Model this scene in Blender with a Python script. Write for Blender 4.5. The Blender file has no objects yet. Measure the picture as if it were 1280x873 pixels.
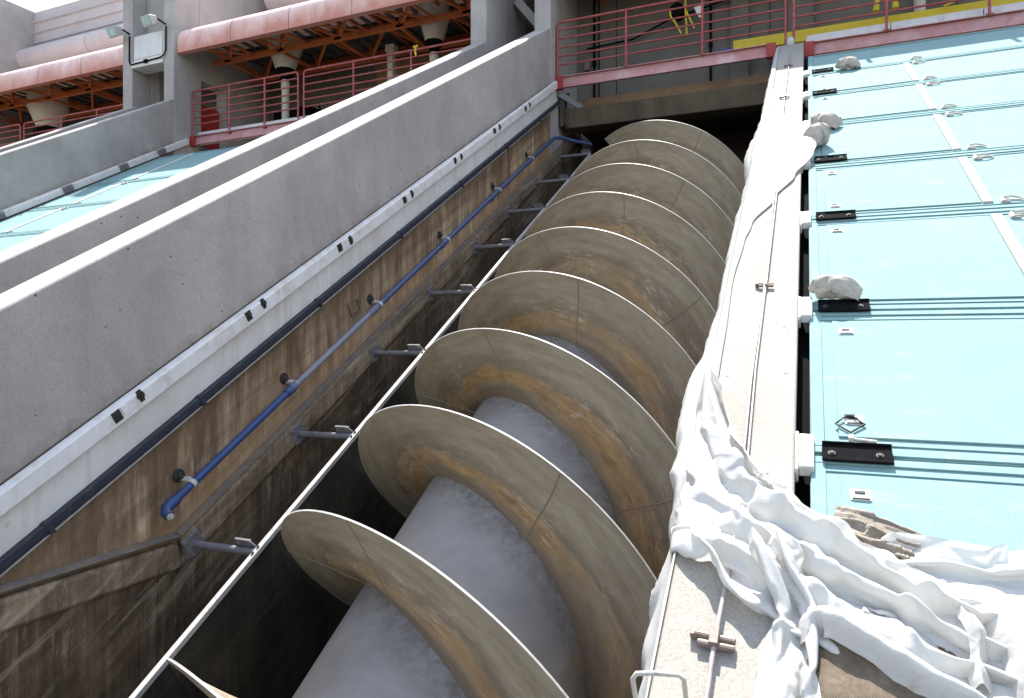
import bpy, math, random
from mathutils import Vector, Matrix, noise as mnoise
rnd = random.Random(7)
C = bpy.context.scene
COL = C.collection
EL = math.radians(30.46)
CE, SE = math.cos(EL), math.sin(EL)
CAMZ = 8.0
PI = math.pi

# ------------------------------------------------------------------ helpers
class MB:
    def __init__(s): s.v = []; s.f = []
    def add(s, vs, fs):
        o = len(s.v); s.v += [tuple(p) for p in vs]; s.f += [tuple(i + o for i in f) for f in fs]; return s
    def box(s, a, b):
        x0, y0, z0 = [min(p, q) for p, q in zip(a, b)]; x1, y1, z1 = [max(p, q) for p, q in zip(a, b)]
        return s.add([(x0,y0,z0),(x1,y0,z0),(x1,y1,z0),(x0,y1,z0),(x0,y0,z1),(x1,y0,z1),(x1,y1,z1),(x0,y1,z1)],
                     [(0,3,2,1),(4,5,6,7),(0,1,5,4),(1,2,6,5),(2,3,7,6),(3,0,4,7)])
    def bar(s, p, q, w, h, up=(0,0,1)):           # rectangular bar between two points
        p, q = Vector(p), Vector(q); t = (q - p).normalized(); a = t.cross(Vector(up))
        if a.length < 1e-4: a = t.cross(Vector((1,0,0)))
        a.normalize(); b = a.cross(t)
        vs = []
        for c in (p, q):
            for i, j in ((-1,-1),(1,-1),(1,1),(-1,1)): vs.append(c + a*(w/2*i) + b*(h/2*j))
        return s.add(vs, [(0,1,2,3),(7,6,5,4),(0,4,5,1),(1,5,6,2),(2,6,7,3),(3,7,4,0)])
    def tube(s, pts, r, n=10, closed=False, cap=True):
        P = [Vector(p) for p in pts]; m = len(P); vs = []; fs = []
        rr = r if isinstance(r, (list, tuple)) else [r]*m
        t0 = (P[1]-P[0]).normalized(); a = t0.cross(Vector((0.13,0.31,0.94)))
        if a.length < 1e-3: a = t0.cross(Vector((1,0,0)))
        a.normalize()
        for i in range(m):
            if closed: t = (P[(i+1)%m]-P[i-1])
            else: t = P[min(i+1,m-1)]-P[max(i-1,0)]
            t.normalize(); a = (a - t*a.dot(t)).normalized(); b = t.cross(a)
            for k in range(n):
                g = 2*PI*k/n; vs.append(P[i] + (a*math.cos(g)+b*math.sin(g))*rr[i])
        for i in range(m if closed else m-1):
            j = (i+1) % m
            for k in range(n): fs.append((i*n+k, i*n+(k+1)%n, j*n+(k+1)%n, j*n+k))
        if cap and not closed:
            fs.append(tuple(range(n-1,-1,-1))); fs.append(tuple((m-1)*n+k for k in range(n)))
        return s.add(vs, fs)
    def lathe(s, c, prof, n=24, axis='z'):          # prof: (r, h) list
        vs = []; fs = []
        for r, h in prof:
            for k in range(n):
                g = 2*PI*k/n; a, b = r*math.cos(g), r*math.sin(g)
                vs.append((c[0]+a, c[1]+b, c[2]+h) if axis == 'z' else (c[0]+a, c[1]+h, c[2]+b) if axis == 'y' else (c[0]+h, c[1]+a, c[2]+b))
        for i in range(len(prof)-1):
            for k in range(n): fs.append((i*n+k, i*n+(k+1)%n, (i+1)*n+(k+1)%n, (i+1)*n+k))
        return s.add(vs, fs)
    def cyl(s, p, q, r, n=12): return s.tube([p, q], r, n)
    def prism(s, prof, f0, f1):                      # prof 2D list; f0/f1 map a 2D point to 3D ends
        n = len(prof)
        vs = [f0(p) for p in prof] + [f1(p) for p in prof]
        fs = [tuple(range(n)), tuple(range(2*n-1, n-1, -1))] + [(i, i+n, (i+1)%n+n, (i+1)%n) for i in range(n)]
        return s.add(vs, fs)
    def grid(s, rows, closed=False):
        m, n = len(rows), len(rows[0]); vs = [p for r in rows for p in r]; fs = []
        for i in range(m-1):
            for j in range(n-1): fs.append((i*n+j, i*n+j+1, (i+1)*n+j+1, (i+1)*n+j))
        return s.add(vs, fs)

def mesh_obj(name, mb, mat, base, smooth=30, bevel=0):
    me = bpy.data.meshes.new(name)
    me.from_pydata([(p[0]-base[0], p[1]-base[1], p[2]-base[2]) for p in mb.v], [], mb.f)
    me.validate(); me.update()
    import bmesh
    bm = bmesh.new(); bm.from_mesh(me); bmesh.ops.recalc_face_normals(bm, faces=bm.faces[:]); bm.to_mesh(me); bm.free()
    if smooth:
        me.shade_smooth(); me.set_sharp_from_angle(angle=math.radians(smooth))
    if mat: me.materials.append(mat)
    o = bpy.data.objects.new(name, me); COL.objects.link(o)
    if bevel:
        m = o.modifiers.new('edge', 'BEVEL'); m.width = bevel; m.segments = 2; m.limit_method = 'ANGLE'; m.angle_limit = math.radians(40)
        m.harden_normals = False
    return o
BASE = {}
def place(o, base, slope):
    if slope:
        x, s, n = base
        o.location = (x, s*CE - n*SE, s*SE + n*CE + CAMZ); o.rotation_euler = (EL, 0, 0)
    else:
        o.location = (base[0], base[1], base[2] + CAMZ)
def tag(o, label, cat, group=None):
    o['label'] = label; o['category'] = cat
    if group: o['group'] = group
def thing(name, label, cat, base, slope=True, group=None):
    o = bpy.data.objects.new(name, None); o.empty_display_size = .1; COL.objects.link(o)
    place(o, base, slope); BASE[o] = tuple(base); tag(o, label, cat, group); return o
def part(name, mb, mat, parent, smooth=30, bevel=0, label=None):
    o = mesh_obj(name, mb, mat, BASE[parent], smooth, bevel); o.parent = parent; BASE[o] = BASE[parent]
    if label: o['label'] = label
    return o
def single(name, mb, mat, label, cat, base, slope=True, group=None, smooth=30, bevel=0):
    o = mesh_obj(name, mb, mat, base, smooth, bevel); place(o, base, slope); BASE[o] = tuple(base); tag(o, label, cat, group); return o
def struct(name, mb, mat, base, slope=True, smooth=30, bevel=0):
    o = mesh_obj(name, mb, mat, base, smooth, bevel); place(o, base, slope); o['kind'] = 'structure'; return o
def dup(o, base=None, slope=True, label=None, parent=None, group=None):
    c = o.copy(); COL.objects.link(c)
    if parent is not None: c.parent = parent
    if base is not None: place(c, base, slope)
    if label: c['label'] = label
    if group: c['group'] = group
    for ch in list(o.children): dup(ch, parent=c)
    return c
def ends(Y):           # slope-frame end cap lying in the vertical plane Y
    return lambda p: (p[0], (Y + p[1]*SE)/CE, p[1])
def at(s): return lambda p: (p[0], s, p[1])

# ------------------------------------------------------------------ materials
class NT:
    def __init__(s, name, rough=.8, spec=.3, metal=0):
        s.m = bpy.data.materials.new(name); s.m.use_nodes = True; s.t = s.m.node_tree; s.n = s.t.nodes
        s.p = s.n['Principled BSDF']; s.p.inputs['Roughness'].default_value = rough
        s.p.inputs['Specular IOR Level'].default_value = spec; s.p.inputs['Metallic'].default_value = metal
        s._geo = s._tc = None
    def L(s, a, b): s.t.links.new(a, b)
    def geo(s):
        if not s._geo: s._geo = s.n.new('ShaderNodeNewGeometry')
        return s._geo.outputs['Position']
    def obj(s):
        if not s._tc: s._tc = s.n.new('ShaderNodeTexCoord')
        return s._tc.outputs['Object']
    def map(s, src, scale):
        m = s.n.new('ShaderNodeMapping'); m.inputs['Scale'].default_value = scale; s.L(src, m.inputs['Vector']); return m.outputs[0]
    def noise(s, src, scale, detail=5, rough=.55, dist=0):
        t = s.n.new('ShaderNodeTexNoise'); t.inputs['Scale'].default_value = scale; t.inputs['Detail'].default_value = detail
        t.inputs['Roughness'].default_value = rough; t.inputs['Distortion'].default_value = dist; s.L(src, t.inputs['Vector']); return t.outputs['Fac']
    def vor(s, src, scale, rnd=1):
        t = s.n.new('ShaderNodeTexVoronoi'); t.inputs['Scale'].default_value = scale; s.L(src, t.inputs['Vector']); return t.outputs['Distance']
    def ramp(s, fac, stops):
        r = s.n.new('ShaderNodeValToRGB'); e = r.color_ramp.elements
        for i, (p, c) in enumerate(stops):
            el = e[i] if i < 2 else e.new(p)
            el.position = p; el.color = (c, c, c, 1) if not isinstance(c, tuple) else (*c, 1)
        s.L(fac, r.inputs[0]); return r.outputs[0]
    def math(s, op, a, b=None):
        m = s.n.new('ShaderNodeMath'); m.operation = op
        for i, x in enumerate((a, b)):
            if x is None: continue
            if isinstance(x, (int, float)): m.inputs[i].default_value = x
            else: s.L(x, m.inputs[i])
        return m.outputs[0]
    def mix(s, fac, a, b, mode='MIX'):
        m = s.n.new('ShaderNodeMix'); m.data_type = 'RGBA'; m.blend_type = mode
        for sock, x in ((m.inputs[0], fac), (m.inputs[6], a), (m.inputs[7], b)):
            if isinstance(x, tuple): sock.default_value = (*x, 1)
            elif isinstance(x, (int, float)): sock.default_value = x
            else: s.L(x, sock)
        return m.outputs[2]
    def color(s, c):
        if isinstance(c, tuple): s.p.inputs['Base Color'].default_value = (*c, 1)
        else: s.L(c, s.p.inputs['Base Color'])
        return s
    def bump(s, h, strength=.3, dist=.01):
        b = s.n.new('ShaderNodeBump'); b.inputs['Strength'].default_value = strength; b.inputs['Distance'].default_value = dist
        s.L(h, b.inputs['Height']); s.L(b.outputs[0], s.p.inputs['Normal']); return s
    def sep(s, src):
        x = s.n.new('ShaderNodeSeparateXYZ'); s.L(src, x.inputs[0]); return x.outputs

def concrete(name, light, dark, streak=.5, pits=.6, grain=.5):
    m = NT(name, .88, .25); g = m.geo()
    big = m.ramp(m.noise(g, .9, 7, .66, .4), [(.34, 0.0), (.64, 1.0)])
    mid = m.ramp(m.noise(g, 5, 6, .65, .3), [(.3, 0.0), (.72, 1.0)])
    c = m.mix(big, dark, light)
    c = m.mix(m.math('MULTIPLY', mid, .45), c, tuple(x*.82 for x in light))
    st = m.ramp(m.noise(m.map(g, (3.5, 3.5, .35)), 1, 5, .6), [(.48, 0.0), (.75, 1.0)])
    c = m.mix(m.math('MULTIPLY', st, streak*.6), c, tuple(x*.55 for x in dark))
    fine = m.noise(g, 90, 3, .7)
    c = m.mix(grain, c, m.mix(m.ramp(fine, [(.3, 0.0), (.7, 1.0)]), (.55,.55,.55), (1.25,1.25,1.25)), 'MULTIPLY')
    pit = m.ramp(m.math('ADD', m.vor(g, 9), m.math('MULTIPLY', m.noise(g, 40, 3), .07)), [(.095, 1.0), (.125, 0.0)])
    pm = m.math('MULTIPLY', pit, m.ramp(m.noise(g, 2.1, 3), [(.44, 0.0), (.52, pits)]))
    c = m.mix(pm, c, tuple(x*.25 for x in dark))
    if name.startswith('shaded_grey'):
        z = m.sep(m.obj())[2]
        foot = m.ramp(m.math('ADD', m.math('MULTIPLY', z, 2.4), m.math('MULTIPLY', m.noise(g, 5, 8, .75, .3), .75)), [(.22, 1.0), (.50, 0.0)])
        c = m.mix(m.math('MULTIPLY', foot, .65), c, (.17,.125,.085))
        spk = m.ramp(m.noise(g, 38, 6, .75), [(.52, 0.0), (.66, 1.0)])
        c = m.mix(m.math('MULTIPLY', spk, .30), c, (.20,.18,.165))
        bl = m.ramp(m.noise(g, 2.4, 8, .72, .5), [(.50, 0.0), (.66, 1.0)])
        c = m.mix(m.math('MULTIPLY', bl, .32), c, (.235,.205,.195))
        tie = m.ramp(m.noise(m.map(g, (2.2,2.2,.5)), 1, 7, .7, .5), [(.54, 0.0), (.72, 1.0)])
        c = m.mix(m.math('MULTIPLY', tie, .28), c, (.25,.225,.20))
    m.color(c).bump(m.math('SUBTRACT', m.math('ADD', m.math('MULTIPLY', fine, .35), m.math('MULTIPLY', m.noise(g, 14, 4), .5)), pm), .35, .012)
    return m.m

def painted(name, col, worn, wear=.5, rough=.55, scale=6, spec=.4):
    m = NT(name, rough, spec); g = m.geo()
    n1 = m.ramp(m.noise(g, scale, 8, .65, .4), [(.62-.3*wear, 0.0), (.85-.25*wear, 1.0)])
    n2 = m.noise(m.map(g, (1,1,.3)), scale*2.5, 6, .7)
    c = m.mix(n1, col, worn)
    c = m.mix(m.math('MULTIPLY', m.ramp(n2, [(.4, 0.0), (.75, 1.0)]), .35), c, tuple(x*.6 for x in col))
    m.color(c).bump(m.noise(g, 60, 3), .08, .005); return m.m

M = {}
M['conc'] = concrete('shaded_grey_concrete', (.42,.385,.365), (.29,.262,.25), .35, 1.0, .42)
M['conc_pale'] = concrete('pale_slab_concrete', (.345,.322,.288), (.275,.255,.225), .2, .6, .5)
M['conc_pier'] = concrete('pier_concrete', (.43,.405,.39), (.31,.285,.27), .4, .9)
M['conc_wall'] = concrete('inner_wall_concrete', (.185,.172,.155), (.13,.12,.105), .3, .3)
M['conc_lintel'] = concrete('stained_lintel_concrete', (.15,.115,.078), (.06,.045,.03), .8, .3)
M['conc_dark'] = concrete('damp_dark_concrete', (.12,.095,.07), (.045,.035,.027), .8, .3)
M['render'] = concrete('pale_mauve_render', (.58,.53,.53), (.48,.44,.445), .2, .2)

def stained_wall(name, pale, tan, brown, dark, lo, hi):
    m = NT(name, .8, .3); g = m.geo()
    big = m.ramp(m.noise(m.map(g, (1,1,.6)), 1.1, 6, .65, .6), [(lo, 0.0), (hi, 1.0)])
    st = m.ramp(m.noise(m.map(g, (9, 9, .45)), 1, 6, .68, .35), [(.38, 0.0), (.68, 1.0)])
    st2 = m.ramp(m.noise(m.map(g, (30, 30, .9)), 1, 4, .6), [(.5, 0.0), (.72, 1.0)])
    c = m.mix(big, tan, brown)
    c = m.mix(m.math('MULTIPLY', st, .65), c, dark)
    c = m.mix(m.math('MULTIPLY', st2, .35), c, pale)
    bands = m.ramp(m.noise(m.map(m.obj(), (1, .35, 7)), 1, 6, .7, .25), [(.45, 0.0), (.62, 1.0)])
    c = m.mix(m.math('MULTIPLY', bands, .45), c, dark)
    blot = m.ramp(m.noise(g, 3.2, 9, .75, .5), [(.50, 0.0), (.60, 1.0)])
    c = m.mix(m.math('MULTIPLY', blot, .5), c, brown)
    minr = m.math('MULTIPLY', m.ramp(m.noise(m.map(g, (16,16,3)), 1, 9, .8, .4), [(.54, 0.0), (.62, 1.0)]), m.ramp(m.noise(g, 1.4, 4, .6), [(.50, 0.0), (.64, .8)]))
    c = m.mix(minr, c, pale)
    fl = m.ramp(m.noise(m.map(g, (1,1,.4)), 20, 8, .75), [(.60, 0.0), (.72, 1.0)])
    c = m.mix(m.math('MULTIPLY', fl, .5), c, pale)
    if name.startswith('tan'):
        hz = m.sep(m.obj())[2]
        top = m.ramp(m.math('SUBTRACT', m.math('ADD', m.math('MULTIPLY', hz, .8), m.math('MULTIPLY', m.noise(m.map(g, (5,5,.7)), 1, 7, .72, .6), 1.3)), 1.1), [(.42, 0.0), (.80, 1.0)])
        c = m.mix(m.math('MULTIPLY', top, .78), c, dark)
        low = m.ramp(m.math('SUBTRACT', m.math('ADD', m.math('MULTIPLY', hz, 1.0), m.math('MULTIPLY', m.noise(m.map(g, (2,2,2)), 1, 7, .72, .3), .9)), 1.0), [(.36, 1.0), (.66, 0.0)])
        c = m.mix(m.math('MULTIPLY', low, .75), c, tuple(x*.75 for x in brown))
        wz = m.sep(g)[2]
        lev_ = m.ramp(m.math('SUBTRACT', m.math('ADD', m.math('MULTIPLY', wz, 2.0), m.math('MULTIPLY', m.noise(m.map(g, (3,3,3)), 1, 7, .72), .6)), 13.2), [(.18, 1.0), (.62, 0.0)])
        c = m.mix(m.math('MULTIPLY', lev_, .75), c, tuple(x*.6 for x in brown))
    else:
        b2 = m.ramp(m.noise(m.map(g, (1,1,.7)), 1.9, 9, .78, .8), [(.46, 0.0), (.60, 1.0)])
        c = m.mix(m.math('MULTIPLY', b2, .6), c, dark)
        b3 = m.ramp(m.noise(m.map(m.obj(), (1,.5,5)), 1.3, 9, .8, .5), [(.52, 0.0), (.64, 1.0)])
        c = m.mix(m.math('MULTIPLY', b3, .55), c, pale)
        b4 = m.ramp(m.noise(m.map(g, (7,7,.9)), 1, 8, .78, .5), [(.54, 0.0), (.66, 1.0)])
        c = m.mix(m.math('MULTIPLY', b4, .35), c, tan)
    m.color(c).bump(m.math('ADD', m.noise(g, 35, 6, .7), m.math('MULTIPLY', st, .4)), .3, .01)
    return m.m
M['stain'] = stained_wall('tan_stained_wall', (.66,.55,.41), (.57,.41,.26), (.34,.195,.10), (.065,.036,.02), .44, .70)
M['stain_low'] = stained_wall('brown_wet_wall', (.38,.30,.215), (.205,.135,.08), (.115,.068,.037), (.024,.0155,.010), .35, .6)
M['ledge'] = stained_wall('ledge_mortar', (.42,.335,.255), (.27,.19,.12), (.165,.105,.062), (.05,.034,.022), .4, .65)
M['ledge_top'] = painted('ledge_bitumen', (.12,.10,.085), (.19,.14,.095), .6, .85, 7)
def whitewash():
    m = NT('stained_white_paint', .6, .35); g = m.geo()
    c = m.mix(m.ramp(m.noise(g, 2.2, 6, .65), [(.35, 0.0), (.75, 1.0)]), (.60,.585,.58), (.49,.455,.42))
    st = m.ramp(m.noise(m.map(g, (14,14,.7)), 1, 5, .65), [(.52, 0.0), (.75, 1.0)])
    c = m.mix(m.math('MULTIPLY', st, .5), c, (.38,.28,.17))
    c = m.mix(m.math('MULTIPLY', m.ramp(m.noise(g, 9, 7, .75), [(.58, 0.0), (.75, 1.0)]), .55), c, (.34,.25,.16))
    m.color(c).bump(m.noise(g, 30, 5), .2, .006); return m.m
M['white_wall'] = whitewash()
M['white'] = painted('white_painted_steel', (.64,.62,.62), (.47,.41,.35), .42, .5, 6)
M['white_cab'] = painted('white_cabinet_paint', (.62,.62,.61), (.5,.48,.45), .15, .45, 3)
M['black'] = painted('black_steel', (.008,.008,.009), (.016,.014,.013), .25, .9, 20, .02)
M['navy'] = painted('dark_rail_paint', (.022,.026,.04), (.06,.055,.05), .3, .5, 12)
def pipe_mat():
    m = NT('blue_pipe_paint', .45, .4); o = m.obj(); y = m.sep(o)[1]
    yy = m.math('ADD', y, m.math('MULTIPLY', m.noise(o, 3, 4), .35))
    grey = m.ramp(m.math('DIVIDE', yy, 10), [(.155, 0.0), (.185, 1.0), (.285, .85), (.33, .1)])
    c = m.mix(grey, (.022,.05,.15), (.20,.20,.225))
    c = m.mix(m.math('MULTIPLY', m.ramp(m.noise(o, 25, 6, .7), [(.55, 0.0), (.7, 1.0)]), .45), c, (.10,.10,.13))
    m.color(c).bump(m.noise(o, 50, 4), .1, .004); return m.m
M['bluepipe'] = pipe_mat()
M['strut'] = painted('grey_strut_paint', (.16,.155,.175), (.10,.075,.055), .5, .5, 14)
M['rim'] = painted('galvanised_rim', (.36,.35,.34), (.22,.20,.18), .4, .5, 10)
M['rail_red'] = painted('faded_red_rail_paint', (.30,.055,.055), (.38,.14,.13), .45, .45, 9)
M['beam_pink'] = painted('faded_pink_beam_paint', (.46,.22,.225), (.58,.42,.44), .55, .6, 2.2)
M['red'] = painted('red_primer', (.33,.03,.025), (.25,.05,.04), .3, .5, 12)
def fascia_mat():
    m = NT('salmon_fascia_painted_sun', .5, .4); g = m.geo(); z = m.sep(m.obj())[2]
    f = m.ramp(m.math('ADD', m.math('MULTIPLY', z, .75), m.math('MULTIPLY', m.noise(m.map(g, (1.3,1.3,.8)), 1, 7, .7, .4), .8)), [(.42, 0.0), (.80, 1.0)])
    c = m.mix(f, (.50,.20,.15), (.80,.60,.56))  # paler towards the top: the sunlit band is put into the paint colour
    c = m.mix(m.math('MULTIPLY', m.ramp(m.noise(m.map(g, (8,8,1)), 1, 6, .7), [(.5, 0.0), (.75, 1.0)]), .4), c, (.46,.17,.12))
    m.color(c); return m.m
M['fascia'] = fascia_mat()
M['orange'] = painted('orange_truss_paint', (.43,.115,.032), (.20,.065,.028), .4, .6, 3)
M['deckmetal'] = painted('dark_roof_deck', (.10,.105,.11), (.05,.045,.04), .5, .6, 2)
M['funnel'] = painted('cream_hopper_paint', (.55,.52,.45), (.42,.37,.30), .3, .5, 4)
M['yellow'] = painted('yellow_paint', (.62,.47,.02), (.5,.40,.10), .25, .5, 6)
M['yellowwhite'] = M['yellow']
M['bluepaint'] = painted('blue_paint', (.02,.07,.32), (.05,.09,.25), .2, .5, 6)
M['tanboard'] = painted('tan_plywood', (.27,.17,.10), (.16,.10,.065), .5, .8, 2)
M['curb'] = painted('white_curb_block', (.62,.61,.63), (.45,.43,.42), .3, .7, 5)
M['glass'] = painted('floodlight_lens', (.35,.50,.47), (.6,.72,.7), .4, .15, 5, .6)
M['lamp'] = painted('floodlight_case', (.42,.42,.40), (.34,.32,.28), .3, .5, 8)
M['bolt'] = painted('rusty_steel', (.20,.15,.13), (.10,.06,.04), .5, .5, 30)
M['rod'] = painted('grey_cable_steel', (.34,.29,.28), (.22,.17,.15), .45, .4, 20)
M['dark'] = painted('dark_socket', (.022,.02,.018), (.05,.035,.022), .4, .7, 30)
M['ring'] = painted('galvanised_ring', (.45,.43,.39), (.28,.24,.19), .4, .4, 25)

def deck_mat(name, col):
    m = NT(name, .85, .08); g = m.geo()
    sp = m.ramp(m.noise(g, 150, 2, .6), [(.52, 0.0), (.66, 1.0)])
    c = m.mix(m.ramp(m.noise(g, 1.3, 5, .6), [(.3, 0.0), (.75, 1.0)]), col, tuple(x*.9 for x in col))
    c = m.mix(m.math('MULTIPLY', sp, .5), c, (col[0]*.5, col[1]*.6, col[2]*.65))
    dirt = m.ramp(m.noise(m.map(g, (1.2, 3.5, 3.5)), 2.6, 7, .7), [(.56, 0.0), (.78, 1.0)])
    c = m.mix(m.math('MULTIPLY', dirt, .5), c, (.33,.32,.27))
    sc_ = m.ramp(m.noise(m.map(g, (2.5,1,1)), 3.3, 9, .8, .6), [(.57, 0.0), (.66, 1.0)])
    c = m.mix(m.math('MULTIPLY', sc_, .22), c, (.30,.36,.35))
    m.color(c).bump(m.noise(g, 150, 2, .6), .25, .003); return m.m
M['deck'] = deck_mat('turquoise_deck_coating', (.20,.31,.313))
M['deck_edge'] = painted('turquoise_edge_paint', (.19,.305,.31), (.25,.31,.30), .4, .85, 7, .06)
M['hinge'] = painted('pale_hinge_strip', (.60,.59,.55), (.48,.46,.42), .3, .5, 10)

X0, N0, R, RT = -1.9553, -3.709, 1.45, .804
KTH, DS, S1 = .4711, .9866, 2.007
def flight_mat():
    m = NT('weathered_flight_steel', .62, .35); o = m.obj(); x, y, z = m.sep(o)
    r = m.math('SQRT', m.math('ADD', m.math('MULTIPLY', x, x), m.math('MULTIPLY', z, z)))
    t = m.math('DIVIDE', m.math('SUBTRACT', r, RT), R-RT)
    cv = m.n.new('ShaderNodeCombineXYZ'); m.L(m.math('MULTIPLY', y, 2.2), cv.inputs[0]); m.L(m.math('MULTIPLY', r, 3.0), cv.inputs[1]); v = cv.outputs[0]
    nl = m.noise(v, .9, 5, .6, .6); nf = m.noise(v, 5, 9, .75)
    base = m.mix(m.ramp(m.noise(v, 2.2, 8, .7, .4), [(.3, 0.0), (.72, 1.0)]), (.215,.187,.143), (.335,.302,.238))
    base = m.mix(m.math('MULTIPLY', m.ramp(nf, [(.42, 0.0), (.68, 1.0)]), .6), base, (.155,.118,.08))
    tn = m.math('ADD', t, m.math('MULTIPLY', m.math('SUBTRACT', nl, .5), .75))
    tn = m.math('ADD', tn, m.math('MULTIPLY', m.math('SUBTRACT', nf, .5), .22))
    band = m.ramp(tn, [(.10, 0.0), (.24, 1.0), (.36, .95), (.50, 0.0)])
    ochre = m.mix(m.ramp(m.noise(v, 4, 8, .75, .3), [(.35, 0.0), (.65, 1.0)]), (.15,.085,.04), (.37,.24,.10))
    patch = m.ramp(m.noise(o, .75, 3, .5), [(.36, .3), (.56, 1.0)])
    c = m.mix(m.math('MULTIPLY', m.math('MULTIPLY', band, patch), .85), base, ochre)
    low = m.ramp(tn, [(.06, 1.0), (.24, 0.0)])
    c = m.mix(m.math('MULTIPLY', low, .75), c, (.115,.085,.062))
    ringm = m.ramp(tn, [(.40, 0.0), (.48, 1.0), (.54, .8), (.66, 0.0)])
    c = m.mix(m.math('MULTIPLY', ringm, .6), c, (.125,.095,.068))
    scuff = m.ramp(m.noise(v, 9, 12, .85, .2), [(.515, 0.0), (.575, 1.0)])
    sm = m.math('MULTIPLY', m.ramp(t, [(.12, 0.0), (.3, 1.0), (.55, .8), (.8, 0.0)]), m.ramp(m.noise(o, 1.9, 4, .6), [(.44, 0.0), (.58, 1.0)]))
    c = m.mix(m.math('MULTIPLY', m.math('MULTIPLY', scuff, sm), .75), c, (.46,.42,.365))
    scr = m.ramp(m.noise(m.map(o, (5, 2, 30)), 1, 4, .6), [(.60, 0.0), (.70, 1.0)])
    c = m.mix(m.math('MULTIPLY', scr, .14), c, (.42,.38,.31))
    m.color(c).bump(m.math('ADD', m.noise(o, 50, 5, .7), nf), .15, .006)
    m.L(m.ramp(nf, [(.3, .5), (.7, .75)]), m.p.inputs['Roughness']); return m.m
def tube_mat():
    m = NT('grey_shaft_steel', .5, .4); o = m.obj()
    c = m.mix(m.ramp(m.noise(o, 1.7, 6, .6, .3), [(.3, 0.0), (.7, 1.0)]), (.215,.205,.20), (.315,.30,.295))
    x_, y_, z_ = m.sep(o)
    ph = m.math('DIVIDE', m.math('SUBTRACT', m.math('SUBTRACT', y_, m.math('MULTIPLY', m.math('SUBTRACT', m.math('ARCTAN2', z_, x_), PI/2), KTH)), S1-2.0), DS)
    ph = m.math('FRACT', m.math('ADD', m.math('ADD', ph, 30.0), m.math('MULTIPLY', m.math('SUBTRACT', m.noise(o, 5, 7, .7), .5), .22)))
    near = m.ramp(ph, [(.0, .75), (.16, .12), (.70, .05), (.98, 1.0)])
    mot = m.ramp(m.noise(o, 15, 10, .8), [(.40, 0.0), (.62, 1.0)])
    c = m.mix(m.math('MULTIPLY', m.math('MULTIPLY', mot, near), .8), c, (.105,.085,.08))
    wht = m.math('MULTIPLY', m.ramp(m.noise(m.map(o, (1.2,3.2,1.2)), 1.6, 6, .65, .6), [(.56, 0.0), (.78, .3)]), 1.0)
    c = m.mix(wht, c, (.40,.39,.385))
    c = m.mix(m.math('MULTIPLY', m.ramp(m.noise(m.map(o, (1,.5,1)), 2.3, 5, .6), [(.56, 0.0), (.72, 1.0)]), .55), c, (.22,.15,.09))
    m.color(c).bump(m.noise(o, 40, 5, .7), .1, .005); return m.m
M['weld'] = painted('weld_bead', (.195,.165,.122), (.25,.215,.165), .4, .6, 20)
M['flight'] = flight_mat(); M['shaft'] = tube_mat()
M['trough'] = stained_wall('dark_trough_steel', (.06,.053,.038), (.04,.036,.025), (.022,.019,.013), (.009,.008,.007), .4, .65)

def sheet_mat():
    m = NT('white_polythene_sheet', .33, .5); o = m.geo()
    dirt = m.ramp(m.noise(o, 11, 8, .75, .3), [(.55, 0.0), (.70, 1.0)])
    dm = m.math('MULTIPLY', dirt, m.ramp(m.noise(o, 3, 3), [(.48, 0.0), (.62, .75)]))
    c = m.mix(dm, (.54,.533,.515), (.30,.24,.18))
    m.color(c)
    wr = m.noise(o, 8, 4, .55, 1.0)
    m.bump(m.math('ADD', wr, m.math('MULTIPLY', m.noise(o, 46, 3, .6, .8),   .25)), .22, .02)
    tr = m.n.new('ShaderNodeBsdfTranslucent'); tr.inputs[0].default_value = (.85,.84,.80,1)
    mx = m.n.new('ShaderNodeMixShader'); mx.inputs[0].default_value = .2
    m.L(m.p.outputs[0], mx.inputs[1]); m.L(tr.outputs[0], mx.inputs[2])
    m.L(mx.outputs[0], m.n['Material Output'].inputs[0]); return m.m
M['sheet'] = sheet_mat()
def canvas(name, a, b):
    m = NT(name, .95, .1); o = m.obj()
    c = m.mix(m.ramp(m.noise(o, 9, 6, .7), [(.35, 0.0), (.7, 1.0)]), a, b)
    w = m.math('MULTIPLY', m.math('SINE', m.math('MULTIPLY', m.sep(o)[0], 900)), m.math('SINE', m.math('MULTIPLY', m.sep(o)[1], 900)))
    c = m.mix(m.math('MULTIPLY', m.ramp(m.noise(o, 60, 3), [(.4, 0.0), (.7, 1.0)]), .4), c, tuple(x*.6 for x in b))
    m.color(c).bump(m.math('ADD', m.math('MULTIPLY', w, .3), m.noise(o, 25, 5)), .3, .006); return m.m
M['bag'] = canvas('dusty_sandbag_canvas', (.45,.405,.355), (.34,.30,.26))
M['bag2'] = canvas('pale_sandbag_canvas', (.46,.42,.375), (.36,.325,.29))
M['sack'] = canvas('grey_brown_sacking', (.31,.27,.23), (.20,.17,.14))
M['burlap'] = canvas('brown_burlap_shade_tone', (.17,.135,.10), (.095,.075,.057))  # brown burlap, its colour darkened for the shadow under the sheet

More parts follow.
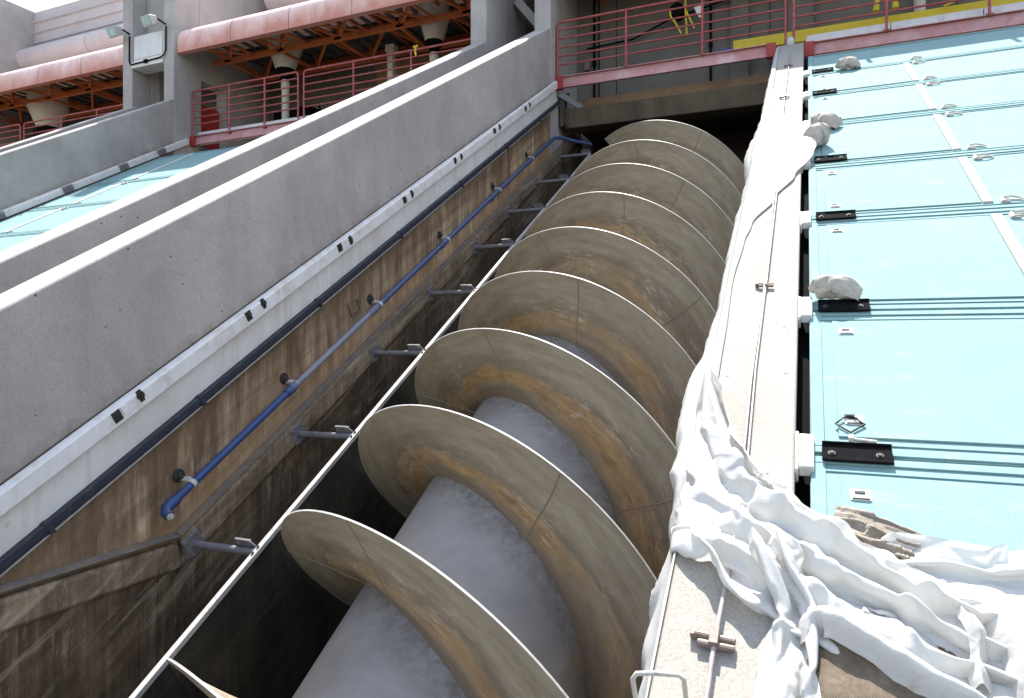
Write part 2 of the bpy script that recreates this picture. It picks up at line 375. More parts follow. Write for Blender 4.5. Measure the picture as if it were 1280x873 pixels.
# ------------------------------------------------------------------ camera, light, world
cam = bpy.data.cameras.new('Camera'); co = bpy.data.objects.new('Camera', cam); COL.objects.link(co)
co.location = (0, 0, CAMZ); co.rotation_euler = (PI/2, 0, math.radians(22.977))
cam.sensor_fit = 'HORIZONTAL'; cam.sensor_width = 36; cam.lens = 869.8*36/1280; cam.shift_y = -10/1280
cam.clip_start = .05; cam.clip_end = 2000; C.camera = co
SUNV = Vector((-.12, math.cos(math.radians(63.7)), math.sin(math.radians(63.7)))).normalized()
sl = bpy.data.lights.new('Sun', 'SUN'); sl.energy = 4.6; sl.angle = math.radians(.53); sl.color = (1, .955, .89)
so = bpy.data.objects.new('Sun', sl); COL.objects.link(so); so.location = (0, 0, 40)
so.rotation_euler = SUNV.to_track_quat('Z', 'Y').to_euler()
w = bpy.data.worlds.new('World'); C.world = w; w.use_nodes = True
sky = w.node_tree.nodes.new('ShaderNodeTexSky'); sky.sky_type = 'NISHITA'; sky.sun_disc = False
sky.sun_elevation = math.asin(SUNV.z); sky.sun_rotation = math.atan2(SUNV.x, SUNV.y)
sky.air_density = 1.3; sky.dust_density = 1.0; sky.ozone_density = 1.0
bg = w.node_tree.nodes['Background']; bg.inputs[1].default_value = .135
hs = w.node_tree.nodes.new('ShaderNodeHueSaturation'); hs.inputs['Saturation'].default_value = .68
w.node_tree.links.new(sky.outputs[0], hs.inputs['Color']); w.node_tree.links.new(hs.outputs[0], bg.inputs[0])
C.view_settings.view_transform = 'Standard'; C.view_settings.look = 'None'
C.view_settings.exposure = 1.62; C.view_settings.gamma = 1.0
C.cycles.max_bounces = 10; C.cycles.diffuse_bounces = 6
try: C.cycles.use_denoising = True
except Exception: pass

# ------------------------------------------------------------------ setting

g = MB(); g.add([(-600,-600,-7.4),(600,-600,-7.4),(600,600,-7.4),(-600,600,-7.4)], [(0,1,2,3)])
struct('ground', g, M['conc_dark'], (0,0,-7.4), False, 0)
f = MB(); f.prism([(-4.2,-5.45),(-.3,-5.45),(-.3,-5.75),(-4.2,-5.75)], at(-3.5), ends(14.2))
struct('channel_floor', f, M['conc_dark'], (-2,0,-5.6))

b = MB(); b.box((-4.6,-4.6,-6.5),(.2,-4.2,-.75)); struct('unseen_light_block', b, M['conc_dark'], (-2,-4.4,-6), False)  # unseen end wall, added dark to keep low light off the blades
DK = -1.936
# central slab wall
b = MB(); b.prism([(-.435,-5.4),(-.044,-5.4),(-.044,DK),(-.435,DK)], at(-5.2), ends(11.70))
single('concrete_wall', b, M['conc_pale'], 'pale sunlit concrete wall with flat sloping top beside the turquoise deck', 'wall', (-.24, 0, DK), bevel=.012)
# two grey parapet walls on the left, and two beyond the left deck
def parapet(x0, x1, Y, label, grp, bottom=-2.6, s0=-4.0):
    b = MB(); b.prism([(x0,bottom),(x1,bottom),(x1,-1.087),(x0,-1.087)], at(s0), ends(Y))
    return single('parapet_wall', b, M['conc'], label, 'wall', (x1, 0, -1.9), group=grp, bevel=.018)
G = 'sloping concrete parapet walls'
parapet(-4.43, -4.13, 11.46, 'broad grey sloping concrete wall rising directly above the white strip and blue pipe', G, -1.94)
parapet(-5.515, -5.21, 11.12, 'narrower sloping concrete wall just behind the broad grey one beside the open screw', G, -3.2)
parapet(-13.2, -12.9, 11.25, 'greenish grey sloping concrete wall bordering the far side of the left turquoise deck', G, -2.6)
parapet(-14.3, -14.0, 11.2, 'farthest sloping concrete wall, behind the greenish grey one near the floodlights', G, -3.2)
for x0, x1, nm in ((-5.2, -4.44, 'walkway'), (-13.99, -13.21, 'walkway')):
    b = MB(); b.prism([(x0,-2.5),(x1,-2.5),(x1,-2.3),(x0,-2.3)], at(-4), ends(12.2)); struct(nm, b, M['conc'], (x0, 0, -2.4))

# ------------------------------------------------------------------ left side of the channel
XW = -4.13
t = thing('channel_wall', 'rust stained tan side wall of the screw channel below the white strip', 'wall', (XW, 0, -4))
b = MB(); b.prism([(-4.6,-6),(XW,-6),(XW,-1.945),(-4.6,-1.945)], at(-4.5), ends(12.0)); part('wall', b, M['stain'], t)
b = MB(); b.prism([(XW-.02,-2.275),(XW+.004,-2.275),(XW+.004,-2.06),(XW-.02,-2.06)], at(-4.5), ends(11.98)); part('painted_band', b, M['white_wall'], t)
# lower thickening with a mortar ledge: sloping part, then level part
sk = 2.42
def lower_poly(n_top):
    # polygon in (s, n): slope part at n_top, level part at constant z
    zk = sk*SE + n_top*CE
    def lev(Y): return (Y*CE + zk*SE, -Y*SE + zk*CE)
    yk = sk*CE - n_top*SE
    a = lev(yk - 7.0)
    return [(13.3, n_top), (sk, n_top), a, (a[0]-3.0, -6.2), (13.3, -6.2)]
def ext(poly, x0, x1):
    b = MB(); n = len(poly)
    vs = [(x0, s, nn) for s, nn in poly] + [(x1, s, nn) for s, nn in poly]
    fs = [tuple(range(n)), tuple(range(2*n-1, n-1, -1))] + [(i, i+n, (i+1)%n+n, (i+1)%n) for i in range(n)]
    return b.add(vs, fs)
part('lower_wall', ext(lower_poly(-3.19), -4.2, -4.075), M['stain_low'], t, bevel=.02)
zk = sk*SE + -3.03*CE; yk = sk*CE + 3.03*SE
def lev(Y, z): return (Y*CE + z*SE, -Y*SE + z*CE)
lp = [lev(-4, zk), (sk, -3.03), (13.0, -3.03)]
lq = [lev(-4, zk-.19), (sk-.06, -3.22), (13.0, -3.22)]
b = MB()
for i in range(2):
    a0, a1, c0, c1 = lp[i], lp[i+1], lq[i], lq[i+1]
    gap = .03 if i == 0 else 0
    if i == 0: a1 = (a1[0]-.04, a1[1]-.02); c1 = (c1[0]-.05, c1[1]-.01)
    b.add([(-4.2,*a0),(-4.2,*a1),(-4.2,*c1),(-4.2,*c0),(-4.062,*a0),(-4.062,*a1),(-4.05,*c1),(-4.05,*c0)],
          [(0,1,2,3),(7,6,5,4),(0,4,5,1),(1,5,6,2),(2,6,7,3),(3,7,4,0)])
part('ledge', b, M['ledge'], t, bevel=.03)
lu = [(p[0], p[1]+.035) for p in lp]
b = MB()
for i in range(2):
    a0, a1, c0, c1 = lu[i], lu[i+1], lp[i], lp[i+1]
    b.add([(-4.2,*a0),(-4.2,*a1),(-4.2,*c1),(-4.2,*c0),(-4.118,*a0),(-4.118,*a1),(-4.068,*c1),(-4.068,*c0)],
          [(0,1,2,3),(7,6,5,4),(0,4,5,1),(1,5,6,2),(2,6,7,3),(3,7,4,0)])
part('ledge_fillet', b, M['ledge_top'], t, bevel=.01)
# old wooden-edged repair square on the wall
b = MB()
s0, n0 = 5.02, -2.56
for q in (((-4.127, s0, n0), (-4.117, s0+.17, n0+.015)), ((-4.127, s0, n0-.12), (-4.117, s0+.17, n0-.105)), ((-4.127, s0, n0-.104), (-4.117, s0+.015, n0-.001)), ((-4.127, s0+.155, n0-.104), (-4.117, s0+.17, n0-.001))): b.box(*q)
part('repair_patch', b, M['ledge'], t)

# white ledger angle with paired sockets
t = thing('ledger_angle', 'long white painted steel angle with pairs of black sockets below the grey wall', 'steel angle', (XW, 0, -2.0))
b = MB(); b.prism([(XW,-2.062),(XW+.055,-2.062),(XW+.055,-1.955),(XW+.02,-1.935),(XW,-1.935)], at(-4), ends(11.95)); part('angle_bar', b, M['white'], t, bevel=.006)
for sc in (1.25, 2.55, 3.865, 5.22, 6.55, 7.94, 9.35, 10.71):
    b = MB(); b.box((XW+.056, sc-.06, -2.025), (XW+.061, sc+.06, -1.965)); pl = part('cover_plate', b, M['white'], t)
    for d in (-.095, .095):
        jx = .012*math.sin(sc*37+d*91); d = d + jx; zz = -1.985 + .008*math.sin(sc*53+d*40)
        b = MB(); b.lathe((XW+.056, sc+d, zz), [(0,.02),(.012,.02),(.014,.012),(.026,.012),(.030,.004),(.030,-.002)], 12, 'x')
        w1 = (.036 if d < 0 else .022) + .004*math.sin(sc*29); b.box((XW+.05, sc+d-w1, zz-.045), (XW+.059, sc+d+w1, zz+(.03 if d < 0 else .038)))
        part('bolt_socket', b, M['dark'], t)
# dark rail
b = MB()
b.box((XW+.004, -4.5, -2.325), (XW+.05, 13.0, -2.275)); b.box((XW+.004, -4.5, -2.345), (XW+.03, 13.0, -2.326))
for i, sj in enumerate((.6, 1.75, 3.05, 4.6, 6.2, 7.9, 9.6, 11.2)): b.box((XW+.003, sj, -2.35), (XW+.058, sj+.035, -2.268))
t = thing('guide_rail', 'long dark navy steel rail running along the foot of the white painted band', 'rail', (XW, 0, -2.3))
part('rail_bar', b, M['navy'], t, bevel=.004)
b = MB(); b.box((XW+.004, -4.5, -2.356), (XW+.036, 13.0, -2.346)); part('lower_lip', b, M['rim'], t)

# blue pipe
t = thing('blue_pipe', 'long blue water pipe with faded grey stretch clamped to the stained wall', 'pipe', (XW+.09, 2.4, -2.745))
px_ = XW+.09
b = MB(); b.tube([(px_, 2.42, -2.745), (px_, 6, -2.742), (px_, 11.35, -2.738), (px_+.02, 11.6, -2.74), (px_+.1, 11.75, -2.79), (px_+.22, 11.86, -2.88), (px_+.5, 12.1, -3.05)], .029, 14); part('pipe_run', b, M['bluepipe'], t, 40)
b = MB(); b.tube([(px_, 2.5, -2.745), (px_, 2.41, -2.745), (px_+.02, 2.375, -2.755), (px_+.055, 2.365, -2.77)], [.038,.038,.036,.034], 14); part('elbow', b, M['bluepipe'], t, 40)
b = MB(); b.tube([(px_+.054, 2.366, -2.772), (px_+.066, 2.364, -2.776)], .026, 12); b.tube([(px_+.066, 2.364, -2.776), (px_+.082, 2.362, -2.780)], .013, 6); part('end_plug', b, M['ring'], t)
for sc in (3.86, 5.28, 6.95, 8.6):
    b = MB(); b.tube([(px_, sc-.07, -2.744), (px_, sc+.07, -2.744)], .036, 14); b.tube([(px_, sc-.015, -2.744), (px_, sc+.015, -2.744)], .041, 14); part('coupling', b, M['bluepipe'], t, 40)
for sc in (2.66, 3.92, 5.4, 7.1, 8.9, 10.4):
    b = MB(); b.tube([(px_, sc-.016, -2.744), (px_, sc+.016, -2.744)], .035, 14); b.box((XW+.002, sc-.02, -2.70), (px_-.01, sc+.02, -2.715)); part('pipe_clamp', b, M['ring'], t)
    b = MB(); b.lathe((XW+.001, sc-.01, -2.672), [(.05,0),(.05,.012),(.028,.014),(.022,.035),(0,.04)], 10, 'x'); part('wall_bolt', b, M['dark'], t)

# ------------------------------------------------------------------ screw pump
t = thing('screw_pump', 'giant steel Archimedes screw with three spiral blades round a grey shaft', 'screw pump', (X0, 2.0, N0))
b = MB(); NS = 96; rows = []
for i in range(61):
    s = -3.5 + i*(13.78/60)
    rows.append([(X0+RT*math.cos(2*PI*k/NS), s, N0+RT*math.sin(2*PI*k/NS)) for k in range(NS+1)])
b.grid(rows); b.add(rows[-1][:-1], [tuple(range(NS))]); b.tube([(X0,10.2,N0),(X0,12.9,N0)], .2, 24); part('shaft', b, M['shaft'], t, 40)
SEND = 10.18
def flight(j):
    b = MB(); TH = .0055; NR = 8
    th0 = PI/2 + (-3.0 - S1 - (j)*DS)/KTH; th1 = PI/2 + (SEND - S1 - j*DS)/KTH
    n = int((th1-th0)/(2*PI)*110); prof = [(RT-.01 + (R-RT+.01)*q/NR) for q in range(NR+1)]
    rows = []
    for i in range(n+1):
        th = th0 + (th1-th0)*i/n; s = S1 + j*DS + KTH*(th-PI/2)
        c_, s_ = math.cos(th), math.sin(th)
        ring = [(X0+r*c_, s-TH, N0+r*s_) for r in prof] + [(X0+r*c_, s+TH, N0+r*s_) for r in reversed(prof)]
        rows.append(ring)
    b.grid(rows)
    m = len(rows[0])
    b.add(rows[0], [tuple(range(m))]); b.add(rows[-1], [tuple(range(m-1,-1,-1))])
    return b, th0, th1
for j in range(3):
    b, th0, th1 = flight(j)
    fl = part('spiral_blade', b, M['flight'], t, 35)
    th = th0 + .35*j
    while th < th1:
        s = S1 + j*DS + KTH*(th-PI/2) - .0065
        w_ = MB(); w_.tube([(X0+r*math.cos(th+.006*math.sin(r*9)), s+KTH*.006*math.sin(r*9), N0+r*math.sin(th+.006*math.sin(r*9))) for r in [RT+.02+(R-RT-.02)*q/8 for q in range(9)]], .0048, 6); part('weld_seam', w_, M['weld'], fl)
        th += math.radians(68 + 9*math.sin(th*3.1))
    # worn bright outer edge
    e = MB(); rows = []
    n = int((th1-th0)/(2*PI)*110)
    for i in range(n+1):
        th = th0 + (th1-th0)*i/n; s = S1 + j*DS + KTH*(th-PI/2); c_, s_ = math.cos(th), math.sin(th)
        rows.append([(X0+r*c_, s+d, N0+r*s_) for r, d in ((R-.003,-.0063),(R+.0012,-.0059),(R+.0012,.0059),(R-.003,.0063))])
    e.grid(rows); part('worn_edge', e, M['rim'], fl, 35)

# trough
t = thing('trough', 'dark curved steel trough cradling the screw with a bright straight rim', 'trough', (X0, 0, N0-1.5))
prof = []
for k in range(37):
    a = -k*PI/36; prof.append((X0+1.478*math.cos(a), N0+1.478*math.sin(a)))
prof += [(X0-1.49, N0+.2), (X0-1.515, N0+.58)]
b = MB(); rows = []
for s in [-3.5 + 15.2*i/40 for i in range(41)]: rows.append([(x, s, n) for x, n in prof])
b.grid(rows)
rows2 = [[(X0+(x-X0)*1.008, s, N0+(n-N0)*1.008-.0) for (x, s, n) in r] for r in rows]
b.grid(rows2); part('trough_plate', b, M['trough'], t, 40)
b = MB(); b.box((-3.492, -3.5, -3.145), (-3.452, 11.72, -3.108)); b.box((-3.492, -3.5, -3.22), (-3.484, 11.72, -3.145)); part('rim', b, M['rim'], t, bevel=.004)
for sj in (.55, 1.62, 4.2, 6.8, 9.4):
    b = MB(); rows = [[(X0+(x-X0)*q, s, N0+(n-N0)*q) for (x, n) in prof] for s, q in ((sj-.02,.999),(sj-.02,.992),(sj+.02,.992),(sj+.02,.999))]
    b.grid(rows); part('trough_seam', b, M['trough'], t, 40)

# struts from wall to rim
SS = [2.46, 3.75, 5.09, 6.43, 7.77, 9.08, 10.40, 11.8]
LBL = ['steel strut nearest the camera, bolted beside the bend in the wall ledge',
       'steel strut second up the channel from the bend in the wall ledge',
       'steel strut third up the channel from the bend in the wall ledge',
       'steel strut midway along the trough rim, fourth from the bend in the ledge',
       'steel strut fifth along the trough rim from the bend in the ledge',
       'steel strut third down from the top end of the trough rim',
       'steel strut second down from the top end of the trough rim',
       'topmost steel strut at the shaded upper end of the trough rim']
def strut(s0, label):
    n = -3.135
    t = thing('strut', label, 'strut', (-4.05, s0, n), group='struts bracing the trough rim')
    b = MB(); b.tube([(-4.045, s0, n), (-3.495, s0+.004, n)], .027, 16); part('bar', b, M['strut'], t, 40)
    b = MB(); b.box((-4.075, s0-.075, n-.08), (-4.045, s0+.075, n+.08)); p = part('wall_plate', b, M['strut'], t, bevel=.004)
    for ds in (-.052, .052):
        for dn in (-.055, .055):
            b = MB(); b.lathe((-4.045, s0+ds, n+dn), [(.014,0),(.014,.014),(.006,.015),(.006,.03),(0,.03)], 6, 'x'); part('bolt', b, M['bolt'], p)
    b = MB(); b.prism([(-3.66, n+.028), (-3.495, n-.03), (-3.495, n+.032), (-3.52, n+.065), (-3.66, n+.075)], lambda p: (p[0], s0+.03, p[1]), lambda p: (p[0], s0+.038, p[1]))
    b.box((-3.66, s0+.028, n+.074), (-3.52, s0+.044, n+.079))
    part('gusset', b, M['strut'], t)
    b = MB()
    for d in (-.028, .03): b.lathe((-3.472, s0+d, -3.108), [(.010,0),(.010,.012),(0,.013)], 6, 'z')
    part('rim_bolt', b, M['dark'], t)
    return t
st0 = strut(SS[0], LBL[0])
for s0, lb in zip(SS[1:], LBL[1:]): dup(st0, (-4.05, s0, -3.135), True, lb)

# ------------------------------------------------------------------ turquoise decks
JT = [1.20, 2.405, 3.62, 4.96, 6.15, 7.45, 8.72, 9.90, 11.18]
PL = ['nearest turquoise deck panel, with crumpled burlap lying on its lower edge',
      'turquoise deck panel with a loose lifting ring and a bolt at its lower left corner',
      'turquoise deck panel with a fat sandbag across its lower left corner',
      'turquoise deck panel shaded at its upper left corner by the white sheet',
      'turquoise deck panel below two heaped sandbags and the sheet flap',
      'turquoise deck panel just uphill of the two heaped sandbags',
      'turquoise deck panel just downhill of the lone sandbag near the pink beam',
      'topmost turquoise deck panel, half shaded, touching the pink beam']
def ring_handle(x, s, n, mb):
    mb.box((x-.035, s-.03, n), (x+.02, s+.03, n+.012)); mb.cyl((x-.02, s-.032, n+.014), (x-.02, s+.032, n+.014), .011, 8)
    mb.tube([(x-.01,s-.028,n+.02),(x+.03,s-.034,n+.022),(x+.075,s-.02,n+.015),(x+.092,s,n+.012),(x+.075,s+.02,n+.015),(x+.03,s+.034,n+.022),(x-.01,s+.028,n+.02)], .0065, 8)
def deck_panel(sa, sb, xl, xr, label, grp, flip=False, i=0):
    # built left edge at xl; flip mirrors it so that its plain edge is at xr
    fx = (lambda x: xl + x) if not flip else (lambda x: xr - x)
    W_ = xr - xl
    t = thing('deck_panel', label, 'deck panel', (xl, (sa+sb)/2, DK), group=grp)
    def bx(mb, x0, s0, n0, x1, s1, n1): mb.box((fx(x0), s0, n0), (fx(x1), s1, n1))
    b = MB(); bx(b, 0, sa+.008, DK-.06, W_, sb-.008, DK-.012); part('sheet', b, M['deck'], t, bevel=.004)
    b = MB()
    for s0 in (sa+.012, sb-.052): bx(b, .002, s0, DK-.012, W_-.002, s0+.04, DK-.004)
    for s0 in (sa+.075, sb-.10): bx(b, .002, s0, DK-.0118, W_-.002, s0+.012, DK-.006)
    bx(b, .003, sa+.054, DK-.0117, .055, sb-.054, DK-.0045)
    part('rib', b, M['deck_edge'], t, bevel=.003)
    lo, hi = (.12, .115)
    if sa < 9.5:
        b = MB(); bx(b, .108, sa+lo, DK-.0119, 1.036, sb-hi, DK-.003); part('hatch', b, M['deck'], t, bevel=.003)
        b = MB(); bx(b, 1.04, sa+lo, DK-.0116, 1.098, sb-hi, DK+.004)
        k = 0
        while sa+lo+.1+k*.21 < sb-hi: bx(b, 1.038, sa+lo+.1+k*.21, DK, 1.100, sa+lo+.106+k*.21, DK+.006); k += 1
        part('hinge_strip', b, M['hinge'], t, bevel=.002)
        for s0 in (sa+.23, sb-.23):
            b = MB(); bx(b, .135, s0-.028, DK-.003, .205, s0+.028, DK+.002); l = part('latch', b, M['hinge'], t)
            b = MB(); bx(b, .142, s0-.026, DK+.002, .20, s0-.020, DK+.006); bx(b, .150, s0+.004, DK+.002, .185, s0+.016, DK+.007); part('latch_slot', b, M['dark'], l)
    for s0 in ((sa+.13, sb-.14) if sb < 11 else (sa+.13,)):
        b = MB(); ring_handle(fx(1.17), s0, DK-.012, b); part('ring_handle', b, M['ring'], t)
    return t
for i in range(8):
    p = deck_panel(JT[i], JT[i+1], .012, 4.4, PL[i], 'turquoise deck panels right of the concrete wall', i=i)
    if i == 1:
        b = MB(); cx, cs = .165, 2.60
        b.tube([(cx-.055,cs,DK+.005),(cx,cs-.055,DK+.004),(cx+.055,cs,DK+.006),(cx+.01,cs+.05,DK+.012),(cx-.012,cs+.05,DK+.012)], .0045, 8, True)
        b.cyl((cx-.02, cs+.052, DK+.008), (cx+.02, cs+.052, DK+.008), .009, 8)
        part('lifting_ring', b, M['dark'], p)
b = MB(); b.cyl((.172,2.478,DK+.02),(.172+.082,2.470,DK+.018), .0085, 10); b.lathe((.166,2.478,DK+.02), [(0,-.012),(.02,-.012),(.02,.006),(.009,.007)], 6, 'x')
single('loose_bolt', b, M['ring'], 'loose steel bolt lying above the nearest black hold-down bracket', 'bolt', (.2, 2.47, DK+.012))
b = MB(); b.prism([(-.04,-2.9),(4.4,-2.9),(4.4,-2.06),(-.04,-2.06)], at(-1.5), ends(11.2)); struct('deck_bed', b, M['black'], (2,5,-2.3))  # bed painted black: shade in the gap beside the wall put into its colour
JL = [2.9, 4.2, 5.5, 6.8, 8.1, 9.4, 11.3]
LL = ['nearest visible turquoise deck panel of the left bay, lowest beside the greenish grey wall',
      'turquoise panel of the left deck, second from the lowest visible one',
      'turquoise panel of the left deck, third from the lowest visible one',
      'turquoise panel of the left deck, third down from the pink beam',
      'turquoise panel of the left deck, second down from the pink beam',
      'uppermost turquoise panel of the left deck, partly shaded below the pink beam']
DK = -2.07
for i in range(6):
    deck_panel(JL[i], JL[i+1], -12.78, -5.53, LL[i], 'turquoise deck panels of the left bay')
b = MB(); b.prism([(-12.88,-2.9),(-5.52,-2.9),(-5.52,-2.45),(-12.88,-2.45)], at(-1.5), ends(11.6)); struct('deck_bed', b, M['conc_dark'], (-9,5,-2.3))
DK = -1.936

# hold-down brackets
def bracket(s0, label, x0=.055, w_=.25):
    t = thing('hold_down_bracket', label, 'bracket', (x0, s0, DK), group='black hold-down brackets at the deck joints')
    b = MB(); b.box((x0, s0-.05, DK+.004), (x0+w_, s0+.05, DK+.016)); b.box((x0, s0+.044, DK+.0165), (x0+w_, s0+.05, DK+.03)); part('angle_plate', b, M['black'], t, bevel=.003)
    for d in (.035, w_-.045):
        b = MB(); b.lathe((x0+d, s0-.012, DK+.016), [(.015,0),(.015,.003),(.008,.004),(.008,.009),(0,.009)], 10); part('bolt', b, M['dark'], t)
    b = MB(); b.box((-.03, s0-.11, DK-.03), (.026, s0+.10, DK+.022)); b.box((-.045, s0-.115, DK-.06), (-.031, s0+.13, DK+.012)); blk = part('white_block', b, M['white'], t, bevel=.005)
    b = MB()
    for d in (-.06, .01, .09): b.lathe((-.031, s0+d, DK+.004), [(.016,0),(.02,.02),(0,.021)], 8, 'x')
    part('block_bolt', b, M['white'], blk)
    return t
BL = {2.40: 'nearest black hold-down bracket with a white block, by the loose bolt', 3.64: 'black hold-down bracket half hidden under the fat sandbag',
      4.965: 'black hold-down bracket clear of any sandbag, second uphill from the loose bolt', 6.27: 'black hold-down bracket under the pointed flap of white sheet',
      7.47: 'black hold-down bracket hidden behind the heaped pair of sandbags', 8.76: 'small black hold-down bracket without any sandbag, next below the topmost one',
      9.98: 'topmost black hold-down bracket, left of the lone sandbag'}
b0 = bracket(2.40, BL[2.40])
for s0 in (3.64, 4.965, 6.27, 7.47, 8.76, 9.98): dup(b0, (.055, s0, DK), True, BL[s0])
# left deck: white ledger with black plates
t = thing('ledger_angle', 'white painted steel angle below the greenish grey wall of the left deck', 'steel angle', (-12.9, 5, DK))
b = MB(); b.prism([(-12.9,-2.06),(-12.83,-2.06),(-12.83,-1.95),(-12.9,-1.93)], at(2), ends(11.6)); part('angle_bar', b, M['white'], t, bevel=.006)
for sc in (6.25, 7.63, 9.05, 10.4, 11.45):
    b = MB(); b.box((-12.829, sc-.11, -2.05), (-12.815, sc+.11, -1.97)); b.box((-12.86, sc-.11, -1.95), (-12.80, sc+.11, -1.938)); part('black_plate', b, M['strut'], t)

# cable rods along the concrete wall
t = thing('cable_run', 'two thin steel cable rods clamped along the top of the pale concrete wall', 'cable', (-.23, 5, DK))
b = MB(); b.tube([(-.226, 11.5, DK+.02), (-.232, 8.6, DK+.022), (-.228, 5.7, DK+.03), (-.228, 3.92, DK+.03), (-.243, 2.9, DK+.022), (-.236, 2.1, DK+.02)], .0055, 8); b.tube([(-.222, 3.9, DK+.022), (-.229, 3.0, DK+.018), (-.220, 2.1, DK+.016)], .0048, 8)
b.tube([(-.212, 5.7, DK+.024), (-.216, 4.8, DK+.03), (-.22, 3.9, DK+.024)], .0048, 8)
part('cable', b, M['rod'], t, 50)
b = MB(); b.tube([(-.228, 2.2, DK+.02), (-.242, 1.75, DK+.026), (-.260, 1.45, DK+.03), (-.268, 1.0, DK+.024)], .0075, 10); part('cable', b, M['rod'], t, 50)
def clamp(x, s, k=1.0):
    b = MB()
    b.cyl((x-.062*k, s+.004, DK+.022), (x+.062*k, s-.004, DK+.022), .011*k, 10); b.cyl((x-.05*k, s-.024*k, DK+.02), (x+.062*k, s-.03*k, DK+.02), .011*k, 10)
    b.box((x-.014*k, s-.04*k, DK+.003), (x+.014*k, s+.022*k, DK+.05*k)); b.box((x-.075*k, s-.005, DK+.004), (x-.05*k, s+.018*k, DK+.03))
    part('clamp', b, M['bolt'], t, bevel=.002)
clamp(-.262, 1.45); clamp(-.226, 3.915, .75); clamp(-.228, 5.69, .7); clamp(-.23, 8.75, .8); clamp(-.228, 10.6, .8)

# grab handle at the bottom of the wall
b = MB(); b.tube([(-.463,1.21,DK-.0),(-.463,1.215,DK+.09),(-.452,1.225,DK+.105),(-.40,1.235,DK+.108),(-.335,1.245,DK+.105),(-.322,1.245,DK+.09),(-.322,1.24,DK)], .0075, 10)
single('grab_handle', b, M['ring'], 'bent steel grab handle standing on the lower end of the pale concrete wall', 'handle', (-.39, 1.23, DK), smooth=50)
# ------------------------------------------------------------------ building at the head of the slope (axis aligned, z from the camera)
YB = 11.75
BAYS = {'far': (-22.25, -14.32), 'left': (-12.88, -5.53), 'mid': (-4.11, -.46), 'right': (-.03, 4.7)}
# columns standing on the parapet ends
GC = 'concrete columns of the building'
def column(x0, x1, y0, y1, label):
    b = MB(); b.box((x0, y0, 2.2), (x1, y1, 8.05))
    return single('column', b, M['conc_pier'], label, 'column', ((x0+x1)/2, y0, 2.2), False, GC, bevel=.015)
column(-4.432, -4.127, 11.46, 12.26, 'concrete column rising from the end of the broad grey wall beside the middle railing')
column(-5.518, -5.207, 11.12, 11.95, 'concrete column between the left railing and the broad grey wall')
column(-13.203, -12.897, 11.25, 11.95, 'concrete column to the right of the white cabinet and floodlights')
column(-14.503, -14.2, 11.25, 11.75, 'concrete column to the left of the white cabinet and floodlights')
def pier_wall(x0, x1, label, door=False):
    t = thing('pier_wall', label, 'wall', (x0, 12, 3.0), False, 'concrete pier walls behind the columns')
    b = MB()
    if door:
        b.box((x0, 11.96, 6.02), (x1, 14.6, 9.6)); b.box((x0, 12.75, 3.0), (x1, 14.6, 6.0195)); b.box((x0, 11.96, 3.0), (x1, 12.02, 6.0195))
    else: b.box((x0, 11.97, 3.0), (x1, 14.6, 8.04))
    part('wall', b, M['conc_pier'], t, bevel=.01)
    return t
t = pier_wall(-13.2, -12.905, 'pier wall with a dark doorway beside the left red railing', True)
b = MB(); b.box((-13.19, 12.03, 4.6), (-13.10, 12.74, 5.55)); part('door', b, M['red'], t)
t = pier_wall(-4.43, -4.135, 'pier wall beside the middle railing, behind the column on the broad grey wall')
t = pier_wall(-5.51, -5.215, 'pier wall facing the gap between the two middle columns')
t = pier_wall(-14.5, -14.205, 'pier wall in shade left of the white cabinet')
b = MB(); b.box((-22.75, 11.3, 2.5), (-22.3, 14.6, 10.32)); single('pier_wall', b, M['conc_pier'], 'tall grey pier wall at the far left edge under the sky', 'wall', (-22.5, 12, 2.5), False, 'concrete pier walls behind the columns', bevel=.015)
for x0, x1, nm in ((-14.19, -13.21, 'between the floodlight columns'), (-5.2, -4.44, 'between the two middle columns')):
    b = MB(); b.box((x0, 13.0, 3.0), (x1, 13.2, 8.04)); b.box((x0, 12.0, 7.6), (x1, 12.99, 7.9))
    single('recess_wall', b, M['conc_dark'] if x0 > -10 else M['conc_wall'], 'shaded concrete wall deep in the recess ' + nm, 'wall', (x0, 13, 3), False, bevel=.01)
b = MB(); b.bar((-5.15, 12.4, 6.55), (-4.5, 12.5, 5.75), .16, .16); single('brace', b, M['conc_pier'], 'slanting concrete brace in the gap between the two middle columns', 'brace', (-5.1, 12.4, 6.4), False, bevel=.01)
b = MB(); b.box((-14.19, 11.62, 6.99), (-13.21, 11.8, 8.04)); single('spandrel_wall', b, M['conc_pier'], 'concrete panel above the white cabinet between the floodlight columns', 'wall', (-13.7, 11.7, 7), False, bevel=.01)

# back walls
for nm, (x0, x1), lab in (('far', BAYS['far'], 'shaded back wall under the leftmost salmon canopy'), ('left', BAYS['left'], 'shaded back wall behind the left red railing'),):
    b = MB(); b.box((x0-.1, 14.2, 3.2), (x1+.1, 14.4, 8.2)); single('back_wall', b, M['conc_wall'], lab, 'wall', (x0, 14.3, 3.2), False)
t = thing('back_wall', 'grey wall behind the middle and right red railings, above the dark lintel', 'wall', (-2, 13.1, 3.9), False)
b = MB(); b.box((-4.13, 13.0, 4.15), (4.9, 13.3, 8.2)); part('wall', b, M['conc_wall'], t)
b = MB()
for x in (-3.35, -.6, 2.2): b.box((x, 12.985, 4.15), (x+.012, 13.01, 8.2))
part('panel_joint', b, M['dark'], t)
b = MB(); b.box((-1.25, 12.9, 4.15), (-.95, 13.0, 8.0)); b.box((-.3, 12.9, 4.15), (.1, 13.0, 8.0)); part('pilaster', b, M['conc_wall'], t)
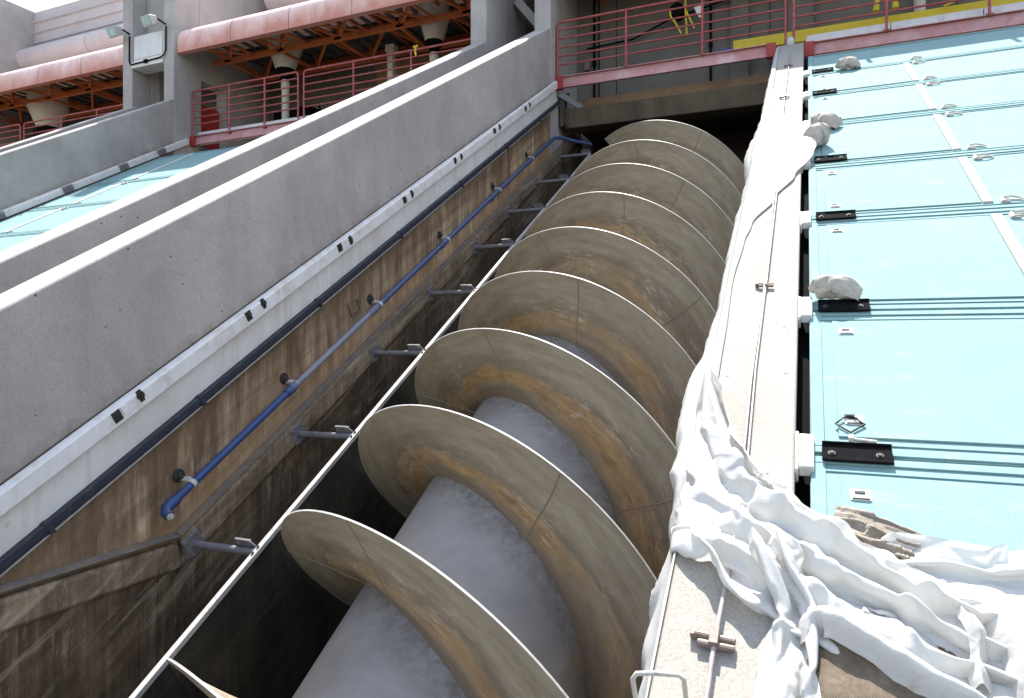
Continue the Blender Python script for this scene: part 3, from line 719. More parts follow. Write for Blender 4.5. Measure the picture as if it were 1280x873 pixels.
# conduits on the back wall
for x, lab in ((-3.77, 'left pair of dark vertical conduits behind the middle railing'), (-1.60, 'single dark vertical conduit near the middle of the middle railing')):
    b = MB(); b.cyl((x, 12.95, 4.2), (x, 12.95, 8), .022, 8)
    if x < -3: b.cyl((x+.09, 12.96, 4.2), (x+.09, 12.96, 8), .012, 8)
    b.box((x-.03, 12.92, 5.3), (x+.03, 12.99, 5.4))
    single('conduit', b, M['black'], lab, 'conduit', (x, 12.95, 4.2), False)
b = MB(); b.tube([(-3.9,12.9,5.62),(-3,12.9,5.66),(-2.3,12.88,5.9),(-1.2,12.9,6.1),(0,12.9,6.1)], .018, 8); single('hose', b, M['black'], 'black hose strung across the grey wall behind the middle railing', 'hose', (-2,12.9,5.6), False, smooth=50)
b = MB(); b.box((-3.97,12.90,5.22),(-3.85,12.99,5.42)); b.box((-3.95,12.895,5.24),(-3.87,12.9005,5.40)); single('switch_box', b, M['bolt'], 'small rusty junction box on the wall left of the conduits', 'junction box', (-3.9,12.95,5.2), False, bevel=.01)

# dark lintel and the opening the screw runs into
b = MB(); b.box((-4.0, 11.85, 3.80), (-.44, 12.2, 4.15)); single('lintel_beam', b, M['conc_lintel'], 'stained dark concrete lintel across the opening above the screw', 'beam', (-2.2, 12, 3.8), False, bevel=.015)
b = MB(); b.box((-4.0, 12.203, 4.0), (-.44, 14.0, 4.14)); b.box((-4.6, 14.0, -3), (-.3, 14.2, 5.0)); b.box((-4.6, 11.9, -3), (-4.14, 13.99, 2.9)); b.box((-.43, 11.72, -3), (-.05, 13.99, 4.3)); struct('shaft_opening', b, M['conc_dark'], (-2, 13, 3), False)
b = MB(); b.box((-3.98, 12.30, 4.145), (-.46, 12.36, 4.45)); single('plywood_board', b, M['tanboard'], 'tan timber board lying on the dark lintel under the pink beam', 'board', (-2.2, 12.3, 4.15), False, bevel=.004)
b = MB(); b.bar((-4.08, 11.78, 4.42), (-3.72, 11.95, 4.18), .03, .10); b.bar((-4.05, 11.9, 4.42), (-3.66, 12.0, 4.17), .02, .05); single('gusset_bracket', b, M['strut'], 'grey slanting steel bracket under the left end of the middle pink beam', 'bracket', (-4, 11.8, 4.2), False)
b = MB(); b.box((-4.08, 11.83, 3.85), (-4.0, 11.99, 4.42)); b.tube([(-3.94,11.83,4.1),(-3.93,11.81,4.0),(-3.97,11.81,3.9),(-3.93,11.82,3.84)], .018, 8); single('corner_pipe', b, M['conc_dark'], 'stained pipe stub at the left end of the dark lintel', 'pipe', (-4,11.9,3.85), False, smooth=40)

# pink edge beams and red railings
GB = 'pink edge beams of the walkway'; GR = 'red tubular railings of the walkway'
def edge_beam(x0, x1, label, zt=4.645):
    t = thing('edge_beam', label, 'beam', (x0, YB, zt-.2), False, GB)
    b = MB(); b.box((x0, YB-.01, zt-.20), (x1, YB+.012, zt)); b.box((x0, YB-.06, zt-.012), (x1, YB-.0105, zt+.002)); b.box((x0, YB-.055, zt-.202), (x1, YB-.0105, zt-.19)); part('channel', b, M['beam_pink'], t, bevel=.004)
    for xa, xb in ((x0-.01, x0+.13), (x1-.13, x1+.01)):
        b = MB(); b.box((xa, YB-.075, zt-.21), (xb, YB-.061, zt+.006)); b.box((xa, YB-.075, zt-.22), (xb, YB+.02, zt-.2105)); part('end_bracket', b, M['red'], t, bevel=.004)
    return t
edge_beam(*BAYS['far'], 'pink edge beam at the far left behind the two farthest walls')
edge_beam(*BAYS['left'], 'pink edge beam along the top of the left turquoise deck')
edge_beam(*BAYS['mid'], 'pink edge beam over the dark lintel and the upper end of the screw', 4.69)
edge_beam(*BAYS['right'], 'pink edge beam along the top of the right turquoise deck', 4.62)
def railing(x0, x1, posts, label, zb=4.65):
    t = thing('railing', label, 'railing', ((x0+x1)/2, YB, zb), False, GR)
    y = YB-.035; zt = 5.66; r = .021; c = .075
    b = MB(); pts = [(x0, y, zb-.06), (x0, y, zt-c)] + [(x0+c*(1-math.cos(a)), y, zt-c+c*math.sin(a)) for a in (PI/8, PI/4, 3*PI/8)] + [(x0+c, y, zt), (x1-c, y, zt)] + [(x1-c+c*math.sin(a), y, zt-c+c*math.cos(a)) for a in (PI/8, PI/4, 3*PI/8)] + [(x1, y, zt-c), (x1, y, zb-.06)]
    b.tube(pts, r, 12); part('frame_tube', b, M['rail_red'], t, 50)
    for z in (5.525, 5.365, 5.205, 5.055, 4.90):
        b = MB(); b.cyl((x0, y, z), (x1, y, z), .0155, 10); part('rail', b, M['rail_red'], t, 50)
    for x in posts:
        b = MB(); b.cyl((x, y, zb-.02), (x, y, zt), .021, 12); p = part('post', b, M['rail_red'], t, 50)
        b = MB(); b.box((x-.05, y-.04, zb-.004), (x+.05, y+.04, zb+.008)); part('foot_plate', b, M['rail_red'], p, bevel=.002)
    return t
railing(-13.45+.6, -9.85, (-11.75, -10.75), 'red railing section beside the dark doorway on the left walkway', 4.6)
railing(-9.7, -5.7, (-8.45, -7.1), 'red railing section on the left walkway running up behind the middle wall', 4.6)
railing(-22.2, -18.9, (-20.6,), 'red railing section at the far left edge', 4.55)
railing(-18.75, -14.6, (-17.3, -16.0), 'red railing section disappearing behind the two farthest walls', 4.55)
railing(-4.09, -.31, (-2.85, -1.58), 'red railing above the middle pink beam and the screw', 4.69)
railing(-.19, 4.6, (1.09, 2.38, 3.7), 'red railing above the right turquoise deck', 4.62)
# white curb blocks
GW = 'white curb blocks behind the railings'
k = 0
for x0, x1, n, y, z in ((-.02, 4.7, 4, 11.86, 4.625), (-12.86, -9.0, 4, 11.86, 4.605)):
    side = 'right' if x0 > -5 else 'left'
    for i in range(n):
        a = x0 + (x1-x0)*i/n; c = x0 + (x1-x0)*(i+1)/n
        b = MB(); b.box((a+.006, y, z-.1), (c-.006, y+.12, z+.17))
        words = {0: 'first', 1: 'second', 2: 'third', 3: 'last'}[i]
        ref = 'the top of the pale concrete wall' if side == 'right' else 'the dark doorway'
        single('curb_block', b, M['curb'], 'white curb block behind the %s railing, %s from %s' % (side, words, ref), 'curb block', ((a+c)/2, y, z-.1), False, GW, bevel=.01)
# yellow plank and other things behind the railings
b = MB(); b.box((-1.15, 12.30, 4.87), (4.7, 12.36, 5.08)); b.box((-1.15, 12.25, 4.87), (4.7, 12.299, 4.885)); single('yellow_beam', b, M['yellow'], 'long yellow steel beam lying low behind the railings above the deck', 'beam', (-1.1, 12.3, 4.87), False, bevel=.005)
b = MB(); b.box((-1.42, 12.31, 4.87), (-1.165, 12.36, 4.965)); b.box((-1.40, 12.30, 4.88), (-1.19, 12.3095, 4.95)); single('blue_block', b, M['bluepaint'], 'small blue steel block at the left end of the yellow beam', 'block', (-1.3, 12.3, 4.87), False, bevel=.006)
t = thing('hose_reel', 'black reel hung with loops of yellow strap behind the middle railing', 'strap reel', (-2.15, 12.75, 5.9), False)
b = MB(); b.lathe((-2.15, 12.6, 5.93), [(0,0),(.12,0),(.135,.02),(.12,.04),(.09,.05),(.09,.18),(.13,.19),(.13,.22),(0,.22)], 24, 'y'); part('reel', b, M['black'], t)
b = MB()
b.tube([(-2.15+.125*math.cos(a), 12.7, 5.955+.10*math.sin(a)) for a in [PI*.05+i*PI*.9/10 for i in range(11)]], .028, 8); part('strap_coil', b, M['yellow'], t, 50)
for pts in (((-2.26,12.58,5.93),(-2.25,12.57,5.82),(-2.20,12.57,5.72),(-2.16,12.57,5.71)), ((-2.18,12.57,5.70),(-2.12,12.57,5.60),(-2.06,12.57,5.46)), ((-1.99,12.58,6.05),(-1.985,12.57,5.85),(-1.97,12.57,5.6),(-1.965,12.57,5.40)), ((-1.97,12.57,5.85),(-1.90,12.57,5.68),(-1.83,12.57,5.52))):
    b = MB(); b.tube(pts, .017, 8); part('strap', b, M['yellow'], t, 50)
b = MB(); b.add([(-1.83,12.5,5.86),(-1.70,12.5,5.88),(-1.70,12.5,5.66),(-1.75,12.5,5.68),(-1.83,12.51,5.86),(-1.70,12.51,5.88),(-1.70,12.51,5.66),(-1.75,12.51,5.68)], [(0,1,2,3),(7,6,5,4),(0,4,5,1),(1,5,6,2),(2,6,7,3),(3,7,4,0)]); single('paper_tag', b, M['white_cab'], 'white paper tag hanging beside the yellow straps', 'tag', (-1.75,12.5,5.7), False)
b = MB(); b.tube([(.98,12.1,5.10),(1.01,12.1,5.32),(1.07,12.1,5.40),(1.13,12.1,5.41),(1.19,12.1,5.38),(1.23,12.1,5.28),(1.25,12.1,5.10)], [.05,.032,.025,.024,.026,.034,.05], 8); single('sling', b, M['yellow'], 'yellow lifting sling looped upright on the yellow beam', 'sling', (1.1,12.1,5.1), False, smooth=50)
b = MB(); b.tube([(1.9,12.2,5.05),(2.3,12.2,5.18),(2.7,12.2,5.36),(3.0,12.2,5.5)], .014, 8); single('strap', b, M['yellow'], 'thin yellow strap slanting up behind the right railing', 'strap', (2.3,12.2,5.1), False, smooth=50)
b = MB(); b.lathe((-.235, 11.62, 4.66), [(0,-.09),(.04,-.09),(.062,-.04),(.055,.02),(.03,.05),(0,.055)], 12); single('plastic_wad', b, M['sheet'], 'small white wad of plastic on top of the pale wall between the railings', 'plastic wad', (-.235,11.62,4.6), False, smooth=60)
# clutter behind the left railing
b = MB(); b.box((-12.2, 13.6, 4.4), (-11.1, 14.19, 5.72)); b.box((-12.1, 13.58, 4.5), (-11.2, 13.599, 5.62)); single('dark_opening_panel', b, M['black'], 'black panel standing in for a dark opening in the back wall right of the red door', 'cabinet', (-11.6, 13.8, 4.4), False, bevel=.02)  # black box stands in for a dark opening in the back wall
b = MB(); b.tube([(-10.9,13.7,5.75),(-10.75,13.6,5.5),(-10.8,13.6,5.2),(-10.6,13.6,4.95),(-10.75,13.6,4.8)], .022, 8); single('hose', b, M['black'], 'black hose drooping beside the black panel', 'hose', (-10.8,13.6,4.8), False, smooth=50)
t = thing('valve', 'dark valve wheel and pump body low behind the left railing', 'valve', (-10.4,12.6,4.7), False)
b = MB(); b.lathe((-10.35,12.6,4.7), [(.09,0),(.12,.06),(.07,.12),(.05,.2),(.03,.3)], 14); part('body', b, M['black'], t)
b = MB(); b.tube([(-10.35+.14*math.cos(2*PI*i/20), 12.6+.14*math.sin(2*PI*i/20), 5.0) for i in range(20)], .014, 8, True); b.cyl((-10.49,12.6,5.0),(-10.21,12.6,5.0),.01,6); part('hand_wheel', b, M['black'], t, 50)
b = MB(); b.box((-8.55,13.5,5.2),(-7.75,14.0,5.75)); b.box((-8.5,13.48,5.3),(-8.0,13.499,5.65)); single('duct_box', b, M['deckmetal'], 'dark metal duct box hung behind the left railing near the middle wall', 'duct', (-8.2,13.7,5.2), False, bevel=.01)
for x, lab in ((-8.55,'thin tan post behind the left railing, nearest the duct box'), (-6.4,'thin tan post behind the left railing, close to the middle column')):
    b = MB(); b.box((x-.07,13.2,4.4),(x+.07,13.34,6.6)); b.box((x-.11,13.17,6.45),(x+.11,13.37,6.6)); single('post', b, M['funnel'], lab, 'post', (x,13.25,4.4), False, 'tan posts behind the left railing', bevel=.006)
b = MB(); b.box((-9.4,13.95,4.4),(-5.6,14.19,6.55)); b.box((-9.42,13.9,6.4),(-5.6,13.949,6.56)); single('tan_panel', b, M['tanboard'], 'brown weathered panel on the back wall near the middle columns', 'panel', (-7,14,4.4), False, bevel=.01)
b = MB(); b.tube([(-6.98,11.69,5.69),(-6.99,11.68,5.6),(-6.97,11.68,5.52)], .02, 8); b.tube([(-7.03,11.68,5.70),(-6.93,11.68,5.71)], .02, 8); single('ribbon', b, M['yellow'], 'yellow ribbon knotted on the top rail of the left railing', 'ribbon', (-6.98,11.68,5.6), False, smooth=50)

# hoppers with pipes under the canopies
def hopper(x, y, zt, r, label, pipe=True):
    t = thing('hopper', label, 'hopper', (x, y, zt-.6), False, 'cream hoppers under the canopies')
    b = MB(); b.lathe((x,y,zt), [(r,.5),(r,0),(r*.92,-.08),(r*.55,-.52),(r*.5,-.52),(r*.85,-.06),(r*.9,.5)], 28); part('cone', b, M['funnel'], t, 35)
    b = MB(); b.lathe((x,y,zt-.56), [(r*.50,.04),(r*.56,.03),(r*.56,-.03),(r*.3,-.10),(r*.3,-.2),(0,-.2)], 24); part('collar', b, M['black'], t, 35)
    if pipe:
        b = MB(); b.cyl((x,y,zt-.74),(x,y,4.5),.085,16); b.cyl((x,y,zt-.82),(x,y,zt-.95),.10,16); part('pipe', b, M['funnel'], t, 35)
hopper(-11.13, 12.8, 6.80, .40, 'cream cone hopper with a white pipe above the left railing')
hopper(-19.47, 12.8, 6.46, .50, 'cream bowl hopper under the far left canopy')
hopper(-7.2, 12.8, 6.80, .34, 'cream cone hopper behind the trusses near the middle column')
hopper(1.66, 12.8, 6.80, .40, 'cream hopper pipe behind the right railing')

# canopies: salmon fascia, roof deck, orange space frame
GF = 'salmon canopies with orange trusses'
def canopy(x0, x1, label, dy=0.):
    t = thing('canopy', label, 'canopy', (x0, 11.35, 6.4), False, GF)
    YF = 11.33 + dy; prof = [(YF, 6.40), (YF, 6.66)] + [(YF+.36*(1-math.cos(a)), 6.66+.36*math.sin(a)) for a in [i*PI/2/8 for i in range(1, 9)]] + [(14.2, 7.06), (14.2, 7.02), (YF+.38, 6.97)] + [(YF+.03+.33*(1-math.cos(a)), 6.66+.33*math.sin(a)) for a in [i*PI/2/6 for i in range(5, -1, -1)]] + [(YF+.03, 6.43), (YF+.14, 6.42), (YF+.14, 6.40)]
    b = MB(); b.prism(prof, lambda p: (x0, p[0], p[1]), lambda p: (x1, p[0], p[1])); part('fascia', b, M['fascia'], t, 35)
    k = x0 + 1.55
    while k < x1-.4:
        b = MB()
        q = [(p[0]-(.003 if i < 2 else .002), p[1]+(.003 if i > 2 else 0)) for i, p in enumerate(prof[:11])]
        b.grid([[(k, p[0], p[1]) for p in q], [(k+.012, p[0], p[1]) for p in q]]); k += 1.56
        part('seam', b, M['deckmetal'], t, 0)
    b = MB(); b.box((x0+.01, YF+.42, 6.993), (x1-.01, 14.19, 7.016))
    kx = x0+.1
    while kx < x1-.2: b.box((kx, YF+.45, 6.96), (kx+.1, 14.15, 6.992)); kx += .3
    part('roof_deck', b, M['deckmetal'], t, 0)
    rows_b = (12.35, 13.55); rows_t = (11.75, 12.95, 14.1); zb, zt = 6.52, 6.90; pitch = 1.55
    nn = int((x1-x0-.3)/pitch); xo = x0 + .5
    for y in rows_b:
        b = MB(); b.bar((x0+.03, y, zb), (x1-.03, y, zb), .10, .095); part('bottom_chord', b, M['orange'], t, 0)
    for y in rows_t:
        b = MB(); b.bar((x0+.03, y, zt), (x1-.03, y, zt), .09, .085); part('top_chord', b, M['orange'], t, 0)
    for i in range(nn+1):
        x = xo + i*pitch
        if x > x1-.05: break
        b = MB()
        for y in rows_b:
            for yy in (y-.6, y+.6):
                for dx in (-pitch/2, pitch/2):
                    xx = min(max(x+dx, x0+.04), x1-.04); b.bar((x, y, zb+.02), (xx, yy, zt-.02), .06, .06)
            b.bar((x, y, zb), (x, y, zt+.02), .055, .055)
            b.box((x-.09, y-.05, zb-.045), (x+.09, y+.05, zb+.045))
        b.bar((x, rows_b[0], zb-.03), (x, rows_b[1], zb-.03), .06, .05)
        xx = x+pitch/2
        if xx < x1-.05: b.bar((xx, 11.45, zt), (xx, 14.15, zt), .05, .05); b.bar((xx, 11.46, 6.46), (xx, 12.3, zb+.01), .04, .04)
        b.bar((x, 11.46, 6.46), (min(x+.7, x1-.03), 12.33, zb+.02), .04, .04)
        part('truss', b, M['orange'], t, 0)
canopy(-22.28, -14.52, 'salmon canopy over the far left bay, partly hidden by the floodlight columns')
canopy(-12.89, -5.53, 'salmon canopy over the left railing and doorway')
canopy(-4.10, 4.9, 'canopy over the middle and right railings, showing only orange trusses at the top', .2)

# set-back upper walls with ribs and bullnose
def upper_wall(x0, x1, label, bull):
    t = thing('upper_wall', label, 'wall', (x0, 14, 7.2), False, 'set-back upper walls above the canopies')
    b = MB(); b.box((x0, 14.25, 7.13), (x1, 14.5, 10.30)); part('wall', b, M['render'], t)
    for z in (9.32, 9.65, 9.98):
        b = MB(); b.prism([(14.249, z-.045), (14.20, z-.02), (14.20, z+.02), (14.249, z+.045)], lambda p: (x0, p[0], p[1]), lambda p: (x1, p[0], p[1])); part('rib', b, M['render'], t)
    b = MB(); pr = [(13.98+.30*math.cos(a), 8.70+.32*math.sin(a)) for a in [2*PI*i/28 for i in range(28)]]
    b.prism(pr, lambda p: (bull[0], p[0], p[1]), lambda p: (bull[1], p[0], p[1])); bn = part('bullnose', b, M['render'], t, 40)
    b = MB(); k = bull[1] - 1.1
    while k > bull[0]: b.prism([(13.98+(q[0]-13.98)*1.006, 8.70+(q[1]-8.70)*1.006) for q in pr], lambda p, k=k: (k, p[0], p[1]), lambda p, k=k: (k+.014, p[0], p[1])); k -= 3.6
    part('joint', b, M['dark'], bn, 40)
    for x in (bull[0]+.5, bull[0]+4.1):
        b = MB(); b.box((x, 14.0, 7.13), (x+.7, 14.24, 8.45)); part('bracket', b, M['render'], t)
upper_wall(-22.3, -14.5, 'pale ribbed upper wall with a rounded ledge at the far left', (-22.3, -14.52))
upper_wall(-12.9, -5.5, 'pale upper wall with a rounded ledge above the left canopy', (-12.6, -5.53))

# white cabinet with floodlights and conduit
t = thing('electrical_cabinet', 'large white electrical cabinet fixed between two concrete columns', 'cabinet', (-13.7, 11.3, 6.2), False)
b = MB(); b.box((-14.18, 11.27, 6.36), (-13.23, 11.6, 6.95)); part('box', b, M['white_cab'], t, bevel=.012)
b = MB(); b.box((-14.15, 11.258, 6.42), (-13.26, 11.269, 6.92)); part('door', b, M['white_cab'], t, bevel=.004)
b = MB(); b.box((-14.19, 11.22, 6.21), (-13.215, 11.62, 6.345)); part('base_channel', b, M['white_cab'], t, bevel=.008)
def floodlight(x, y, z, label):
    t = thing('floodlight', label, 'floodlight', (x, y, z), False, 'floodlights beside the white cabinet')
    d = Vector((-.1, -.88, -.42)).normalized(); a = Vector((1, -.12, 0)).normalized(); u = a.cross(d); c = Vector((x, y, z))
    def Q(i, j, k): return tuple(c + a*i + u*j + d*k)
    b = MB(); vs = [Q(i, j, 0) for i, j in ((-.10,-.08),(.10,-.08),(.10,.08),(-.10,.08))] + [Q(i, j, .22) for i, j in ((-.16,-.115),(.16,-.115),(.16,.115),(-.16,.115))]
    b.add(vs, [(0,1,2,3),(7,6,5,4),(0,4,5,1),(1,5,6,2),(2,6,7,3),(3,7,4,0)]); part('housing', b, M['lamp'], t, bevel=.01)
    b = MB(); b.add([Q(i, j, k) for k in (.2205, .228) for i, j in ((-.125,-.08),(.125,-.08),(.125,.08),(-.125,.08))], [(0,1,2,3),(7,6,5,4),(0,4,5,1),(1,5,6,2),(2,6,7,3),(3,7,4,0)]); part('lens', b, M['glass'], t)
    b = MB(); b.tube([Q(.1,-.02,.0), (x+.15, y+.16, z-.05), (x+.14, 11.30, z-.1)], .02, 8); part('arm', b, M['black'], t, 50)
floodlight(-14.42, 11.12, 7.06, 'floodlight to the left of the white cabinet, the lower of two')
floodlight(-13.30, 11.10, 7.10, 'floodlight to the right above the white cabinet, the higher of two')
b = MB(); b.tube([(-14.26,11.23,6.96),(-14.26,11.225,6.42),(-14.24,11.225,6.34),(-14.17,11.20,6.29),(-13.7,11.20,6.30),(-13.25,11.20,6.315),(-13.15,11.215,6.37),(-13.11,11.225,6.48),(-13.11,11.23,7.0)], .016, 10)
b.box((-13.76,11.185,6.26),(-13.66,11.219,6.34))
single('conduit', b, M['black'], 'black U-shaped conduit linking the two floodlights below the cabinet', 'conduit', (-13.7,11.2,6.3), False, smooth=50)

# ------------------------------------------------------------------ plastic sheet, sandbags, burlap
def nz(x, y, z, k=1.0): return mnoise.noise(Vector((x*k, y*k, z*k)))
def ridged(x, y, z): return 1 - abs(mnoise.noise(Vector((x, y, z))))*2
def interp(tab, s):
    if s <= tab[0][0]: return tab[0][1]
    for (a, u), (b, v) in zip(tab, tab[1:]):
        if s <= b:
            q = (s-a)/(b-a); q = q*q*(3-2*q); return u + (v-u)*q
    return tab[-1][1]
XE = -.435
XR = [(1.0,-.43),(2.2,-.43),(2.36,-.36),(2.55,-.36),(2.72,-.395),(3.3,-.40),(4.0,-.415),(4.6,-.39),(4.9,-.36),(5.44,-.215),(5.9,-.09),(6.3,.05),(6.5,.075),(6.9,.035),(7.3,-.01),(7.7,-.12),(8.1,-.32),(9.5,-.38),(12.5,-.40)]
XB = [(1.0,-.50),(1.25,-.49),(1.58,-.525),(1.93,-.50),(2.2,-.53),(2.44,-.54),(2.75,-.575),(3.07,-.575),(3.4,-.53),(3.73,-.497),(4.35,-.50),(5.3,-.50),(6.2,-.475),(6.5,-.52),(6.9,-.52),(7.5,-.49),(8.5,-.47),(12.5,-.455)]
LH = [(1.0,.75),(1.6,.7),(2.0,.55),(2.5,.42),(3.0,.5),(4,.42),(5.5,.45),(6.3,.5),(6.6,.42),(8,.5),(12.5,.35)]
LIFT = [(1.0,.005),(2.3,.01),(2.6,.02),(4,.012),(5.6,.015),(6.3,.04),(6.9,.05),(7.6,.03),(8.2,.015),(12.5,.012)]
t = thing('plastic_sheet', 'white plastic sheet draped along the pale wall and bunched at its lower end', 'plastic sheet', (-.35, 2, DK))
# the long strip hanging over the wall edge
b = MB(); rows = []
s = .7
NA, NB = 26, 30
while s < 12.2:
    xr, xb, lh, lf = interp(XR, s), interp(XB, s), interp(LH, s), interp(LIFT, s)
    flap = math.exp(-((s-6.9)/.7)**2); low = 1/(1+math.exp((s-2.3)*7))
    row = []; wd = max(0., xr - XE)
    for i in range(NA):
        q = i/(NA-1); x = xr + (XE-xr)*q; e = min(1, q*6)
        lift = lf*(.45 + .55*min(1, q*4))
        if 5.6 < s < 8 and x > -.08: lift += .07*min(1, (x+.08)/.10)*flap
        wr = .014*ridged(x*3, s*1.6, 5) + .010*ridged(x*9+s*2.5, s*2-x*5, 8) + flap*(.022*ridged(x*3, s*5+x*2, 7) + .012*ridged(x*8, s*9-x*5, 2))
        wr *= min(1, wd*5)*(.3 + .7*e)
        row.append((x, s, DK + .006 + lift + wr))
    n_e = row[-1][2]
    for i in range(1, NB):
        q = i/(NB-1)
        dx = (xb-XE)*min(1, math.sin(min(q*2.2, 1)*PI/2))*(1 - .35*max(0, q-.5))
        pl = s*1.0 + .12*math.sin(q*3)
        fold = (.016 + .022*low)*(ridged(3.3, pl*(2.2+1.6*low) + q*.5, 9)-.4)*min(1, q*3) + .009*ridged(7, pl*3.7 + q*2.5, q*1.2)*min(1, q*4) + .007*ridged(2, s*9-q*.8, q*.8)*min(1, q*4)
        row.append((XE + dx - fold, s + .02*nz(s*4, q*3, 4), n_e - q*lh*(1-.1*q) - .015*math.sin(min(q*5, 1)*PI)))
    rows.append(row); s += .02 if s < 3 else .04
b.grid(rows)
part('draped_sheet', b, M['sheet'], t, 180)

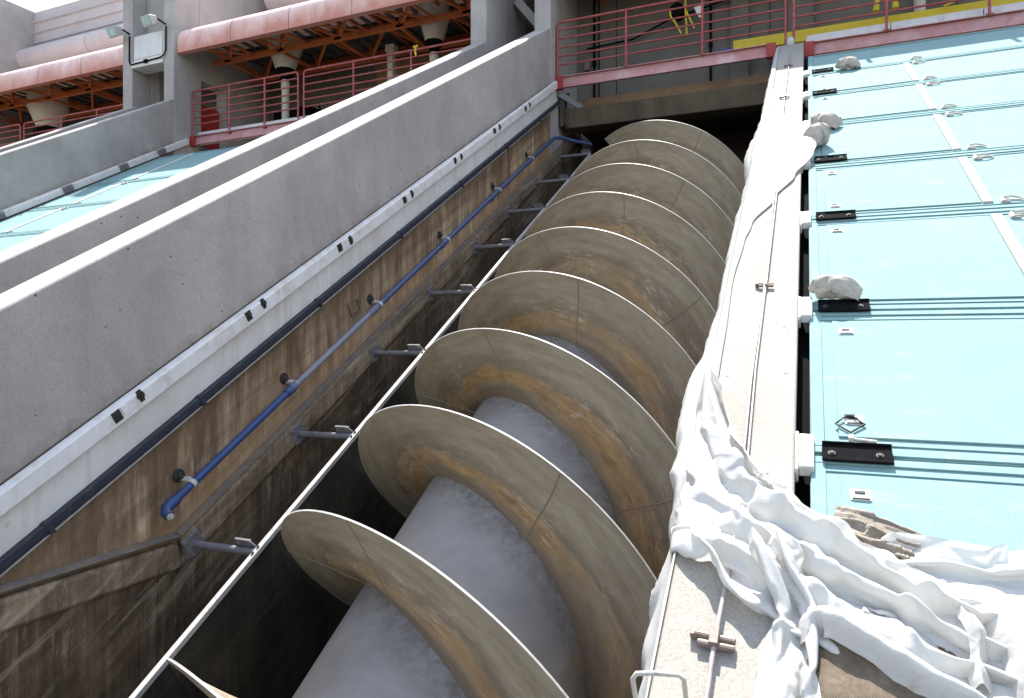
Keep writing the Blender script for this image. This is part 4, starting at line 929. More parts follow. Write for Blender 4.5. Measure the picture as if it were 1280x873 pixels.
CLOTH = {}
CLOTH['main'] = (136, 60, [
-234,0,0,0,0,0,0,0,0,0,0,0,0,0,0,0,0,0,0,0,0,0,0,0,0,0,0,0,0,0,0,0,0,0,0,0,0,1,2,1,2,2,2,2,2,1,1,1,1,1,1,1,1,1,1,1,1,1,1,1,0,0,0,0,0,0,0,0,0,0,0,0,0,0,0,0,0,0,0,0,0,0,0,0,0,0,0,0,0,0,0,0,0,0,1,2,1,1,-1,1,0,-1,-1,-2,-4,4,-2,3,3,-3,-2,-1,0,3,5,0,-1,-1,-2,1,0,0,0,0,0,0,0,0,0,0,0,0,0,0,0,0,0,0,0,0,0,0,0,0,0,0,0,0,0,1,2,1,1,1,0,-1,0,-1,0,-1,-2,0,-4,-2,8,-5,3,1,1,2,-2,1,-2,1,0,1,-2,0,2,1,0,0,0,0,0,0,0,0,4,7,-5,-4,-2,0,0,0,0,0,0,0,0,0,0,0,0,0,0,1,-1,2,-1,1,1,0,0,-1,-1,-1,-1,1,-1,-5,1,10,-6,3,0,0,0,3,-1,-2,0,1,1,1,-1,1,-2,2,0,0,0,0,0,0,0,0,0,-1,2,-1,0,0,0,0,0,0,0,0,0,5,-3,-2,0,0,0,-1,4,-1,1,0,-2,-2,0,-1,0,0,3,-4,-4,3,9,-5,2,-2,2,0,1,0,3,-4,-1,2,-2,3,0,-2,2,1,0,0,0,0,0,0,0,0,1,-1,-2,4,-2,0,0,0,0,0,0,0,2,-1,-2,1,0,0,1,4,-1,-1,0,-2,0,0,-3,2,2,-1,-6,-2,4,8,-3,0,-2,0,2,1,-2,2,2,1,-2,0,3,-7,6,-3,1,0,0,0,0,0,0,0,0,0,0,0,-2,0,2,0,0,0,0,0,0,0,-1,3,-2,0,1,3,1,-2,-1,-2,-3,1,-2,2,4,0,-5,-3,-1,4,8,-2,0,-1,-2,2,0,0,0,0,2,2,-1,-1,0,2,-6,2,2,1,0,0,0,0,0,0,0,0,0,0,0,-2,2,0,0,0,0,0,0,0,1,0,1,2,1,-2,-1,-2,-3,-1,2,0,5,0,-4,-4,-2,0,6,6,-2,0,-1,-3,2,1,1,-1,0,-1,2,2,0,-1,-2,-2,6,-2,0,0,0,0,0,0,0,0,0,0,-1,1,-1,1,0,0,0,0,0,0,0,0,0,1,3,-5,1,-1,-2,0,-1,5,2,0,-3,-4,-2,1,5,1,4,-1,-1,-1,-2,0,1,1,0,0,1,-2,1,2,1,-2,-2,4,-5,3,1,0,0,0,0,0,0,0,0,0,-1,1,0,0,0,0,0,0,0,0,0,1,0,0,1,2,-5,-4,1,1,7,-1,-2,-2,-4,-1,4,2,0,4,-1,0,1,-3,0,-1,1,1,1,-1,1,-1,-1,4,0,-2,1,0,3,-1,-7,-5,0,0,0,0,0,0,0,0,-1,0,2,-1,0,0,0,0,0,0,0,1,1,-2,-5,1,-1,4,2,3,-3,0,-5,-2,2,4,0,0,0,1,1,1,-1,-1,0,0,1,1,-1,0,0,1,-2,0,5,-5,1,2,-1,-2,3,-2,0,0,0,0,0,0,0,0,-1,0,3,-2,0,0,0,0,0,0,0,-1,4,-3,-2,-1,3,4,1,-5,1,-7,1,3,2,0,0,0,2,-1,-1,2,-1,-1,0,0,2,1,0,-1,1,-1,0,-1,2,0,0,0,-3,4,-4,2,0,0,0,0,0,0,0,0,-1,0,-4,5,0,0,0,0,0,0,0,1,-2,0,1,1,3,-2,-2,0,-7,4,3,0,0,0,0,1,0,-1,1,0,1,-1,-1,1,2,0,-1,0,0,2,-2,-1,1,1,1,-2,1,0,-1,0,0,0,0,0,0,0,0,0,0,-7,7,0,0,0,0,0,0,0,0,-2,-5,-3,8,3,1,-2,-4,-1,4,1,0,0,0,0,0,1,0,0,1,0,-1,-1,-2,4,0,0,1,0,0,0,-1,0,0,1,0,0,-1,1,-1,0,0,0,0,0,0,0,0,0,0,0,0,0,0,0,0,0,0,0,0,0,0,0,1,2,-5,-1,0,2,1,0,0,0,0,0,0,2,-3,2,1,0,-1,1,-1,2,1,-1,-1,0,0,-1,4,-3,0,1,1,-1,0,0,0,-1,0,0,0,0,0,0,0,0,0,0,0,0,0,0,0,0,0,0,0,0,0,0,2,-4,1,-2,3,0,0,0,0,0,0,0,3,-4,2,1,-1,1,-2,-2,3,1,1,0,-1,1,-1,0,1,1,-3,3,0,-1,-1,1,-1,1,0,0,0,0,0,0,0,0,0,0,0,0,0,0,0,0,0,0,0,0,0,0,0,-1,-2,3,0,0,0,0,0,0,0,0,1,2,1,-3,1,-1,-2,0,3,1,-1,1,-1,0,1,-1,0,3,0,-2,0,0,0,0,0,-1,0,0,0,0,0,0,0,0,0,0,0,0,0,0,0,0,0,0,0,0,0,0,-2,0,2,0,0,0,0,0,0,0,0,0,1,-2,2,3,-4,-1,-1,3,1,1,-1,-1,3,-1,-1,0,-2,2,0,2,-1,-2,1,1,0,-1,0,0,0,0,0,0,0,0,0,0,0,0,0,0,0,0,0,0,0,0,0,0,-1,1,0,0,0,0,0,0,0,0,0,0,-3,1,-2,0,0,-1,5,6,4,0,0,-2,-5,2,0,3,-2,0,3,0,0,0,0,-8,7,-5,0,0,0,0,0,0,0,0,0,0,0,0,0,0,0,0,0,0,0,0,0,0,0,0,0,0,0,0,0,0,0,0,0,0,2,-1,-1,0,2,1,1,-1,0,-1,1,-2,3,-1,-4,4,3,-6,2,1,1,1,-1,-1,0,-1,0,0,0,0,0,0,0,0,0,0,0,0,0,0,0,0,0,0,0,0,0,1,7,-4,-4,0,0,0,0,0,0,1,2,4,-4,5,2,5,2,-14,-1,0,0,1,0,0,1,0,-1,-2,3,1,-4,4,-1,-5,5,0,-2,0,0,0,0,0,0,0,0,0,0,0,0,0,0,0,0,0,0,0,0,0,0,1,1,2,-1,-3,0,0,0,0,0,-1,-1,-1,3,-1,4,-1,-6,9,3,0,-6,0,0,1,0,1,-2,0,0,2,-1,-1,-6,7,-8,5,-7,6,0,0,0,0,0,0,0,1,7,-5,-3,0,0,0,0,0,0,0,0,0,0,3,-3,-3,0,3,0,0,0,
0,0,0,3,-2,2,0,-2,-3,5,5,-6,-3,3,0,0,1,0,0,0,0,-1,1,0,1,0,-6,8,-4,1,-3,0,0,0,0,0,0,0,0,0,3,-2,-1,0,0,0,0,0,0,0,0,0,1,-1,-1,1,0,0,0,0,0,0,0,-3,7,-6,2,2,3,-1,-1,-2,1,1,-1,0,1,1,-1,-1,1,-1,1,0,0,0,-1,1,-1,2,-2,0,0,0,0,0,0,0,2,-1,-2,0,1,0,0,0,0,0,0,0,0,0,0,0,-1,1,0,0,0,0,0,0,1,3,-7,7,1,-1,1,-1,-1,-1,0,2,-2,0,2,-1,0,0,-1,1,0,0,0,0,0,0,0,1,0,0,0,0,0,0,0,0,1,0,-2,1,0,0,0,0,0,0,0,0,0,0,-1,1,-1,1,0,0,0,0,1,-1,0,2,0,2,1,1,-2,-1,0,-1,1,0,1,-2,-1,2,0,-1,0,1,0,1,-1,0,-1,1,0,0,0,0,0,0,0,0,0,0,1,-1,0,0,0,0,0,0,0,0,0,0,0,0,-1,1,0,1,-1,1,0,1,-1,-1,1,-2,6,-3,0,0,0,1,0,-1,0,0,2,-1,0,0,-1,1,-1,0,1,0,0,0,0,-1,1,1,-1,0,0,0,0,0,0,0,0,0,0,0,0,0,0,0,0,0,0,0,0,0,-1,1,0,-1,1,-1,3,-1,1,-2,2,2,-2,2,-1,-1,1,0,0,0,2,-4,1,2,-1,-1,1,-1,0,0,0,1,1,-1,-1,1,1,-1,0,0,0,0,0,0,0,0,1,-1,-1,1,0,0,0,0,0,0,0,0,0,0,-3,1,5,2,-1,-3,-2,3,-1,1,2,-2,2,-1,0,0,0,1,-1,-1,-1,3,-3,2,0,0,-1,1,0,0,0,0,0,0,0,-1,2,0,0,0,0,0,0,0,0,0,0,0,-1,1,0,0,0,0,0,0,0,0,0,0,1,-1,4,-3,1,-1,0,-4,4,1,1,1,0,1,-1,-2,1,1,-1,0,1,0,0,-3,3,-1,0,0,0,0,0,1,0,-1,1,-4,3,1,1,0,0,0,0,0,0,0,1,-1,0,0,0,0,0,0,0,0,0,0,0,0,0,1,0,2,-1,-1,-1,5,-6,3,-1,3,0,0,-1,3,-3,0,-1,1,1,-1,-4,3,-3,3,0,0,1,1,-1,1,-1,1,-1,-1,1,1,0,0,0,0,0,0,0,1,-1,0,0,0,0,0,0,0,0,0,0,0,0,0,1,-1,-1,-2,4,1,2,-5,6,-2,1,0,0,0,2,-2,1,-4,2,1,-4,2,0,-1,1,-1,-3,5,0,-1,2,0,0,-4,5,-4,-2,5,0,0,0,0,0,0,0,0,0,0,0,0,0,0,0,0,0,0,0,0,0,0,1,-7,0,6,-4,8,-4,6,-10,-2,0,-4,0,1,0,2,2,4,2,12,-3,-2,7,-1,1,-4,0,-6,-6,-5,-1,3,0,4,-3,10,-4,-5,10,0,0,0,0,0,0,1,-1,0,0,0,0,0,0,0,0,0,0,0,0,0,1,-3,0,-1,6,-7,8,-3,0,3,1,-1,0,0,0,0,-1,0,1,-6,9,-2,-3,1,-4,4,3,1,-1,-2,-2,0,1,-1,1,2,2,-2,-5,0,0,0,0,0,0,0,1,-1,0,0,0,0,0,0,0,0,0,0,0,0,0,-1,2,3,-8,8,-1,-4,3,3,-1,0,0,-1,0,1,0,0,-2,1,0,3,-3,0,1,0,0,-2,-1,5,0,-4,0,1,1,0,0,0,-1,0,0,0,0,0,0,-1,1,0,0,0,0,0,0,0,0,0,0,0,0,0,0,0,2,-6,8,-5,-1,8,-2,0,0,2,-2,0,0,-1,0,1,-4,3,0,0,4,-4,1,0,0,1,2,-7,2,1,0,-1,2,1,0,0,-3,0,0,0,0,0,0,0,0,0,1,-1,0,0,0,0,0,0,0,0,0,0,0,0,0,4,-6,8,1,-7,5,0,0,-5,2,1,1,-1,0,0,-1,2,-1,0,0,3,-2,0,1,2,-1,2,-9,3,0,0,1,1,-1,-1,0,0,0,0,0,0,0,0,0,0,0,0,1,-1,0,0,0,0,0,0,0,0,-1,1,-5,0,6,-2,1,8,-2,-1,-6,3,1,-2,0,1,1,0,0,-2,0,0,0,1,3,-1,-6,4,-2,3,1,-3,1,0,2,0,0,-1,0,0,0,0,0,0,0,-1,1,0,0,0,1,-1,0,0,0,0,0,0,0,0,0,10,-3,-10,2,-3,1,0,9,0,4,5,0,1,-1,1,-3,-2,-1,-10,-5,0,1,-1,0,0,6,-2,10,-3,8,1,-1,-4,-6,-7,10,6,-2,0,0,0,0,0,0,0,0,0,1,0,-1,3,-3,0,0,0,0,0,0,4,2,-6,-4,8,1,0,0,-1,0,2,0,-3,-1,1,-2,0,-2,2,3,-1,2,0,-1,0,-2,1,-3,1,-1,4,0,-3,0,5,-1,0,-1,-1,0,0,0,0,0,0,0,0,0,1,-1,2,2,-3,2,-3,0,0,0,0,0,-2,4,-9,14,-3,0,2,-1,0,0,0,1,-3,1,-2,-1,-2,4,-1,-6,12,-4,0,1,-3,1,0,1,0,1,-1,0,-2,0,3,-1,-1,1,0,-2,0,0,0,0,0,0,1,-3,2,1,1,0,2,-3,-1,0,0,0,0,-3,5,-2,7,-9,9,-2,2,0,-1,-2,2,-1,-1,-1,0,2,-1,-3,-6,11,-1,0,0,-1,0,-1,-1,2,-1,-1,3,-5,3,0,1,1,-1,-1,0,1,0,0,0,0,0,0,-1,0,1,0,3,-4,1,5,-1,-4,2,1,1,0,-3,-7,5,8,0,0,-2,0,0,0,0,1,-1,-2,1,1,-1,-1,2,-2,3,0,-1,0,-2,0,0,0,1,0,0,1,-2,-1,1,4,-1,-12,-1,8,0,0,0,0,0,0,0,-2,2,1,0,1,0,-1,2,-2,2,2,0,0,2,-2,2,-1,0,1,2,-1,0,0,-2,-1,0,-2,1,0,0,0,0,0,-1,2,1,-5,2,0,0,-2,2,0,0,-3,1,-3,4,1,2,-4,-5,-2,0,0,0,0,0,0,0,-1,0,5,-6,3,-3,0,6,0,-4,3,-2,5,0,-1,0,2,0,-1,0,1,-1,0,-1,
1,0,-2,-1,0,1,0,1,-1,0,2,-1,0,-1,-1,-1,2,-1,0,-4,6,-1,-3,-7,1,5,3,0,-6,0,0,0,0,1,0,0,-2,1,-1,4,-6,2,0,-2,8,5,-9,4,2,0,2,-1,0,-1,0,0,0,0,-2,1,-1,2,-2,-1,0,0,1,-1,-1,0,2,-1,1,-1,-1,0,1,0,-3,2,-1,2,-5,3,-5,0,5,0,0,-5,7,-1,0,0,1,0,-1,-1,-1,1,1,0,2,3,3,-9,7,1,1,-3,2,0,-1,0,1,-1,0,-1,1,-2,1,0,-2,-1,0,1,0,1,-1,0,0,0,0,0,-1,0,0,0,0,1,-2,1,0,0,0,-6,0,2,3,11,-1,-3,-3,-2,-2,-1,2,-2,1,-2,3,3,3,2,-7,9,-1,0,-1,1,-1,-2,1,0,-3,1,1,2,-4,1,-1,1,-1,0,-1,0,1,0,-1,0,0,-1,-1,-1,3,-1,-5,4,0,-2,2,1,0,0,0,0,-5,-2,0,8,1,-1,0,-2,-1,-1,-3,-4,5,2,3,2,1,-7,7,0,0,0,0,0,1,-3,0,-2,1,0,-1,1,2,-3,-1,1,-1,0,-1,0,0,1,-2,0,1,-1,-2,4,-1,1,-3,-5,5,0,1,-2,3,-3,3,-1,0,-1,-3,28,0,-1,-3,-2,-3,-2,-1,-5,-1,2,0,-1,-3,5,0,-6,2,-1,0,-1,2,2,-7,1,0,-2,0,0,3,2,-3,0,2,-5,0,-1,0,0,6,-8,0,3,1,-2,0,-1,8,-4,-5,5,1,-8,-2,4,4,3,2,0,1,1,-2,3,0,1,2,2,3,1,-3,1,-1,0,0,-1,-2,6,-2,1,-1,1,0,-1,0,-1,1,-2,0,-2,1,0,1,0,0,-2,1,-1,0,0,-2,1,0,-4,6,-4,-1,2,0,2,-4,-3,1,-3,0,4,2,0,0,1,-1,-1,-1,10,3,2,-1,-1,-3,3,1,-1,1,-1,0,0,0,-2,-2,1,2,-1,0,-3,4,-1,-6,5,-1,0,-2,4,-1,-1,-1,0,-1,1,0,-1,1,2,-9,4,-1,3,-3,1,-2,4,-2,-2,-2,5,-2,-2,2,0,-2,3,0,11,3,0,2,-1,0,0,-1,-4,-1,-2,-2,0,2,1,1,2,0,-6,-1,2,2,1,-1,3,-1,-2,0,2,2,-9,3,-1,5,-2,-5,0,-1,-1,1,1,8,-8,-2,3,4,-2,-2,-3,6,-7,-3,8,4,-12,0,2,9,-4,4,10,-7,1,4,0,0,0,0,0,-3,1,2,0,-1,0,0,0,1,4,-2,-3,-4,4,-8,1,5,-1,-1,0,0,2,0,3,-5,4,2,-1,-1,0,-1,-5,0,1,-1,-1,2,-2,5,0,-1,0,-2,-4,6,3,0,-2,-8,6,7,6,5,-4,1,1,0,1,0,0,2,-2,0,-1,2,-2,0,-2,1,0,1,0,-1,-3,1,1,2,-1,1,-5,1,2,0,-1,1,1,0,-1,0,0,0,1,-7,3,1,1,-1,1,-2,-1,-3,5,1,-2,1,0,-2,-1,0,3,0,12,-5,-5,1,7,6,-1,1,1,-2,3,-2,1,-3,2,-6,-5,1,-1,0,1,3,2,6,-11,0,-2,1,1,-2,3,0,-1,2,1,-2,0,0,1,-1,-2,2,1,-2,0,0,-3,3,0,1,-1,0,-1,-4,4,-1,-3,4,1,0,4,-2,5,3,-9,-5,0,2,0,8,0,2,-1,0,-1,-1,4,-1,0,0,0,0,0,-6,0,0,2,-2,2,-1,1,0,1,3,-1,1,-2,-1,0,-1,3,1,0,3,-1,-1,1,-2,0,0,-1,-1,0,-1,0,-2,1,5,1,1,1,5,1,-4,5,0,-1,-2,2,0,2,-4,3,1,-4,4,-1,0,0,0,0,0,-1,-1,1,0,1,0,0,0,-1,-4,3,1,-1,-1,3,0,0,0,-2,1,1,-2,0,-1,1,0,-2,0,2,0,2,-1,-1,-3,5,0,-1,0,7,0,-1,-3,1,-1,0,5,4,-2,-5,-1,0,-1,5,1,0,-1,0,-1,0,0,2,1,1,-1,0,1,2,-5,-4,6,-8,1,0,3,-2,1,-1,1,6,0,0,1,-1,1,0,-1,-1,-3,1,-1,-1,2,-2,4,1,0,0,-10,5,-1,2,3,-4,2,2,1,0,1,-1,-1,0,1,0,0,-3,2,1,0,-1,-1,0,0,0,0,0,0,-3,4,-1,-7,5,1,-1,-1,2,0,0,0,-4,0,-1,-1,1,-1,0,-1,5,5,-3,5,-1,-3,-4,-1,0,0,-2,7,2,4,2,-3,6,1,0,1,-1,-1,0,0,-1,1,-1,-2,0,2,-1,1,0,-1,-1,0,1,-1,0,0,1,-2,1,-2,0,-1,1,1,-1,1,0,0,0,-1,0,0,0,0,-1,-1,1,-1,1,-1,2,-4,4,-1,0,-1,0,-2,7,1,-2,0,-3,4,5,-2,0,1,-1,0,0,0,-2,-3,5,-1,0,0,0,1,-2,0,0,1,-2,-1,0,2,-2,1,0,-5,5,1,-1,0,-2,1,1,0,0,0,-3,0,0,1,-3,0,3,-1,1,-1,1,1,-1,-1,0,1,14,-5,0,1,-2,1,0,0,0,-4,3,6,0,-6,-3,7,1,-7,0,0,1,1,1,2,-1,-5,1,-1,0,1,2,-2,-1,4,-2,1,2,-3,4,-6,-5,3,2,0,1,-2,0,0,2,3,0,-1,-6,1,-6,3,3,0,2,-1,10,-3,-1,0,5,-2,0,1,-1,1,-1,0,-2,-3,5,-3,-2,5,-1,-2,1,-3,3,1,2,-1,-1,0,0,-1,-2,3,0,-1,0,-2,-1,4,-2,-2,4,-1,-1,1,-1,1,-1,0,1,0,-1,0,0,0,0,0,-1,1,0,-1,8,5,-4,0,-3,1,-1,-1,1,0,3,-1,-4,3,-1,2,1,0,-2,0,0,-1,0,3,0,0,0,0,-1,0,0,0,0,0,0,0,0,-1,0,0,1,-3,2,0,1,0,-1,0,0,-1,1,-1,0,-1,1,0,-1,1,1,0,7,-1,2,1,-1,0,0,0,0,1,-1,-1,-2,3,1,0,0,0,0,-2,0,0,-3,1,3,0,1,-2,-1,1,
1,0,0,1,-1,-1,1,-1,1,0,0,1,-5,2,1,-2,3,0,-1,0,1,-2,0,0,1,0,1,0,-1,0,8,-1,1,-1,-2,4,-1,0,0,0,0,-5,5,0,0,1,0,0,-2,1,-2,1,0,1,0,1,-1,-3,2,-2,3,0,0,0,0,1,-2,1,-4,5,0,0,-2,0,-3,4,0,-1,1,0,-1,-2,0,2,1,0,-1,1,-1,1,8,-2,-3,3,9,-7,4,-3,5,0,-3,2,-3,-4,-2,-1,0,-1,7,0,-3,1,1,-1,1,0,0,-1,1,-2,0,2,0,0,1,-1,0,-2,2,1,0,-4,2,0,1,1,-4,3,-1,-2,-1,5,0,-1,0,-1,2,-1,-1,2,8,0,-2,0,-2,3,-5,6,-5,1,3,0,0,0,1,0,-1,1,-1,1,1,-1,0,0,-1,2,-1,-1,0,1,1,0,-1,-4,-1,1,1,0,0,1,1,6,3,-4,3,-5,3,-7,1,0,0,0,6,3,0,1,-4,-3,5,-3,5,-2,3,-1,0,-3,3,-1,2,0,1,-1,-3,4,0,0,0,0,1,0,-1,1,-2,1,0,1,0,0,-3,3,0,1,-4,3,1,-1,-3,2,1,0,0,0,0,1,-3,3,-4,5,0,-1,-4,0,1,0,3,0,-3,5,-1,1,6,-1,0,0,0,-1,1,1,0,0,0,0,0,1,-2,2,-1,1,0,0,1,-2,2,-1,0,0,0,0,-2,1,-1,-4,6,2,-1,-4,5,-4,-1,2,2,-1,-2,1,1,1,1,1,-2,-3,5,-3,-3,4,1,-1,1,-2,1,5,6,0,-1,1,-2,1,0,0,0,2,-1,0,0,-6,6,-1,2,0,0,1,-1,0,1,0,-1,1,-1,1,-2,-4,1,4,1,1,-5,1,-2,6,-1,0,0,-1,-1,0,1,0,3,-1,-4,4,-5,6,0,0,-2,0,2,-1,-3,-2,6,0,0,0,-4,4,1,-1,1,-1,1,-3,4,-1,-2,0,2,0,0,0,-1,2,0,0,0,0,-4,1,3,1,-1,0,-1,-6,6,6,3,-3,4,-6,-3,0,0,-5,0,0,0,1,6,-3,7,-5,4,-6,-4,0,4,-1,1,-1,4,2,-6,-1,4,-1,-1,1,-1,0,1,3,-3,9,0,0,-3,1,-5,1,2,0,-1,0,-1,-1,2,4,-1,0,2,0,-2,0,-4,-2,-2,3,-2,6,1,1,-2,4,-1,-3,2,-3,-1,0,-3,1,0,8,0,-6,-1,2,0,1,7,-3,2,1,-1,1,0,-1,0,0,1,0,0,-1,0,-2,1,-1,4,0,1,0,-1,1,-1,0,0,-1,1,0,-2,3,-1,1,0,-1,0,-3,2,0,0,1,1,0,0,0,-7,4,1,1,-3,3,0,0,0,1,0,0,-1,1,6,1,0,0,0,0,0,1,-2,1,-1,-1,2,0,-1,2,0,-1,1,-1,-4,3,2,0,1,0,-1,0,0,0,0,-4,4,1,0,0,-1,1,-2,1,0,-1,1,0,-2,0,0,1,-1,1,0,-2,2,0,0,2,0,0,1,-2,8,-1,0,0,1,-1,0,0,1,-2,0,0,2,0,0,-1,1,0,-1,-3,4,-6,0,4,2,0,1,0,-2,-2,-1,3,0,-7,6,2,1,-1,0,-1,0,-1,3,-2,-1,-1,1,0,-3,2,3,-1,0,-5,8,-2,0,1,-1,0,11,0,0,0,0,0,0,-1,2,0,-1,0,-3,-4,1,0,-1,0,0,5,-4,5,0,-3,0,3,0,-2,1,0,-1,-5,-5,11,-2,1,1,3,-1,-2,-1,3,-4,-2,0,0,6,-2,1,-5,0,-2,-2,7,-5,6,2,-4,2,3,8,0,-1,0,0,1,1,0,-2,1,0,1,0,-1,-1,1,-1,0,0,-1,1,2,-1,0,-1,0,-1,3,0,0,0,0,0,-2,-1,-1,0,1,3,-1,1,-7,3,1,1,-1,-1,2,0,1,-4,2,1,-4,4,0,-1,0,1,0,18,-1,0,-9,1,0,-1,0,0,0,0,0,0,0,-1,0,1,0,0,-6,7,-1,0,0,-1,0,1,0,-3,0,2,2,0,-1,0,0,-2,0,-3,4,1,1,-4,-1,0,2,0,0,-3,5,1,-3,-3,4,0,1,-5,3,0,1,-2,5,-2,3,0,0,1,-1,0,0,1,7,0,-1,-4,-2,-1,0,0,8,-2,1,1,-1,2,-2,-1,-4,6,-4,0,0,1,2,-1,-1,3,-3,3,-8,1,4,0,1,-1,-3,-3,-3,4,-2,4,2,2,1,2,-4,0,-5,-2,-1,9,-2,1,0,1,0,-2,1,0,1,-1,0,1,0,0,-1,1,0,-1,-2,1,-1,2,0,-1,1,1,-1,0,0,-2,0,1,1,1,-3,0,1,-5,5,0,0,0,-2,1,1,0,0,-1,0,-2,4,-1,-3,1,2,0,0,-1,0,9,-1,0,0,0,0,1,0,0,-1,0,0,1,0,-1,0,0,0,0,0,0,0,0,0,-1,0,-1,3,-1,0,-1,1,0,-1,-2,0,0,1,1,0,0,0,1,0,-2,3,0,0,-1,-1,1,-1,0,0,-1,2,0,0,0,-2,7,0,1,-1,0,0,0,0,0,1,0,-1,1,0,1,-2,1,0,0,0,0,0,-1,1,-1,1,0,0,0,0,0,-1,0,1,-1,1,-3,1,2,-1,1,0,-1,-1,3,0,-1,0,1,-1,0,0,0,0,1,-1,1,-1,-1,1,8,-1,0,1,0,-1,1,0,0,-1,1,0,1,0,-1,0,-1,1,0,0,0,0,0,0,0,-1,1,1,-1,0,0,-1,1,-1,2,0,-3,0,1,0,0,0,0,0,1,0,1,0,-1,0,0,0,0,0,-1,1,0,2,-3,1,8,0,0,0,-1,1,-1,1,0,0,0,0,-1,2,0,-2,1,-1,1,0,0,0,0,1,-2,0,1,1,-1,0,1,-1,-1,0,-1,0,1,-3,2,1,0,-6,6,0,-2,0,3,0,1,-1,0,0,1,-1,0,-1,1,-3,3,-1,8,1,0,-2,1,0,0,-1,1,0,0,0,1,-1,0,1,-2,1,0,1,0,-1,0,-1,1,-1,2,-2,-2,4,-3,2,0,-1,-1,0,2,-1,-3,3,-2,-2,2,3,-2,1,0,0,0,1,0,0,0,0,-1,0,-1,1,0,0,9,
